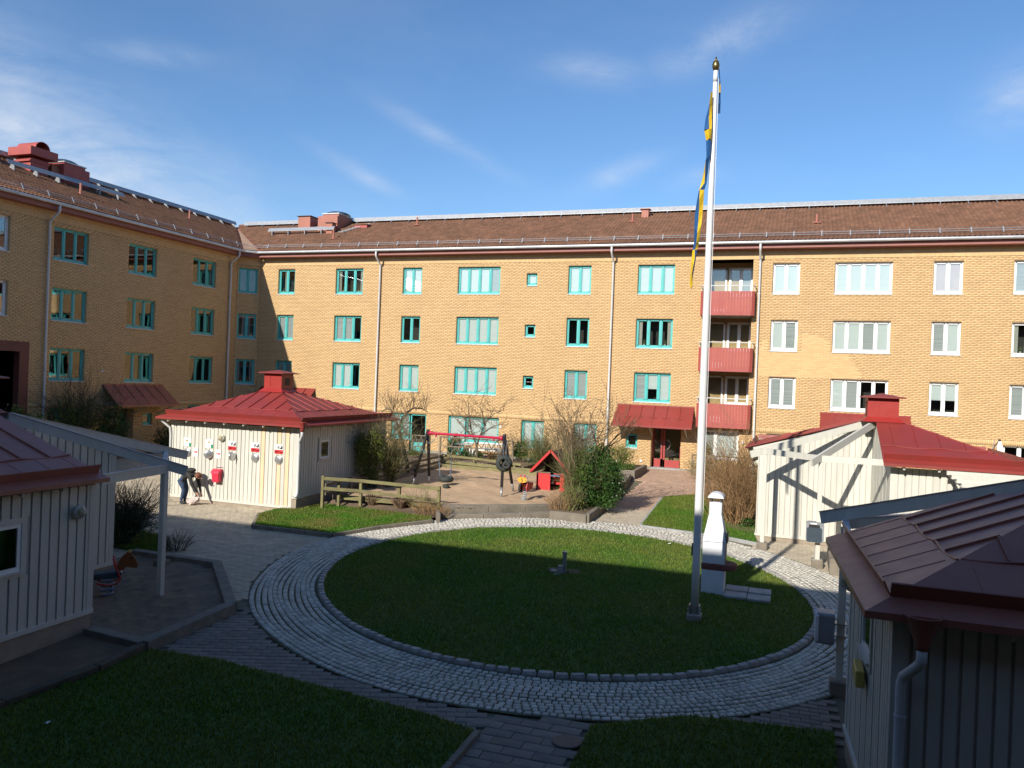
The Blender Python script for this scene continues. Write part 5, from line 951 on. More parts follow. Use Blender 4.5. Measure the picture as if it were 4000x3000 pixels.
for x, l in ((-20.365, 'small white notice right of the leftmost chute'), (-19.358, 'small white notice right of the second chute')):
    sign(x - .11, x + .11, 2.35, 2.665, 23.465, l, [('print', 'redp', [(.14, .30, .50, .64), (.34, .40, .46, .60), (.44, .70, .42, .58), (.60, .86, .52, .66), (.70, .90, .42, .48)]), ('print_line', 'bin_grey', [(.12, .9, .80, .82), (.2, .8, .88, .90), (.12, .9, .22, .24), (.12, .9, .14, .16)]), ('print_mark', 'flag_blue', [(.12, .22, .56, .68), (.36, .46, .60, .68)])], 'small notices beside the chutes')
wall_lamp((-19.215, 23.46, 3.10), (0, -1, 0), 'round bulkhead lamp between the second and third sorting signs'); wall_lamp((-16.02 - .035 * 6.3, 29.85, 3.15), (1, 0, 0), 'round bulkhead lamp at the far end of the chute shed, behind the bush')
rb = thing('mailbox', (-19.25, 23.4, 1.51), 'coral red plastic box hung on the white shed below the open chutes', 'box')
mb = MB(); mb.add([(-19.43, 23.44, 1.52), (-19.17, 23.44, 1.52), (-19.17, 23.27, 1.52), (-19.43, 23.27, 1.52), (-19.45, 23.46, 1.90), (-19.15, 23.46, 1.90), (-19.15, 23.23, 1.86), (-19.45, 23.23, 1.86)], [(0, 3, 2, 1), (4, 5, 6, 7), (0, 1, 5, 4), (1, 2, 6, 5), (2, 3, 7, 6), (3, 0, 4, 7)]); mb.build('body', M['pinkred'], rb, bevel=.012)
mb = MB(); pr = [(23.46, 1.98), (23.40, 1.99), (23.31, 1.965), (23.24, 1.90), (23.21, 1.84), (23.23, 1.84), (23.46, 1.88)]; mb.prism([(-19.47, y, z) for y, z in pr], (.34, 0, 0)); mb.build('lid', M['pinkred'], rb); mb = MB(); mb.tube([(-19.42, 23.44, 2.03), (-19.15, 23.44, 2.05), (-19.10, 23.46, 2.02)], .008, 5); mb.build('hanger', M['chain'], rb)
# --- open-cornered shed on the right
s3 = Shed('white shed with red roof, open white pergola corner and crossing shadows, right side', -1.02, 5.6, 23.5, 28.9, 1.02, 3.62, 3.74, (2.42, 26.2, .42), 4.78, .42, (-1, -1, 2.25, 26.5, .02, .25), 'red', pitch=.165)
s3.roof()
s3.wall((-1.02, 26.5), (2.25, 26.5), gable=True, corner=False); s3.wall((2.25, 26.5), (2.47, 23.5), gable=True, corner=False); f3, w3 = s3.wall((2.47, 23.5), (5.6, 23.5)); s3.wall((5.6, 23.5), (5.6, 28.9), boards=False); s3.wall((-1.02, 28.9), (-1.02, 26.5), boards=True)
s3.post(-.80, 25.10, 3.62); s3.post(.71, 23.52, 3.62)
s3.rafter((2.05, 26.30, 4.66), (-1.22, 24.92, 3.60)); s3.rafter((2.25, 26.0, 4.70), (.46, 23.10, 3.62)); s3.rafter((-.84, 25.14, 3.72), (.73, 23.50, 3.72), h=.17); s3.rafter((.68, 23.51, 3.725), (2.47, 23.49, 3.725), h=.17)
s3.rafter((2.28, 26.1, 4.70), (2.50, 23.25, 3.70), h=.12); s3.rafter((2.0, 26.42, 4.63), (-1.2, 26.36, 3.66), h=.16)
for k in range(6):                                        # slatted awning right of the corner
    y = 23.25 - k * .24; z = 3.68 - k * .075; mb = MB(); mb.beam((3.62 + k * .075, y, z), (9.2, y, z), .03, .10); mb.build('awning_slat', M['white'], s3.root)
for x in (3.75, 5.2): mb = MB(); mb.beam((x, 23.45, 3.62), (x + .3, 22.3, 3.28), .05, .12); mb.build('awning_bracket', M['white'], s3.root)
wall_lamp((4.20, 23.47, 3.18), (0, -1, 0), 'round bulkhead lamp under the white slatted awning'); wall_lamp((-1.06, 27.2, 3.22), (-1, 0, 0), 'round bulkhead lamp at the left corner of the pergola shed')
# --- near left shed
s2 = Shed('near left grey-white board shed with maroon roof and pergola beams', -18.4, -12.47, 9.0, 14.75, .86, 3.24, 3.37, (-15.75, 11.5, .39), 4.50, .28, (1, 1, -15.05, 11.72, .05, .10), 'maroon', k=-.02, pitch=.20, gap=.02)
s2.roof()
f2, w2 = s2.wall((-12.47, 9.0), (-12.47, 11.72), hole=(.72, 1.32, 1.82, 2.84)); s2.small_window(f2, w2, .62, 1.18, 1.92, 2.74); s2.wall((-15.05, 11.72), (-15.05, 14.75), gable=True); s2.wall((-12.47, 11.72), (-15.05, 11.72), gable=True); s2.wall((-18.4, 9.0), (-12.47, 9.0), boards=False); s2.wall((-15.05, 14.75), (-18.4, 14.75), boards=False)
s2.post(-12.92, 13.95, 3.26, False); s2.post(-14.75, 15.95, 3.26)
s2.rafter((-15.15, 12.0, 4.36), (-12.62, 14.28, 3.24), cap=True); s2.rafter((-15.25, 12.05, 4.36), (-14.55, 16.45, 3.30), cap=True); s2.rafter((-12.55, 11.9, 3.30), (-12.9, 13.97, 3.30), cap=True, h=.18); s2.rafter((-12.94, 13.95, 3.31), (-14.75, 15.97, 3.36), cap=True, h=.18)
wall_lamp((-12.44, 11.30, 2.78), (1, 0, 0), 'round bulkhead lamp on the near left shed')
# --- near right shed
s4 = Shed('near right white board shed seen over its brown maroon sheet roof', 1.05, 6.7, 9.05, 14.4, .78, 3.24, 3.36, (3.68, 11.55, .39), 4.42, .34, (-1, 1, 3.3, 12.4, .05, .45), 'maroon', k=-.055, pitch=.15, gap=.016)
s4.roof()
f4, w4 = s4.wall((1.05, 12.4), (1.05, 9.05), hole=(1.12, 2.08, 2.22, 3.06)); s4.small_window(f4, w4, 1.22, 1.98, 2.32, 2.96); s4.wall((1.05, 9.05), (6.7, 9.05)); s4.wall((3.3, 12.4), (1.05, 12.4), gable=True, boards=False); s4.wall((6.7, 9.05), (6.7, 14.4), boards=False); s4.wall((3.3, 14.4), (3.3, 12.4), boards=False)
s4.post(.86, 14.66, 3.26); s4.rafter((3.1, 12.35, 4.40), (.50, 14.98, 3.34), cap=True); s4.rafter((.80, 12.4, 3.30), (.86, 14.68, 3.30), h=.18, cap=True); s4.rafter((.86, 14.66, 3.32), (2.9, 16.6, 3.34), h=.18, cap=True); s4.rafter((3.2, 12.6, 4.38), (3.0, 16.8, 3.34)); s4.post(2.92, 16.55, 3.26)
s4.pipe(1.25, 8.72, 3.38, 1.10, 8.92, .5, .17)
wall_lamp((.84, 12.1, 2.90), (-1, -.05, 0), 'round bulkhead lamp on the near right shed')
o = MB(); o.box(.80, .90, 10.5, 11.0, 1.98, 2.18); o = o.build('nest_box', M['ochre'], loc=(.86, 10.75, 1.98), bevel=.01); tag(o, 'small ochre box under the window of the near right shed', 'box')
# ---------------------------------------------------------------- flagpole, pennant, grill, bins
PX, PY = -1.87, 17.42
fp = thing('flagpole', (PX, PY, gz(PY)), 'tall white flagpole with brass finial on the round lawn', 'flagpole')
g0 = gz(PY); mb = MB(); mb.lathe([(.082, 0), (.082, 1.2), (.078, 5.0), (.062, 9.0), (.043, 11.83)], (PX, PY, g0 + .12), 24); mb.build('pole', M['pole_white'], fp, True)
mb = MB(); mb.lathe([(.03, 0), (.026, .05), (.05, .09), (.075, .15), (.078, .20), (.06, .27), (.025, .33), (.010, .38)], (PX, PY, 12.19), 18); mb.build('finial', M['gold'], fp, True); mb = MB(); mb.lathe([(.048, 0), (.048, .16)], (PX, PY, 12.03), 18); mb.build('pole_head', M['white_metal'], fp, True)
mb = MB(); mb.cbox((PX, PY, g0 + .08), .30, .34, .2); mb.build('foundation', M['concrete'], fp, bevel=.02); mb = MB(); mb.box(PX - .11, PX - .09, PY - .12, PY + .12, g0 + .15, g0 + .36); mb.box(PX + .09, PX + .11, PY - .12, PY + .12, g0 + .15, g0 + .36); mb.tube([(PX - .15, PY, g0 + .26), (PX + .15, PY, g0 + .26)], .014, 8); mb.build('hinge_bracket', M['galv'], fp)
mb = MB(); mb.tube([(PX + .07, PY - .02, 12.1), (PX + .085, PY - .03, 9.0), (PX + .10, PY - .04, 5.0), (PX + .105, PY - .03, 1.7)], .006, 5); mb.build('halyard', M['pole_white'], fp)
mb = MB(); mb.box(PX - .11, PX - .085, PY - .03, PY + .03, 1.95, 2.2); mb.build('cleat', M['iron'], fp)
# the limp pennant, folded lengthwise: rows of (height, left, middle, right offset from the pole in m, left colour, right colour)
fl = thing('pennant', (PX, PY, 8.0), 'long blue and yellow pennant hanging limp down the flagpole', 'flag')
ppm = 17.1 / 3127.0 * 0.6634                              # metres per picture unit on the strip measured
rows = [(330, 272, 276, 284, 1, 1), (400, 262, 270, 282, 0, 1), (480, 243, 264, 280, 0, 1), (545, 236, 266, 280, 0, 1), (548, 236, 266, 280, 1, 1), (604, 246, 268, 278, 1, 1), (608, 247, 266, 276, 0, 0), (700, 249, 258, 270, 0, 0), (735, 242, 247, 264, 1, 0), (800, 232, 244, 258, 1, 0), (860, 220, 240, 252, 1, 0), (900, 206, 214, 238, 0, 1), (960, 194, 212, 234, 0, 1), (1030, 184, 209, 229, 0, 1), (1100, 181, 204, 223, 0, 1), (1160, 179, 200, 214, 0, 1), (1215, 177, 196, 206, 0, 1), (1250, 171, 186, 198, 1, 0), (1300, 166, 186, 191, 1, 0), (1350, 160, 178, 183, 1, 0), (1400, 156, 170, 174, 1, 1), (1450, 155, 166, 172, 1, 1), (1480, 162, 165, 168, 1, 1)]
def polex(v): return 300 - (v - 130) * (300 - 245) / (1659 - 130)
def zrow(v): return 12.42 - (v - 150) * (12.42 - 6.968) / (1659 - 150)
V = []; ridx = []
for i, (v, a, b, c, ca, cb) in enumerate(rows):
    z = zrow(v); f = .025 * math.sin(i * 1.7)
    for q, (u, dy) in enumerate(((a, .02 + f), (b, -.075 - f), (c, -.02 + f * .5))): V.append((PX + (u - polex(v)) * ppm, PY - .10 + dy - .02, z))
for lst, mat_, nm in ((0, M['flag_blue'], 'blue_field'), (1, M['flag_yellow'], 'yellow_stripe')):
    mb = MB()
    for i in range(len(rows) - 1):
        for h in (0, 1):
            if rows[i][4 + h] != lst: continue
            p = [V[i * 3 + h], V[i * 3 + h + 1], V[(i + 1) * 3 + h + 1], V[(i + 1) * 3 + h]]; mb.prism(p, (0, .012, 0))
    mb.build(nm, mat_, fl)
mb = MB(); mb2 = MB()
for (v0, v1, a0, b0, a1, b1, cc) in ((172, 262, 314, 317, 315, 323, 0), (262, 315, 315, 324, 313, 324, 1), (315, 380, 313, 324, 310, 324, 0), (380, 432, 310, 324, 303, 322, 0)):
    q = [(PX + (u - polex(v)) * ppm, PY + .04 + .03 * k, zrow(v)) for k, (u, v) in enumerate(((a0, v0), (b0, v0), (b1, v1), (a1, v1)))]; x_ = MB(); x_.prism(q, (0, .014, 0)); x_.build('yellow_stripe' if cc else 'blue_field', M['flag_yellow' if cc else 'flag_blue'], fl)
# grill
gx, gy = -1.70, 19.72; g0 = .62
gr = thing('garden_grill', (gx, gy, g0), 'white masonry garden grill with chimney and red brown shelf on the round lawn', 'grill')
mb = MB(); mb.box(-1.96, -1.44, 19.44, 20.0, .55, 1.24); mb.build('base', M['grill_white'], gr, bevel=.015); mb = MB(); mb.box(-1.955, -1.445, 19.445, 19.995, .45, .60); mb.build('footing', M['grill_shelf'], gr)
mb = MB(); pts = [(-1.97, 19.42)] + [(-1.42 + .26 * math.sin(t), 19.72 - .30 * math.cos(t)) for t in [i * math.pi / 8 for i in range(9)]] + [(-1.97, 20.02)]; mb.prism([(x, y, 1.24) for x, y in pts], (0, 0, .145)); mb.build('shelf', M['grill_shelf'], gr, bevel=.02)
mb = MB(); mb.box(-1.955, -1.44, 19.44, 20.0, 1.385, 1.89); mb.build('fire_box', M['grill_white'], gr, bevel=.01); mb = MB(); mb.box(-1.4395, -1.43, 19.53, 19.91, 1.42, 1.95); mb.build('fire_opening', M['black'], gr)
def fr4(mb, a, za, b, zb): mb.add([(a[0], a[2], za), (a[1], a[2], za), (a[1], a[3], za), (a[0], a[3], za), (b[0], b[2], zb), (b[1], b[2], zb), (b[1], b[3], zb), (b[0], b[3], zb)], [(0, 3, 2, 1), (4, 5, 6, 7), (0, 1, 5, 4), (1, 2, 6, 5), (2, 3, 7, 6), (3, 0, 4, 7)])
mb = MB(); fr4(mb, (-1.965, -1.425, 19.43, 20.01), 1.90, (-1.85, -1.56, 19.58, 19.87), 2.54); mb.build('hood', M['grill_white'], gr, bevel=.01); mb = MB(); mb.box(-1.85, -1.56, 19.58, 19.87, 2.54, 2.82); mb.build('chimney', M['grill_white'], gr, bevel=.01); mb = MB(); mb.box(-1.42, -1.395, 19.55, 19.9, 1.88, 2.12); mb.build('damper', M['iron'], gr)
mb = MB()
for x in (-1.83, -1.60):
    for y in (19.60, 19.83): mb.box(x, x + .03, y, y + .03, 2.81, 2.92)
mb.build('cap_leg', M['iron'], gr)
mb = MB(); arc = [(-1.705 + .185 * math.cos(t), 2.92 + .13 * math.sin(t)) for t in [i * math.pi / 10 for i in range(11)]]; mb.prism([(x, 19.54, z) for x, z in arc], (0, .37, 0)); mb.build('cap', M['grill_white'], gr)
# waste bin on post by the right shed
b = thing('waste_bin', (.71, 23.55, gz(23.55)), 'dark blue waste bin with white rim on a post in front of the right shed', 'bin')
def rrect(x0, x1, z0, z1, r, n=4): return [(cx + r * math.cos(t), cz + r * math.sin(t)) for cx, cz, s in ((x1 - r, z1 - r, 0), (x0 + r, z1 - r, 1), (x0 + r, z0 + r, 2), (x1 - r, z0 + r, 3)) for t in [(s + i / n) * math.pi / 2 for i in range(n + 1)]]
mb = MB(); mb.prism([(x, 23.30, z) for x, z in rrect(.39, .85, 1.45, 1.99, .07)], (0, .30, 0)); mb.build('body', M['bin_grey'], b); mb = MB(); mb.prism([(x, 23.292, z) for x, z in rrect(.41, .80, 1.46, 1.85, .04)], (0, .02, 0)); mb.build('front', M['bin_dark'], b); mb = MB(); mb.box(.46, .74, 23.285, 23.30, 1.855, 1.93); mb.build('slot', M['black'], b); mb = MB(); mb.box(.50, .66, 23.28, 23.292, 1.94, 1.975); mb.build('label_plate', M['white_frame'], b)
mb = MB(); mb.box(.64, .72, 23.56, 23.64, .80, 1.95); mb.build('post', M['galv'], b); mb = MB(); mb.cbox((.70, 23.58, .80), .28, .30, .34); mb.build('footing', M['concrete'], b, bevel=.015)
# grey bin on the pergola post of the near right shed
b = thing('waste_bin', (.65, 14.6, 1.29), 'pale grey plastic bin strapped to the pergola post of the near right shed', 'bin')
mb = MB(); mb.prism([(.47, y, z) for y, z in rrect(14.42, 14.80, 1.30, 1.82, .05)], (.28, 0, 0)); mb.build('body', M['bin_grey'], b); mb = MB(); mb.prism([(.45, y, z) for y, z in rrect(14.40, 14.82, 1.32, 1.80, .05)], (.05, 0, 0)); mb.build('lid', M['grill_white'], b); mb = MB(); mb.box(.60, .95, 14.56, 14.76, 1.62, 1.64); mb.box(.60, .95, 14.56, 14.76, 1.42, 1.44); mb.build('strap', M['galv'], b)
# short service post in the middle of the lawn
t = thing('service_post', (-5.40, 19.55, .68), 'short square grey steel post with capped top in the middle of the round lawn', 'post'); mb = MB(); mb.cbox((-5.36, 19.58, .92), .10, .10, .62, .2); mb.build('post', M['galv'], t); mb = MB(); mb.cbox((-5.36, 19.58, 1.24), .125, .125, .03, .2); mb.build('cap', M['galv'], t); mb = MB(); mb.cbox((-5.43, 19.50, .76), .13, .11, .30, .2); mb.build('socket', M['bin_grey'], t)
def stone(x, y, z, s, label, sq=.6, seed=1, mat='stone'):
    rg = random.Random(seed); bm = bmesh.new(); bmesh.ops.create_icosphere(bm, subdivisions=2, radius=1)
    for v in bm.verts: v.co *= 1 + rg.uniform(-.14, .14); v.co.x *= s * 1.3; v.co.y *= s; v.co.z *= s * sq
    me = bpy.data.meshes.new('stone'); bm.to_mesh(me); bm.free(); me.materials.append(M[mat]); o = linkobj('stone', me, None, (x, y, z), (0, 0, rg.uniform(0, 6))); tag(o, label, 'stone', 'stones beside the service post'); return o
stone(-5.66, 19.66, .70, .10, 'larger pale stone left of the short service post', seed=2); stone(-5.53, 19.42, .68, .07, 'small pale stone in front of the short service post', seed=3)
for i, (x, y) in enumerate(((-5.2, 19.9), (-5.7, 19.85))): stone(x, y, float(dome(x, y)) + .0, .22, ('patch of bare earth right of the service post', 'patch of bare earth left of the service post')[i], .12, 7 + i, 'soil')['group'] = 'bare earth by the service post'
# ---------------------------------------------------------------- playground
sw = thing('swing_frame', (-12.4, 29.4, TZ), 'black steel swing frame with crimson top bar in the sand pit', 'swing')
LT, RT = (-14.18, 29.85, 3.36), (-10.62, 29.25, 3.40)
for a, b, off in (((-14.60, 29.45), LT, 0), ((-14.22, 30.25), LT, .03), ((-10.36, 28.42), RT, 0), ((-10.48, 30.15), RT, .03)):
    p, q = Vector((a[0], a[1], TZ - .05)), Vector(b); lo = p.lerp(q, .16); mb = MB(); mb.tube([lo, q], .058, 12); l = mb.build('leg', M['black_steel'], sw, True); mb = MB(); mb.tube([p, lo + (q - p) * .02], .045, 10); mb.build('foot', M['galv'], l, True)
for q in (LT, RT): mb = MB(); mb.lathe([(.07, -.16), (.075, 0), (.06, .05)], q, 14); mb.build('leg_cap', M['black_steel'], sw, True)
a, b = Vector(LT) + Vector((.05, 0, -.10)), Vector(RT) + Vector((-.05, 0, -.12)); d = (b - a); mb = MB(); mb.tube([a, a + d * .03, a + d * .08, a + d * .5, a + d * .92, a + d * .97, b], [.10, .085, .055, .055, .055, .085, .10], 14); mb.build('top_bar', M['swing_red'], sw, True)
for t in (.10, .88):
    c = a + d * t; mb = MB(); mb.cbox(c + Vector((0, 0, -.09)), .05, .05, .10); mb.build('hanger_lug', M['swing_red'], sw)
mb = MB(); c = a + d * .09; mb.tube([c + Vector((0, 0, -.12)), c + Vector((-.05, 0, -.25)), c + Vector((-.2, 0, -.4)), c + Vector((-.42, 0, -.42))], .022, 8); mb.build('brace', M['galv'], sw, True)
def tyre(mb, c, R_, r, axis, sq=1.25):
    prof = []; n = 10
    for i in range(n + 1): t = math.pi * (-.78 + 1.56 * i / n); prof.append((R_ - r + r * math.cos(t) if True else 0, r * sq * math.sin(t)))
    inner_ = [(R_ - r * 1.45, r * sq * .55), (R_ - r * 1.45, -r * sq * .55)]
    c = Vector(c); Mx = Vector(axis).to_track_quat('Z', 'Y').to_matrix(); seg = 28; P = prof + inner_; vs_ = []; fs = []; k = len(P)
    for j in range(seg):
        t = 2 * math.pi * j / seg
        for rr, z in P: vs_.append(c + Mx @ Vector((rr * math.cos(t), rr * math.sin(t), z)))
    for j in range(seg):
        for i in range(k): fs.append((j * k + i, j * k + (i + 1) % k, ((j + 1) % seg) * k + (i + 1) % k, ((j + 1) % seg) * k + i))
    mb.add(vs_, fs)
def chain(mb, p, q, r=.010): mb.tube([p, Vector(p).lerp(Vector(q), .5) + Vector((0, 0, -.004)), q], r, 5)
t = thing('tyre_swing', (-13.2, 29.65, 1.33), 'flat hanging tyre swing on chains left in the swing frame', 'swing'); mb = MB(); tyre(mb, (-13.2, 29.66, 1.46), .30, .095, (0, 0, 1)); mb.build('tyre', M['rubber'], t, True)
for i, (dx, dy, tt) in enumerate(((-.22, -.12, .12), (.22, -.10, .33), (.10, .20, .33))):
    e = (-13.2 + dx, 29.66 + dy, 1.56); h = a + d * tt + Vector((0, 0, -.1)); m_ = Vector(e).lerp(h, .42); mb = MB(); chain(mb, e, m_, .016); mb.build('sleeve', M['blue_rope'], t); mb = MB(); chain(mb, m_, h); mb.build('chain', M['chain'], t)
t = thing('small_tyre', (-12.97, 29.2, TZ), 'small black tyre lying on the sand under the tyre swing', 'tyre'); mb = MB(); tyre(mb, (-12.97, 29.15, 1.23), .15, .06, (.25, .1, 1)); mb.build('tyre', M['rubber'], t, True)
t = thing('tyre_swing', (-10.42, 28.85, 2.05), 'large upright tyre flipped over the right legs of the swing frame', 'swing'); mb = MB(); tyre(mb, (-10.42, 28.78, 2.36), .325, .10, (.42, -.9, .05)); mb.build('tyre', M['rubber'], t, True)
for dx in (-.05, .06): mb = MB(); chain(mb, (-10.42 + dx, 28.78, 2.62), (-10.55 + dx, 29.2, 3.25)); mb.build('chain', M['chain'], t)
t = thing('small_tyre', (-10.28, 28.6, 2.16), 'small black tyre hanging inside the upright tyre', 'tyre'); mb = MB(); tyre(mb, (-10.27, 28.62, 2.32), .16, .06, (.3, -.95, .1)); mb.build('tyre', M['rubber'], t, True); mb = MB(); chain(mb, (-10.27, 28.62, 2.46), (-10.4, 28.72, 2.66)); mb.build('chain', M['chain'], t)
# spring rider with number 5
t = thing('spring_rider', (-9.37, 28.2, TZ), 'red motorbike spring rider with yellow number five plate', 'spring rider')
def helix(mb, c, r, z0, z1, turns, w, n=14): mb.tube([(c[0] + r * math.cos(2 * math.pi * i / n), c[1] + r * math.sin(2 * math.pi * i / n), z0 + (z1 - z0) * i / (n * turns)) for i in range(int(n * turns) + 1)], w, 6)
mb = MB(); helix(mb, (-9.37, 28.2), .095, TZ, 1.46, 4, .016); mb.build('spring', M['spring_grey'], t, True); mb = MB(); mb.lathe([(.14, -.02), (.14, .02), (.09, .04)], (-9.37, 28.2, TZ), 16); mb.build('base_plate', M['galv'], t)
def side_panel(x, poly, th=.025): return [(x, y, z) for y, z in poly], (th, 0, 0)
for x in (-9.50, -9.24):
    mb = MB(); mb.prism(*side_panel(x, [(28.0, 1.50), (28.0, 1.62), (28.1, 1.78), (28.25, 1.80), (28.4, 1.72), (28.75, 1.74), (28.8, 1.66), (28.6, 1.50), (28.3, 1.46)])); mb.build('side_panel', M['toy_red'], t)
mb = MB(); mb.box(-9.475, -9.24, 28.35, 28.75, 1.70, 1.74); mb.build('seat', M['black'], t); mb = MB(); tyre(mb, (-9.47, 28.02, 1.58), .17, .035, (1, 0, 0)); mb.build('front_wheel', M['rubber'], t, True)
mb = MB(); mb.prism([(-9.40 + .19 * math.cos(u), 27.98, 1.89 + .10 * math.sin(u)) for u in [i * math.pi / 12 for i in range(24)]], (0, .02, 0)); pl_ = mb.build('number_plate', M['toy_yellow'], t)
cu = bpy.data.curves.new('five', 'FONT'); cu.body = '5'; cu.size = .17; cu.extrude = .004; cu.align_x = 'CENTER'; cu.align_y = 'CENTER'; tmp = bpy.data.objects.new('t', cu); COL.objects.link(tmp); me = bpy.data.meshes.new_from_object(tmp); bpy.data.objects.remove(tmp); me.materials.append(M['black']); linkobj('numeral', me, pl_, Vector((-9.40, 27.97, 1.885)) - ORG[t], (R(90), 0, 0))
mb = MB()
for x in (-9.53, -9.27): mb.lathe([(.018, 0), (.018, .012)], (x, 27.975, 1.89), 8, (0, -1, 0))
mb.build('screw', M['chain'], pl_)
for x in (-9.46, -9.32): mb = MB(); mb.tube([(x, 28.02, 1.80), (x, 28.0, 2.0), (x, 28.03, 2.08)], .022, 8); mb.build('handle', M['toy_red'], t, True)
mb = MB(); mb.tube([(-9.56, 28.0, 1.95), (-9.60, 28.05, 2.0), (-9.46, 28.02, 2.03), (-9.30, 28.02, 2.03), (-9.18, 28.05, 2.0), (-9.22, 28.0, 1.95)], .010, 6); mb.build('wire_guard', M['chain'], t)
# playhouse
t = thing('playhouse', (-9.2, 31.4, TZ), 'little red wooden playhouse with steep open gable, half hidden by the bush', 'playhouse')
mb = MB(); mb.box(-9.82, -9.25, 31.10, 31.14, TZ + .0, 1.85); mb.build('front_panel', M['toy_red'], t); mb = MB(); mb.box(-9.84, -9.24, 31.07, 31.16, 1.85, 1.89); mb.build('rail', M['fence_grey'], t)
mb = MB(); mb.box(-8.84, -8.60, 31.10, 31.14, TZ, 1.80); mb.build('front_panel', M['toy_red'], t); mb = MB(); mb.box(-9.25, -8.60, 31.6, 31.64, 1.35, 1.80); mb.build('inner_panel', M['toy_red'], t); mb = MB(); mb.box(-9.24, -8.84, 31.10, 31.45, 1.74, 1.78); mb.build('counter', M['spring_blue'], t)
mb = MB(); mb.box(-9.84, -9.80, 31.1, 32.3, TZ, 1.85); mb.box(-8.62, -8.58, 31.1, 32.3, TZ, 1.85); mb.build('side_wall', M['toy_red'], t); mb = MB(); mb.prism([(-9.8, 32.2, TZ), (-8.62, 32.2, TZ), (-8.62, 32.2, 2.1), (-9.22, 32.2, 2.66), (-9.8, 32.2, 2.1)], (0, .04, 0)); mb.build('back_wall', M['brown_dark'], t)
for x in (-9.83, -8.65):
    for y in (31.1, 32.22): mb = MB(); mb.box(x, x + .07, y, y + .07, TZ, 2.2); mb.build('post', M['brown_dark'], t)
ap, e0, e1 = (-9.22, 2.76), (-10.06, 1.86), (-8.38, 1.86)
for e in (e0, e1):
    mb = MB(); mb.prism([(ap[0], 30.95, ap[1]), (e[0], 30.95, e[1]), (e[0], 32.45, e[1]), (ap[0], 32.45, ap[1])], (0, 0, -.05)); r_ = mb.build('roof_panel', M['brown_dark'], t); mb = MB(); mb.beam((ap[0], 30.93, ap[1] + .02), (e[0], 30.93, e[1] + .02), .05, .09); mb.build('barge_board', M['toy_red'], r_)
for x, z in ((-9.78, 1.22), (-9.78, 1.78), (-9.3, 1.22), (-9.3, 1.78)): mb = MB(); mb.lathe([(.018, 0), (.012, .008)], (x, 31.1, z), 8, (0, -1, 0)); mb.build('bolt', M['chain'], t)
# spring horse by the near left shed
t = thing('spring_horse', (-13.94, 13.52, gz(13.5)), 'dark spring rider with brown horse head beside the near left shed', 'spring rider')
mb = MB(); helix(mb, (-13.95, 13.50), .12, .47, .86, 4, .02); mb.build('spring', M['spring_blue'], t, True); q0 = Vector((-13.95, 13.5, .0)); ax = Vector((.70, .71, 0)); sd = Vector((-.71, .70, 0))
def hp(u, z, w=0.0): p = q0 + ax * u + sd * w; return (p.x, p.y, z)
mb = MB(); mb.prism([hp(-.55, .90, -.15), hp(.22, .90, -.15), hp(.30, 1.0, -.15), hp(.24, 1.06, -.15), hp(-.55, 1.0, -.15)], sd * .30); mb.build('seat_body', M['bin_dark'], t, bevel=.02)
mb = MB(); mb.prism([hp(u, z, -.02) for u, z in ((.16, 1.05), (.20, 1.22), (.28, 1.36), (.38, 1.44), (.46, 1.455), (.47, 1.40), (.55, 1.28), (.60, 1.14), (.58, 1.08), (.50, 1.08), (.36, 1.12), (.30, 1.04))], sd * .04); hd = mb.build('horse_head', M['toy_orange'], t, bevel=.008); mb = MB(); mb.prism([hp(u, z, -.025) for u, z in ((.36, 1.45), (.40, 1.48), (.47, 1.48), (.47, 1.44), (.42, 1.42))], sd * .05); mb.build('ear', M['ochre'], hd); mb = MB(); mb.lathe([(.022, 0), (.015, .01)], hp(.47, 1.30, -.025), 10, -sd); mb.build('eye', M['black'], hd)
for w in (-.17, .17): mb = MB(); mb.tube([hp(.10, 1.34, w), hp(.14, 1.18, w), hp(.22, 1.0, w), hp(.26, .90, w), hp(.20, .80, w), hp(.02, .76, w), hp(-.2, .82, w)], .018, 8); mb.build('handle_bar', M['toy_red'], t, True)
# ---------------------------------------------------------------- fences
def rail_fence(name, label, posts, rails, pm_, rm_, rw=.045, rh=.115, pw=.10, side=-1):
    p0 = posts[0]; f = thing(name, (p0[0], p0[1], p0[2]), label, 'fence')
    for x, y, zb, zt in posts: mb = MB(); mb.cbox((x, y, (zb + zt) / 2), pw, pw, zt - zb); mb.build('post', M[pm_], f, bevel=.008)
    for a, b, h in rails:
        mb = MB(); mb.beam(a, b, rw, h or rh); mb.build('rail', M[rm_], f, bevel=.006)
    return f
rail_fence('wooden_fence', 'mossy two rail wooden fence in front of the sand pit', [(-15.32, 23.98, .75, 1.99), (-14.96, 24.45, .9, 1.84), (-14.19, 24.62, .95, 1.86), (-12.90, 25.02, 1.0, 1.82), (-11.50, 25.28, .8, 1.79)],
           [((-15.36, 23.92, 1.90), (-14.19, 24.55, 1.84), None), ((-14.19, 24.55, 1.84), (-11.44, 25.22, 1.71), None), ((-15.36, 23.92, 1.56), (-14.19, 24.55, 1.48), None), ((-14.19, 24.55, 1.48), (-11.44, 25.22, 1.29), None), ((-14.98, 24.62, 1.20), (-11.5, 25.40, 1.10), .16)], 'fence', 'fence')
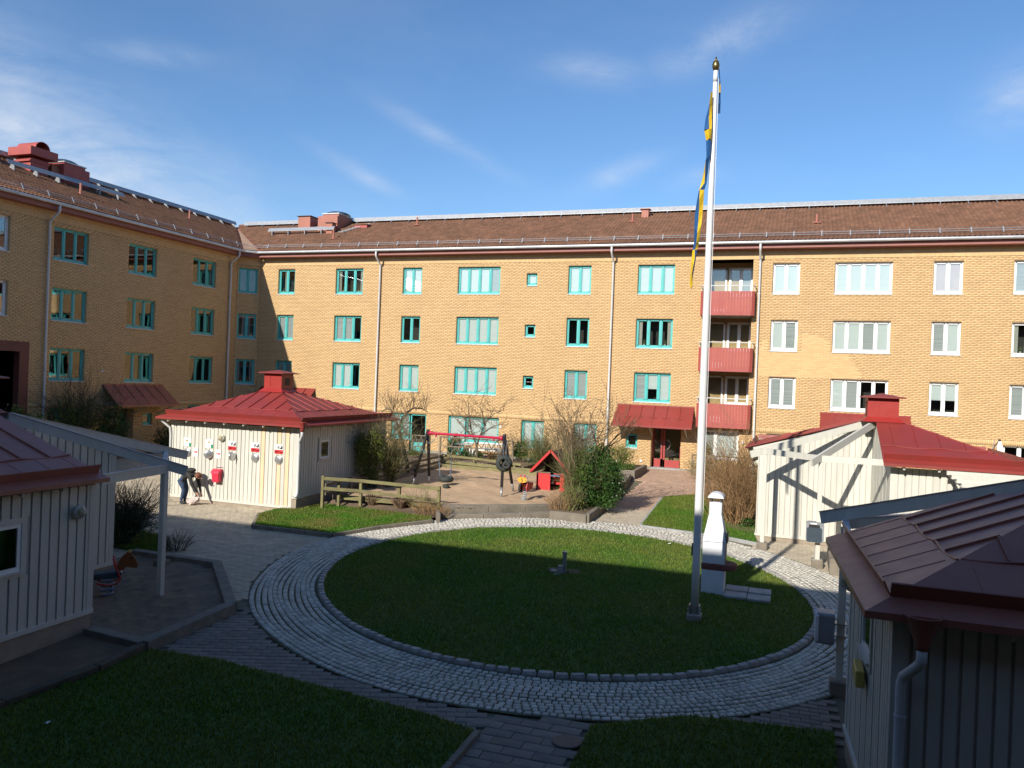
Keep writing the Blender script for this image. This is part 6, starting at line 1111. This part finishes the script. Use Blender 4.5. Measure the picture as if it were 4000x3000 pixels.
rail_fence('wooden_fence', 'shaded grey fence running back along the chute shed', [(-15.6, 26.3, 1.0, 1.70), (-15.95, 28.6, 1.0, 1.68), (-16.35, 30.95, 1.05, 1.67), (-16.55, 33.6, 1.05, 1.67), (-16.72, 36.9, 1.05, 1.70)],
           [((-15.42, 24.3, 1.62), (-16.35, 30.95, 1.60), None), ((-16.35, 30.95, 1.60), (-16.70, 36.9, 1.62), None), ((-15.42, 24.3, 1.32), (-16.35, 30.95, 1.32), None), ((-16.35, 30.95, 1.32), (-16.70, 36.9, 1.36), None), ((-15.5, 24.9, 1.12), (-16.45, 36.3, 1.16), .2)], 'fence_grey', 'fence_grey')
rail_fence('wooden_fence', 'sunlit mossy fence at the back of the sand pit', [(-16.70, 36.98, 1.05, 1.72), (-14.93, 36.85, 1.05, 1.70), (-12.75, 36.72, 1.05, 1.56), (-10.6, 36.6, 1.05, 1.40)],
           [((-16.70, 36.92, 1.64), (-14.93, 36.79, 1.62), None), ((-14.93, 36.79, 1.62), (-12.4, 36.64, 1.50), None), ((-16.70, 36.92, 1.34), (-14.93, 36.79, 1.32), .14), ((-14.93, 36.79, 1.32), (-8.9, 36.5, 1.24), .14), ((-16.4, 36.25, 1.20), (-8.6, 35.95, 1.16), .2)], 'fence', 'fence')
def lattice(label, a, b, zb, zt, n, mat='fence_grey', posts=True):
    a, b = Vector((*a, 0)), Vector((*b, 0)); f = thing('lattice_fence', (a.x, a.y, zb), label, 'fence'); P = lambda t, z: (a.x + (b.x - a.x) * t, a.y + (b.y - a.y) * t, z)
    for t in ((0, 1) if posts else ()): mb = MB(); mb.cbox(P(t, (zb - .2 + zt) / 2), .08, .08, zt - zb + .25); mb.build('post', M[mat], f)
    zm = (zb + zt) / 2
    for z in (zb + .03, zm, zt): mb = MB(); mb.beam(P(0, z), P(1, z), .03, .06); mb.build('rail', M[mat], f)
    for i in range(n):
        t0, t1 = i / n, (i + 1) / n; z0, z1 = ((zm, zt), (zb, zm))[0], None
        for lo, hi in ((zb + .03, zm), (zm, zt)):
            mb = MB(); mb.beam(P(t0, lo), P((t0 + t1) / 2, hi), .02, .035); mb.build('slat', M[mat], f); mb = MB(); mb.beam(P((t0 + t1) / 2, hi), P(t1, lo), .02, .035); mb.build('slat', M[mat], f)
    return f
lattice('long low lattice fence in front of the patio and white bench', (-17.92, 39.3), (-13.78, 39.3), 1.42, 2.39, 7); lattice('short lattice panel beside the open turquoise door', (-19.58, 39.3), (-18.55, 39.3), 1.2, 2.38, 3); lattice('lattice railing right of the entrance, behind the brown shrubs', (-4.68, 40.0), (-1.75, 40.0), 1.4, 2.26, 5)
o = MB(); o.cbox((-20.9, 37.5, 1.9), .14, .14, 1.6); o = o.build('gate_post', M['fence_grey'], loc=(-20.9, 37.5, 1.2)); tag(o, 'dark wooden post beside the pollarded tree', 'post')
# bench and patio bits
t = thing('bench', (-15.8, 40.5, gz(40)), 'white slatted garden bench against the brick wall behind the lattice', 'bench')
for i in range(5): mb = MB(); mb.beam((-17.05 + .55, 40.35 + i * .09, 1.72), (-14.9, 40.35 + i * .09, 1.72), .07, .03); mb.build('seat_slat', M['white_frame'], t)
for x in [-16.4 + k * .14 for k in range(11)]: mb = MB(); mb.beam((x, 40.84, 1.75), (x, 40.9, 2.08), .05, .02, (1, 0, 0)); mb.build('back_slat', M['white_frame'], t)
for z in (1.78, 2.08): mb = MB(); mb.beam((-16.5, 40.87, z), (-14.9, 40.87, z), .03, .07); mb.build('back_rail', M['white_frame'], t)
for x in (-16.45, -14.95):
    for y in (40.35, 40.8): mb = MB(); mb.cbox((x, y, 1.5), .07, .07, .5); mb.build('leg', M['white_frame'], t)
t = thing('patio_table', (-16.8, 40.2, gz(40)), 'white table top beside the white bench', 'table'); mb = MB(); mb.box(-17.4, -16.55, 40.0, 40.7, 1.96, 2.0); mb.build('top', M['white_frame'], t)
for x in (-17.3, -16.65): mb = MB(); mb.box(x, x + .06, 40.3, 40.36, 1.25, 1.96); mb.build('leg', M['white_frame'], t)
t = thing('lantern', (8.62, D - .5, 3.1), 'small white peaked lantern showing over the red roof at the right edge', 'lamp'); mb = MB(); fr4(mb, (8.50, 8.74, D - .62, D - .38), 3.40, (8.57, 8.67, D - .55, D - .45), 3.68); mb.build('hood', M['white_frame'], t); mb = MB(); mb.box(8.52, 8.72, D - .6, D - .4, 2.7, 3.40); mb.build('body', M['white_frame'], t); mb = MB(); mb.lathe([(.05, 0), (.06, .05), (.03, .12)], (8.62, D - .5, 3.67), 10); mb.build('cap', M['brown_dark'], t); mb = MB(); mb.tube([(8.6, D - .5, 3.74), (8.5, D - .5, 3.55), (8.44, D - .5, 3.45)], .02, 6); mb.build('bracket', M['brown_dark'], t)
mb = MB(); mb.tube([(8.33, D - .5, 2.6), (8.36, D - .5, 3.3), (8.43, D - .5, 3.78)], [.03, .025, .012], 6); o = mb.build('stake', M['bin_grey'], loc=(8.35, D - .5, 2.6)); tag(o, 'slim grey stake beside the white lantern', 'stake')
for x, z, l in ((-15.28, 2.98, 'tiny white box on the brick wall right of the patio window'), (-2.42, 2.92, 'tiny white box on the brick wall right of the ground floor window'), (-7.46, 1.65, 'tiny white tap box on the brick wall left of the entrance')):
    mb = MB(); mb.box(x - .05, x + .05, D - .06, D - .008, z - .06, z + .06); o = mb.build('wall_box', M['white_frame'], loc=(x, D, z)); tag(o, l, 'box')
# ---------------------------------------------------------------- vegetation
def limb(mb, rg, p, d, L_, r, depth, spread=.6, up=.12, kids=3, sides=5, wob=.16, taper=.5, minr=.004, shrink=.68):
    """a bending tapered limb that forks until it is a twig"""
    n = max(2, min(5, int(L_ / .18))); pts = [Vector(p)]; dd = Vector(d).normalized(); rad = [r]
    for i in range(n):
        dd = (dd + Vector((rg.gauss(0, wob), rg.gauss(0, wob), rg.gauss(0, wob) + up)) * .6).normalized(); pts.append(pts[-1] + dd * (L_ / n)); rad.append(max(minr, r * (1 - (1 - taper) * (i + 1) / n)))
    mb.tube(pts, rad, sides if r > .012 else 3, cap=False)
    if depth <= 0: return
    for k in range(kids):
        t = rg.uniform(.35, 1.0); i = min(n - 1, int(t * n)); q = pts[i].lerp(pts[i + 1], t * n - i); nd = (dd + Vector((rg.gauss(0, spread), rg.gauss(0, spread), rg.gauss(0, spread * .7)))).normalized()
        limb(mb, rg, q, nd, L_ * shrink * rg.uniform(.7, 1.15), max(minr, rad[i] * .62), depth - 1, spread, up, kids, sides, wob, taper, minr, shrink)
def leaves(rg, pts, size, asp=.55, up=.3):
    n = len(pts); a = rg.normal(0, 1, (n, 3)); a[:, 2] += up; a /= np.linalg.norm(a, axis=1)[:, None]; b = rg.normal(0, 1, (n, 3)); b -= (a * b).sum(1)[:, None] * a; b /= np.linalg.norm(b, axis=1)[:, None]; c = np.cross(a, b); s = size * rg.uniform(.6, 1.4, n)[:, None]
    V = np.stack([pts - b * s * .5, pts + c * s * asp * .5, pts + b * s * .5 + a * s * .12, pts - c * s * asp * .5], 1); return V.reshape(-1, 3), np.arange(4 * n).reshape(-1, 4)
def crownpts(rg, c, rad, n, clumps, tight=.22, shell=.55):
    k = rg.normal(0, 1, (clumps, 3)); k /= np.linalg.norm(k, axis=1)[:, None]; k *= (shell + (1 - shell) * rg.uniform(0, 1, clumps) ** .5)[:, None] * rg.uniform(.75, 1.08, clumps)[:, None]; i = rg.randint(0, clumps, n); p = k[i] + rg.normal(0, tight, (n, 3)); return p * np.array(rad) + np.array(c)
def bush(name, label, base, c, rad, n, size, mat, seed, clumps=60, tight=.17, shell=.6, stems=24, tw='twig', group=None, extra=None, stemdepth=1, cat='bush'):
    rgn = np.random.RandomState(seed); rg = random.Random(seed); t = thing(name, base, label, cat, group); b = Vector(base); cc = Vector(c)
    mb = MB()
    for i in range(stems):
        a = rg.uniform(0, 6.28); q = cc + Vector((math.cos(a) * rad[0] * rg.uniform(.2, .9), math.sin(a) * rad[1] * rg.uniform(.2, .9), rad[2] * rg.uniform(-.1, .9))); o = b + Vector((rg.gauss(0, .08), rg.gauss(0, .08), 0)); d = q - o
        limb(mb, rg, o, d, d.length, .016, stemdepth, .5, .05, 3, 4, .10)
    mb.build('stems', M[tw], t)
    P = crownpts(rgn, c, rad, n, clumps, tight, shell); P = P[P[:, 2] > b.z + .03]; V, F = leaves(rgn, P, size); npmesh('foliage', V, F, M[mat], t)
    if extra:
        for (m2, n2, s2, c2, r2) in extra: P = crownpts(rgn, c2, r2, n2, max(6, clumps // 3), tight, shell); V, F = leaves(rgn, P, s2); npmesh('foliage', V, F, M[m2], t)
    return t
def twig_shrub(name, label, base, rx, ry, h, n, mat, seed, lean=.25, r=.006, depth=1, kids=2, group=None, hmin=.55, wob=.16):
    rg = random.Random(seed); t = thing(name, base, label, 'bush', group); mb = MB()
    for i in range(n):
        a = rg.uniform(0, 6.28); q = math.sqrt(rg.uniform(0, 1)); x, y = base[0] + rx * q * math.cos(a), base[1] + ry * q * math.sin(a); d = Vector((math.cos(a) * q * lean + rg.gauss(0, .2), math.sin(a) * q * lean + rg.gauss(0, .2), 1))
        limb(mb, rg, (x, y, base[2]), d, h * rg.uniform(hmin, 1.0) * (1 - .25 * q) * (1 + .18 * math.sin(x * 5 + y * 3)), r * rg.uniform(.7, 1.3), depth, .45, .03, kids, 3, wob, .5, .0034, .5)
    mb.build('stems', M[mat], t); return t
# pollarded tree by the chute shed
t = thing('tree', (-16.96, 33.62, 1.15), 'small bare pollarded tree with gnarled crown behind the chute shed', 'tree'); rg = random.Random(4)
mb = MB(); mb.tube([(-16.94, 33.62, 1.1), (-17.0, 33.6, 1.6), (-17.12, 33.55, 2.1), (-17.28, 33.46, 2.7), (-17.37, 33.4, 3.13)], [.11, .095, .085, .08, .075], 10); mb.tube([(-17.37, 33.4, 3.1), (-17.28, 33.46, 3.55), (-17.05, 33.6, 3.9), (-16.8, 33.7, 4.1), (-16.45, 33.9, 4.08), (-16.2, 34.0, 3.92)], [.065, .055, .05, .042, .03, .02], 8); mb.tube([(-17.37, 33.4, 3.13), (-17.55, 33.3, 3.6), (-17.72, 33.2, 3.98), (-17.9, 33.1, 4.02), (-18.1, 33.0, 3.85)], [.06, .05, .045, .035, .02], 8); mb.tube([(-17.3, 33.45, 2.95), (-17.6, 33.5, 3.1), (-17.75, 33.6, 3.0)], [.035, .025, .015], 6); mb.tube([(-17.28, 33.46, 3.5), (-17.0, 33.2, 3.6), (-16.8, 33.1, 3.5)], [.03, .02, .012], 6); mb.build('trunk', M['bark'], t, True)
mb = MB()
for x0, x1, y0, y1, z0, z1, n in ((-17.1, -16.2, 33.55, 34.0, 3.9, 4.15, 26), (-17.95, -17.5, 33.05, 33.35, 3.9, 4.05, 22), (-17.5, -16.9, 33.3, 33.6, 3.4, 4.0, 14)):
    for i in range(n): u = rg.uniform(0, 1); limb(mb, rg, (x0 + (x1 - x0) * u, y0 + (y1 - y0) * u, rg.uniform(z0, z1)), (rg.gauss(0, .5), rg.gauss(0, .4), 1), rg.uniform(.4, .95), .013, 1, .45, .1, 2, 3, .1, .5, .0065)
for i in range(42): limb(mb, rg, (-17.35 + rg.gauss(0, .2), 33.42 + rg.gauss(0, .2), rg.uniform(2.9, 3.9)), (rg.gauss(0, 1), rg.gauss(0, 1), rg.gauss(-.2, .4)), rg.uniform(.25, .5), .014, 1, .7, -.05, 3, 3, .25, .5, .007)
mb.build('crown', M['twig'], t)
twig_shrub('stump_shoot', 'dark tuft of stems at the foot of the pollarded tree', (-16.7, 33.8, 1.2), .12, .12, .7, 40, 'twig_dark', 77, .3)
# thin bare tree in front of the patio
t = thing('tree', (-15.17, 37.82, 1.3), 'thin bare spreading tree in front of the turquoise patio windows', 'tree'); rg = random.Random(8)
mb = MB(); mb.tube([(-15.16, 37.82, 1.1), (-15.18, 37.8, 2.0), (-15.24, 37.78, 2.35)], [.075, .065, .058], 8); 
forks = [[(-15.24, 37.78, 2.3), (-15.42, 37.7, 2.7), (-15.55, 37.66, 3.1), (-15.85, 37.5, 3.55), (-16.3, 37.3, 4.0)], [(-15.2, 37.8, 2.2), (-15.0, 37.9, 2.9), (-14.75, 38.0, 3.5), (-14.4, 38.1, 3.85), (-13.95, 38.25, 4.05)], [(-15.5, 37.68, 3.0), (-15.6, 37.6, 3.7), (-15.7, 37.6, 4.5)], [(-14.85, 37.95, 3.2), (-14.95, 37.8, 3.8), (-15.1, 37.7, 4.3)], [(-15.35, 37.75, 2.6), (-15.9, 37.9, 2.9), (-16.4, 38.0, 3.4)], [(-15.05, 37.85, 2.7), (-14.5, 37.7, 3.1), (-14.1, 37.6, 3.3)]]
for f in forks: mb.tube(f, [.045 - .034 * i / (len(f) - 1) for i in range(len(f))], 6)
mb.build('trunk', M['bark'], t, True); mb = MB()
for f in forks:
    for i in range(12): k = rg.randrange(len(f) - 1); q = Vector(f[k]).lerp(Vector(f[k + 1]), rg.random()); limb(mb, rg, q, (rg.gauss(0, .8), rg.gauss(0, .5), rg.uniform(.0, .9)), rg.uniform(.45, 1.0), .013, 2, .5, .04, 2, 3, .14, .5, .006)
mb.build('crown', M['twig'], t)
# big multi-stemmed bare shrub in the raised bed
t = thing('tree', (-7.3, 28.4, 1.15), 'large bare many-stemmed shrub rising in front of the far facade', 'tree'); rg = random.Random(21); mb = MB(); mbt = MB(); mbc = MB()
for i in range(14):
    a = rg.uniform(0, 6.28); o = (-7.35 + .28 * math.cos(a), 28.4 + .3 * math.sin(a), 1.05); tx = rg.uniform(-1.0, 1.45); tz = rg.uniform(3.0, 3.9); q1 = (o[0] + tx * .22, o[1] + rg.gauss(0, .15), 2.0); q2 = (o[0] + tx * .55, o[1] + rg.gauss(0, .35), 2.9); q3 = (o[0] + tx, o[1] + rg.gauss(0, .5), tz); r_ = rg.uniform(.022, .045); mb.tube([o, q1, q2, q3], [r_, r_ * .85, r_ * .65, r_ * .45], 6)
    for k in range(5): u = rg.uniform(.25, 1); q = Vector(q2).lerp(Vector(q3), u) if k else Vector(q3); limb(mbc, rg, q, (tx * .45 + rg.gauss(0, .45), rg.gauss(0, .4), rg.uniform(.5, 1.1)), rg.uniform(.6, 1.35), r_ * .42, 2, .42, .04, 2, 3, .16, .5, .0062)
mb.tube([(-7.05, 28.2, 1.1), (-7.08, 28.25, 2.0), (-7.15, 28.35, 2.9)], [.075, .06, .05], 8); mb.build('trunk', M['bark'], t, True); mbc.build('crown', M['twig'], t)
bush('evergreen_bush', 'dense dark green bush at the edge of the raised bed', (-6.85, 28.4, 1.1), (-6.62, 28.55, 2.05), (.92, .95, 1.12), 15000, .075, 'leaf_dark', 31, 95, .15, .62, 30, 'twig', extra=[('leaf_mid', 2600, .06, (-6.8, 28.3, 2.5), (.95, .9, .85))])
bush('leafy_shrub', 'olive twiggy shrub left of the dark green bush, over the playhouse', (-7.45, 28.1, 1.1), (-7.5, 28.2, 2.1), (.5, .6, .95), 2300, .05, 'leaf_mid', 32, 60, .2, .5, 44, 'twig_olive', stemdepth=2)
bush('leafy_shrub', 'low yellow green sprigs at the front of the raised bed', (-7.2, 27.0, 1.08), (-7.1, 27.1, 1.45), (.55, .4, .42), 700, .055, 'leaf_yel', 33, 20, .25, .5, 40, 'twig_olive', stemdepth=1)
twig_shrub('dry_shrub', 'dry brown stems at the left front of the raised bed', (-7.6, 26.95, 1.06), .35, .3, .9, 90, 'twig_brown', 34, .5)
bush('leafy_shrub', 'yellow green leafy bush growing against the chute shed', (-15.45, 27.7, 1.0), (-15.62, 27.75, 2.62), (.62, .75, .78), 6500, .06, 'leaf_yel', 35, 70, .17, .5, 26, 'twig_dark', extra=[('leaf_mid', 2600, .055, (-15.6, 27.9, 2.2), (.7, .85, .8))], stemdepth=2)
bush('twiggy_shrub', 'dark twiggy shrub beside the leafy bush at the chute shed', (-15.2, 28.6, 1.0), (-15.05, 28.5, 2.25), (.5, .6, .7), 900, .05, 'leaf_mid', 36, 40, .25, .5, 70, 'twig_olive', stemdepth=2)
for i, (x, y) in enumerate(((-13.94, 25.02), (-12.86, 25.05))):
    rg = random.Random(40 + i); t = thing('cut_shrub', (x, y, .95), ('left one of two cut back dead shrubs by the fence', 'right one of two cut back dead shrubs by the fence')[i], 'bush', 'cut back shrubs'); mb = MB()
    for k in range(380):
        a = rg.uniform(0, 6.28); q = math.sqrt(rg.random()); d = Vector((math.cos(a) * q * .8, math.sin(a) * q * .6, .75)); o = Vector((x + .10 * q * math.cos(a), y + .08 * q * math.sin(a), .93)); e = o + d.normalized() * rg.uniform(.32, .46); mb.tube([o, o.lerp(e, .5) + Vector((rg.gauss(0, .01), rg.gauss(0, .01), 0)), e], [.008, .007, .005], 3, cap=True)
    mb.build('stems', M['dead'], t)
twig_shrub('dry_shrub', 'dry brown weeds at the end of the front fence', (-11.45, 24.65, .84), .55, .3, .55, 150, 'twig_brown', 45, .7, .004)
twig_shrub('dry_shrub', 'thin olive weeds in front of the fence rails', (-11.9, 25.0, .95), .5, .15, .75, 60, 'twig_olive', 46, .4, .004)
twig_shrub('brown_shrub', 'tall reddish brown leafless shrub at the left corner of the right shed', (-1.70, 28.5, .88), .40, .5, 2.7, 150, 'twig_brown', 50, .22, .010, 2, 4, wob=.2, hmin=.4)
twig_shrub('brown_shrub', 'paler brown leafless shrub behind the grill chimney', (-2.25, 29.6, .92), .55, .7, 2.0, 130, 'twig_brown', 51, .40, .009, 2, 4, wob=.22, hmin=.35)
twig_shrub('brown_shrub', 'olive brown low shrub under the lattice railing right of the entrance', (-3.4, 38.6, 1.2), .9, .6, 1.15, 160, 'twig_olive', 52, .7, .010, 2, 3, wob=.25)
bush('leafy_shrub', 'small dark green plant at the foot of the brown shrubs', (-1.42, 28.0, .88), (-1.42, 28.0, 1.06), (.26, .25, .2), 700, .07, 'leaf_dark', 53, 16, .25, .4, 8)
bush('leafy_shrub', 'olive twiggy bush against the facade behind the playhouse', (-11.7, 37.6, 1.25), (-11.65, 37.6, 2.0), (.85, .6, .75), 2600, .05, 'leaf_mid', 54, 60, .2, .5, 70, 'twig_olive', stemdepth=2)
bush('leafy_shrub', 'twiggy brown bush behind the playhouse roof', (-10.1, 37.6, 1.3), (-10.0, 37.6, 2.3), (.8, .6, .95), 500, .045, 'leaf_mid', 55, 40, .25, .5, 90, 'twig', stemdepth=2)
bush('conifer', 'narrow dark conifer before the white ground floor window', (-3.97, 40.5, 1.27), (-3.97, 40.5, 2.05), (.20, .2, .85), 1700, .06, 'leaf_dark', 56, 60, .2, .5, 12, cat='tree')
bush('leafy_shrub', 'green bush with red tips left of the white bench', (-17.55, 40.3, 1.3), (-17.5, 40.3, 1.85), (.42, .35, .5), 1900, .075, 'leaf_mid', 57, 40, .18, .5, 14, extra=[('leaf_red', 300, .07, (-17.4, 40.3, 2.25), (.3, .25, .18))])
bush('leafy_shrub', 'tall green bush right of the white bench', (-13.55, 39.9, 1.3), (-13.55, 39.9, 1.95), (.42, .35, .55), 1700, .08, 'leaf_dark', 58, 40, .2, .5, 14, extra=[('leaf_mid', 500, .07, (-13.5, 39.8, 2.0), (.42, .35, .5))])
bush('leafy_shrub', 'pale leafy bush in the planter left of the entrance', (-8.0, 38.8, 1.55), (-7.9, 38.9, 2.05), (.6, .6, .6), 1300, .07, 'leaf_yel', 59, 40, .22, .5, 30, 'twig_olive')
bush('leafy_shrub', 'low green leaves in the planter box beside the entrance', (-7.4, 37.8, 1.5), (-7.45, 37.9, 1.66), (.3, .5, .18), 700, .08, 'leaf_mid', 60, 20, .25, .4, 6)
for i, (x, z, r_, m_, l) in enumerate(((-19.1, 1.45, .35, 'leaf_mid', 'leafy green plant under the short lattice panel'), (-16.2, 1.52, .4, 'leaf_dark', 'low dark plant in the bed below the bench'), (-14.6, 1.52, .45, 'leaf_red', 'low reddish plant in the bed right of the thin tree'), (-15.5, 1.50, .35, 'leaf_mid', 'low green plant at the foot of the thin bare tree'))):
    bush('bed_plant', l, (x, 38.6, 1.34), (x, 38.6, z + .05), (r_, .3, .2), 600, .07, m_, 70 + i, 20, .25, .4, 6, cat='plant')
bush('flower_clump', 'clump of small yellow flowers in the bed behind the fence', (-16.75, 38.3, 1.34), (-16.75, 38.3, 1.5), (.5, .25, .12), 260, .05, 'flower', 80, 20, .3, .4, 6, cat='flowers')
bush('evergreen_bush', 'yellow green rhododendron beside the dark red portal', (-30.0, 24.4, .78), (-30.0, 24.4, 2.35), (.85, .95, 1.2), 5200, .13, 'leaf_rhodo', 61, 70, .15, .6, 20)
bush('evergreen_bush', 'lower rhododendron in front of the left wing window', (-30.0, 25.9, .8), (-30.0, 25.8, 1.95), (.8, .95, .95), 3600, .13, 'leaf_rhodo', 62, 60, .16, .6, 16)
bush('leafy_shrub', 'loose green climber spreading on the left wing wall', (-31.6, 28.6, .9), (-31.5, 28.2, 2.95), (.45, 1.4, 1.05), 2400, .09, 'leaf_mid', 63, 60, .22, .4, 60, 'twig_dark', stemdepth=2)
bush('evergreen_bush', 'dark tall shrub under the left wing canopy', (-31.3, 30.2, .95), (-31.2, 30.2, 2.45), (.55, .85, 1.25), 5200, .09, 'leaf_dark', 64, 70, .17, .6, 20)
bush('leafy_shrub', 'dark shrub at the left wing wall right of the canopy', (-31.3, 33.8, 1.05), (-31.3, 33.8, 1.75), (.5, .7, .7), 1700, .08, 'leaf_dark', 65, 40, .2, .5, 30, 'twig_dark')
bush('twiggy_shrub', 'dark round bush in the shade behind the near left shed', (-17.35, 17.3, .54), (-17.35, 17.35, 1.12), (.75, .8, .62), 2600, .05, 'leaf_dark', 66, 80, .15, .6, 150, 'twig_dark', stemdepth=2)
twig_shrub('twiggy_shrub', 'small dark twiggy plant beside the pergola post of the near left shed', (-15.75, 17.5, .55), .25, .25, .6, 80, 'twig_dark', 67, .6)
# ---------------------------------------------------------------- person and carrier bag
def skin_body(verts, edges, root, levels=1):
    me = bpy.data.meshes.new('body'); me.from_pydata([v[:3] for v in verts], edges, []); o = bpy.data.objects.new('tmp', me); COL.objects.link(o); m1 = o.modifiers.new('s', 'SKIN'); m1.use_smooth_shade = True
    for i, v in enumerate(verts): sv = me.skin_vertices[0].data[i]; sv.radius = (v[3], v[4] if len(v) > 4 else v[3]); sv.use_root = (i == root)
    m2 = o.modifiers.new('d', 'SUBSURF'); m2.levels = levels; m2.render_levels = levels
    dg = bpy.context.evaluated_depsgraph_get(); dg.update(); r = bpy.data.meshes.new_from_object(o.evaluated_get(dg)); bpy.data.objects.remove(o); return r
def person():
    bx, by, bz = -20.35, 22.96, gz(22.96); t = thing('person', (bx, by, bz), 'person in black jacket and blue jeans bending over a bag by the white shed', 'person')
    v = []; e = []
    def A(x, y, z, r, par=None, r2=None):
        v.append((x, y, z, r, r2 or r)); i = len(v) - 1
        if par is not None: e.append((par, i))
        return i
    pel = A(-.16, 0, .90, .155); sp1 = A(.0, 0, 1.0, .155, pel); sp2 = A(.16, 0, 1.05, .165, sp1); ch = A(.33, 0, 1.06, .155, sp2); nk = A(.46, 0, 1.05, .055, ch); hd0 = A(.53, 0, 1.05, .075, nk); hd = A(.61, 0, 1.01, .098, hd0); hd2 = A(.67, 0, .95, .075, hd)
    for s in (-1, 1):
        hp_ = A(-.13, s * .08, .82, .125, pel); kn = A(.06 if s < 0 else .03, s * .085, .53, .085, hp_); cf = A(0.0 if s < 0 else -.02, s * .085, .30, .072, kn); an = A(-.07 if s < 0 else -.06, s * .085, .085, .048, cf); A(.06, s * .09, .04, .04, an)
        sh_ = A(.36, s * .17, 1.02, .09, ch); el = A(.47, s * .19, .74, .066, sh_); wr = A(.63, s * .10, .44, .046, el); pm_ = A(.675, s * .09, .36, .036, wr, .024)
        for k, (dx, dy, L_) in enumerate(((-.022, -.012, .06), (-.004, -.006, .07), (.014, .004, .065), (.03, .014, .05))): f1_ = A(.69 + dx, s * (.08 + dy), .325, .009, pm_); A(.695 + dx, s * (.065 + dy), .325 - L_ * .8, .008, f1_)
        th = A(.65, s * .07, .355, .010, pm_); A(.655, s * .04, .32, .009, th)
    me = skin_body([(bx + a, by + b, bz + c, d, f) for a, b, c, d, f in v], e, pel, 1)
    for m_ in ('jeans', 'jacket', 'skin', 'shoe', 'shirt'): me.materials.append(M[m_])
    idx = []
    for p in me.polygons:
        x, z = p.center.x - bx, p.center.z - bz; k = 1
        if z < .10: k = 3
        elif x > .475 and z > .88: k = 2
        elif x > .58 and z < .46: k = 2
        elif x < .30 and z < .80 and not (x > .38): k = 0
        elif x < -.02 and z < .93: k = 0
        elif x < .12 and z < 1.2: k = 4
        idx.append(k)
    me.polygons.foreach_set('material_index', idx); me.polygons.foreach_set('use_smooth', [True] * len(me.polygons))
    for vv in me.vertices: vv.co -= Vector((bx, by, bz))
    linkobj('body', me, t)
    def blob(name, c, s, mat, seed, rough=.08, sub=2, rot=(0, 0, 0)):
        rg = random.Random(seed); bm = bmesh.new(); bmesh.ops.create_icosphere(bm, subdivisions=sub + 1, radius=1)
        for q in bm.verts: q.co *= 1 + rg.uniform(-rough, rough); q.co = Vector((q.co.x * s[0], q.co.y * s[1], q.co.z * s[2]))
        m_ = bpy.data.meshes.new(name); bm.to_mesh(m_); bm.free(); m_.materials.append(M[mat]); m_.polygons.foreach_set('use_smooth', [True] * len(m_.polygons)); return linkobj(name, m_, t, c, rot)
    blob('hair', (.595, 0, 1.055), (.125, .115, .095), 'hair', 1, .07, 2, (0, .5, 0)); blob('backpack', (.19, 0, 1.19), (.26, .17, .10), 'jacket', 2, .06, 2, (0, -.12, 0)); 
    for s in (-1, 1): blob('shoe', (.02, s * .09, .045), (.135, .052, .05), 'shoe', 3 + s, .03); blob('sock', (-.065, s * .085, .12), (.05, .05, .045), 'sock', 6 + s, .02); blob('ear', (.60, s * .10, .99), (.022, .012, .03), 'skin', 9 + s, .02); blob('eye', (.705, s * .035, .93), (.012, .012, .012), 'black', 12, .0)
    blob('nose', (.735, 0, .945), (.028, .016, .018), 'skin', 14, .02)
    mbq = MB(); mbq.beam((bx + .10, by - .13, bz + .92), (bx + .08, by - .14, bz + .55), .03, .008); mbq.build('loose_strap', M['jacket'], t); mbq = MB(); mbq.box(bx + .11, bx + .16, by - .14, by - .13, bz + 1.17, bz + 1.20); mbq.build('backpack_mark', M['paper'], t)
person()
rg = random.Random(5); bm = bmesh.new(); bmesh.ops.create_icosphere(bm, subdivisions=4, radius=1)
for q in bm.verts:
    n_ = 1 + .10 * math.sin(q.co.x * 9 + q.co.y * 5) * math.sin(q.co.z * 8) + rg.uniform(-.035, .035); x, y, z = q.co * n_; w = 1 - .45 * max(0, (x + z * .6)); q.co = Vector((x * .27, y * .15 * max(.35, w), max(-.10, z * .13) + .24 * max(0, x * .7)))
me = bpy.data.meshes.new('carrier_bag'); bm.to_mesh(me); bm.free(); me.materials.append(M['bagm']); o = linkobj('carrier_bag', me, None, (-19.90, 22.90, gz(22.9) + .105)); tag(o, 'crumpled pinkish grey carrier bag held on the paving by the bending person', 'bag')
for i, (x, y, l) in enumerate(((-18.6, 22.7, 'tiny scrap of white paper on the paving left of the chute shed corner'), (-3.4, 24.1, 'small white scrap on the sunlit edge of the round lawn'), (-9.9, 8.6, 'tiny white scrap on the dark lawn in the lower left corner'))):
    mb = MB(); z = gz(y) + (.004 if i == 0 else .10); mb.add([(x - .05, y, z), (x + .04, y - .03, z + .01), (x + .05, y + .03, z + .03), (x - .02, y + .05, z + .01)], [(0, 1, 2, 3)]); o = mb.build('paper_scrap', M['paper'], loc=(x, y, z)); tag(o, l, 'litter')
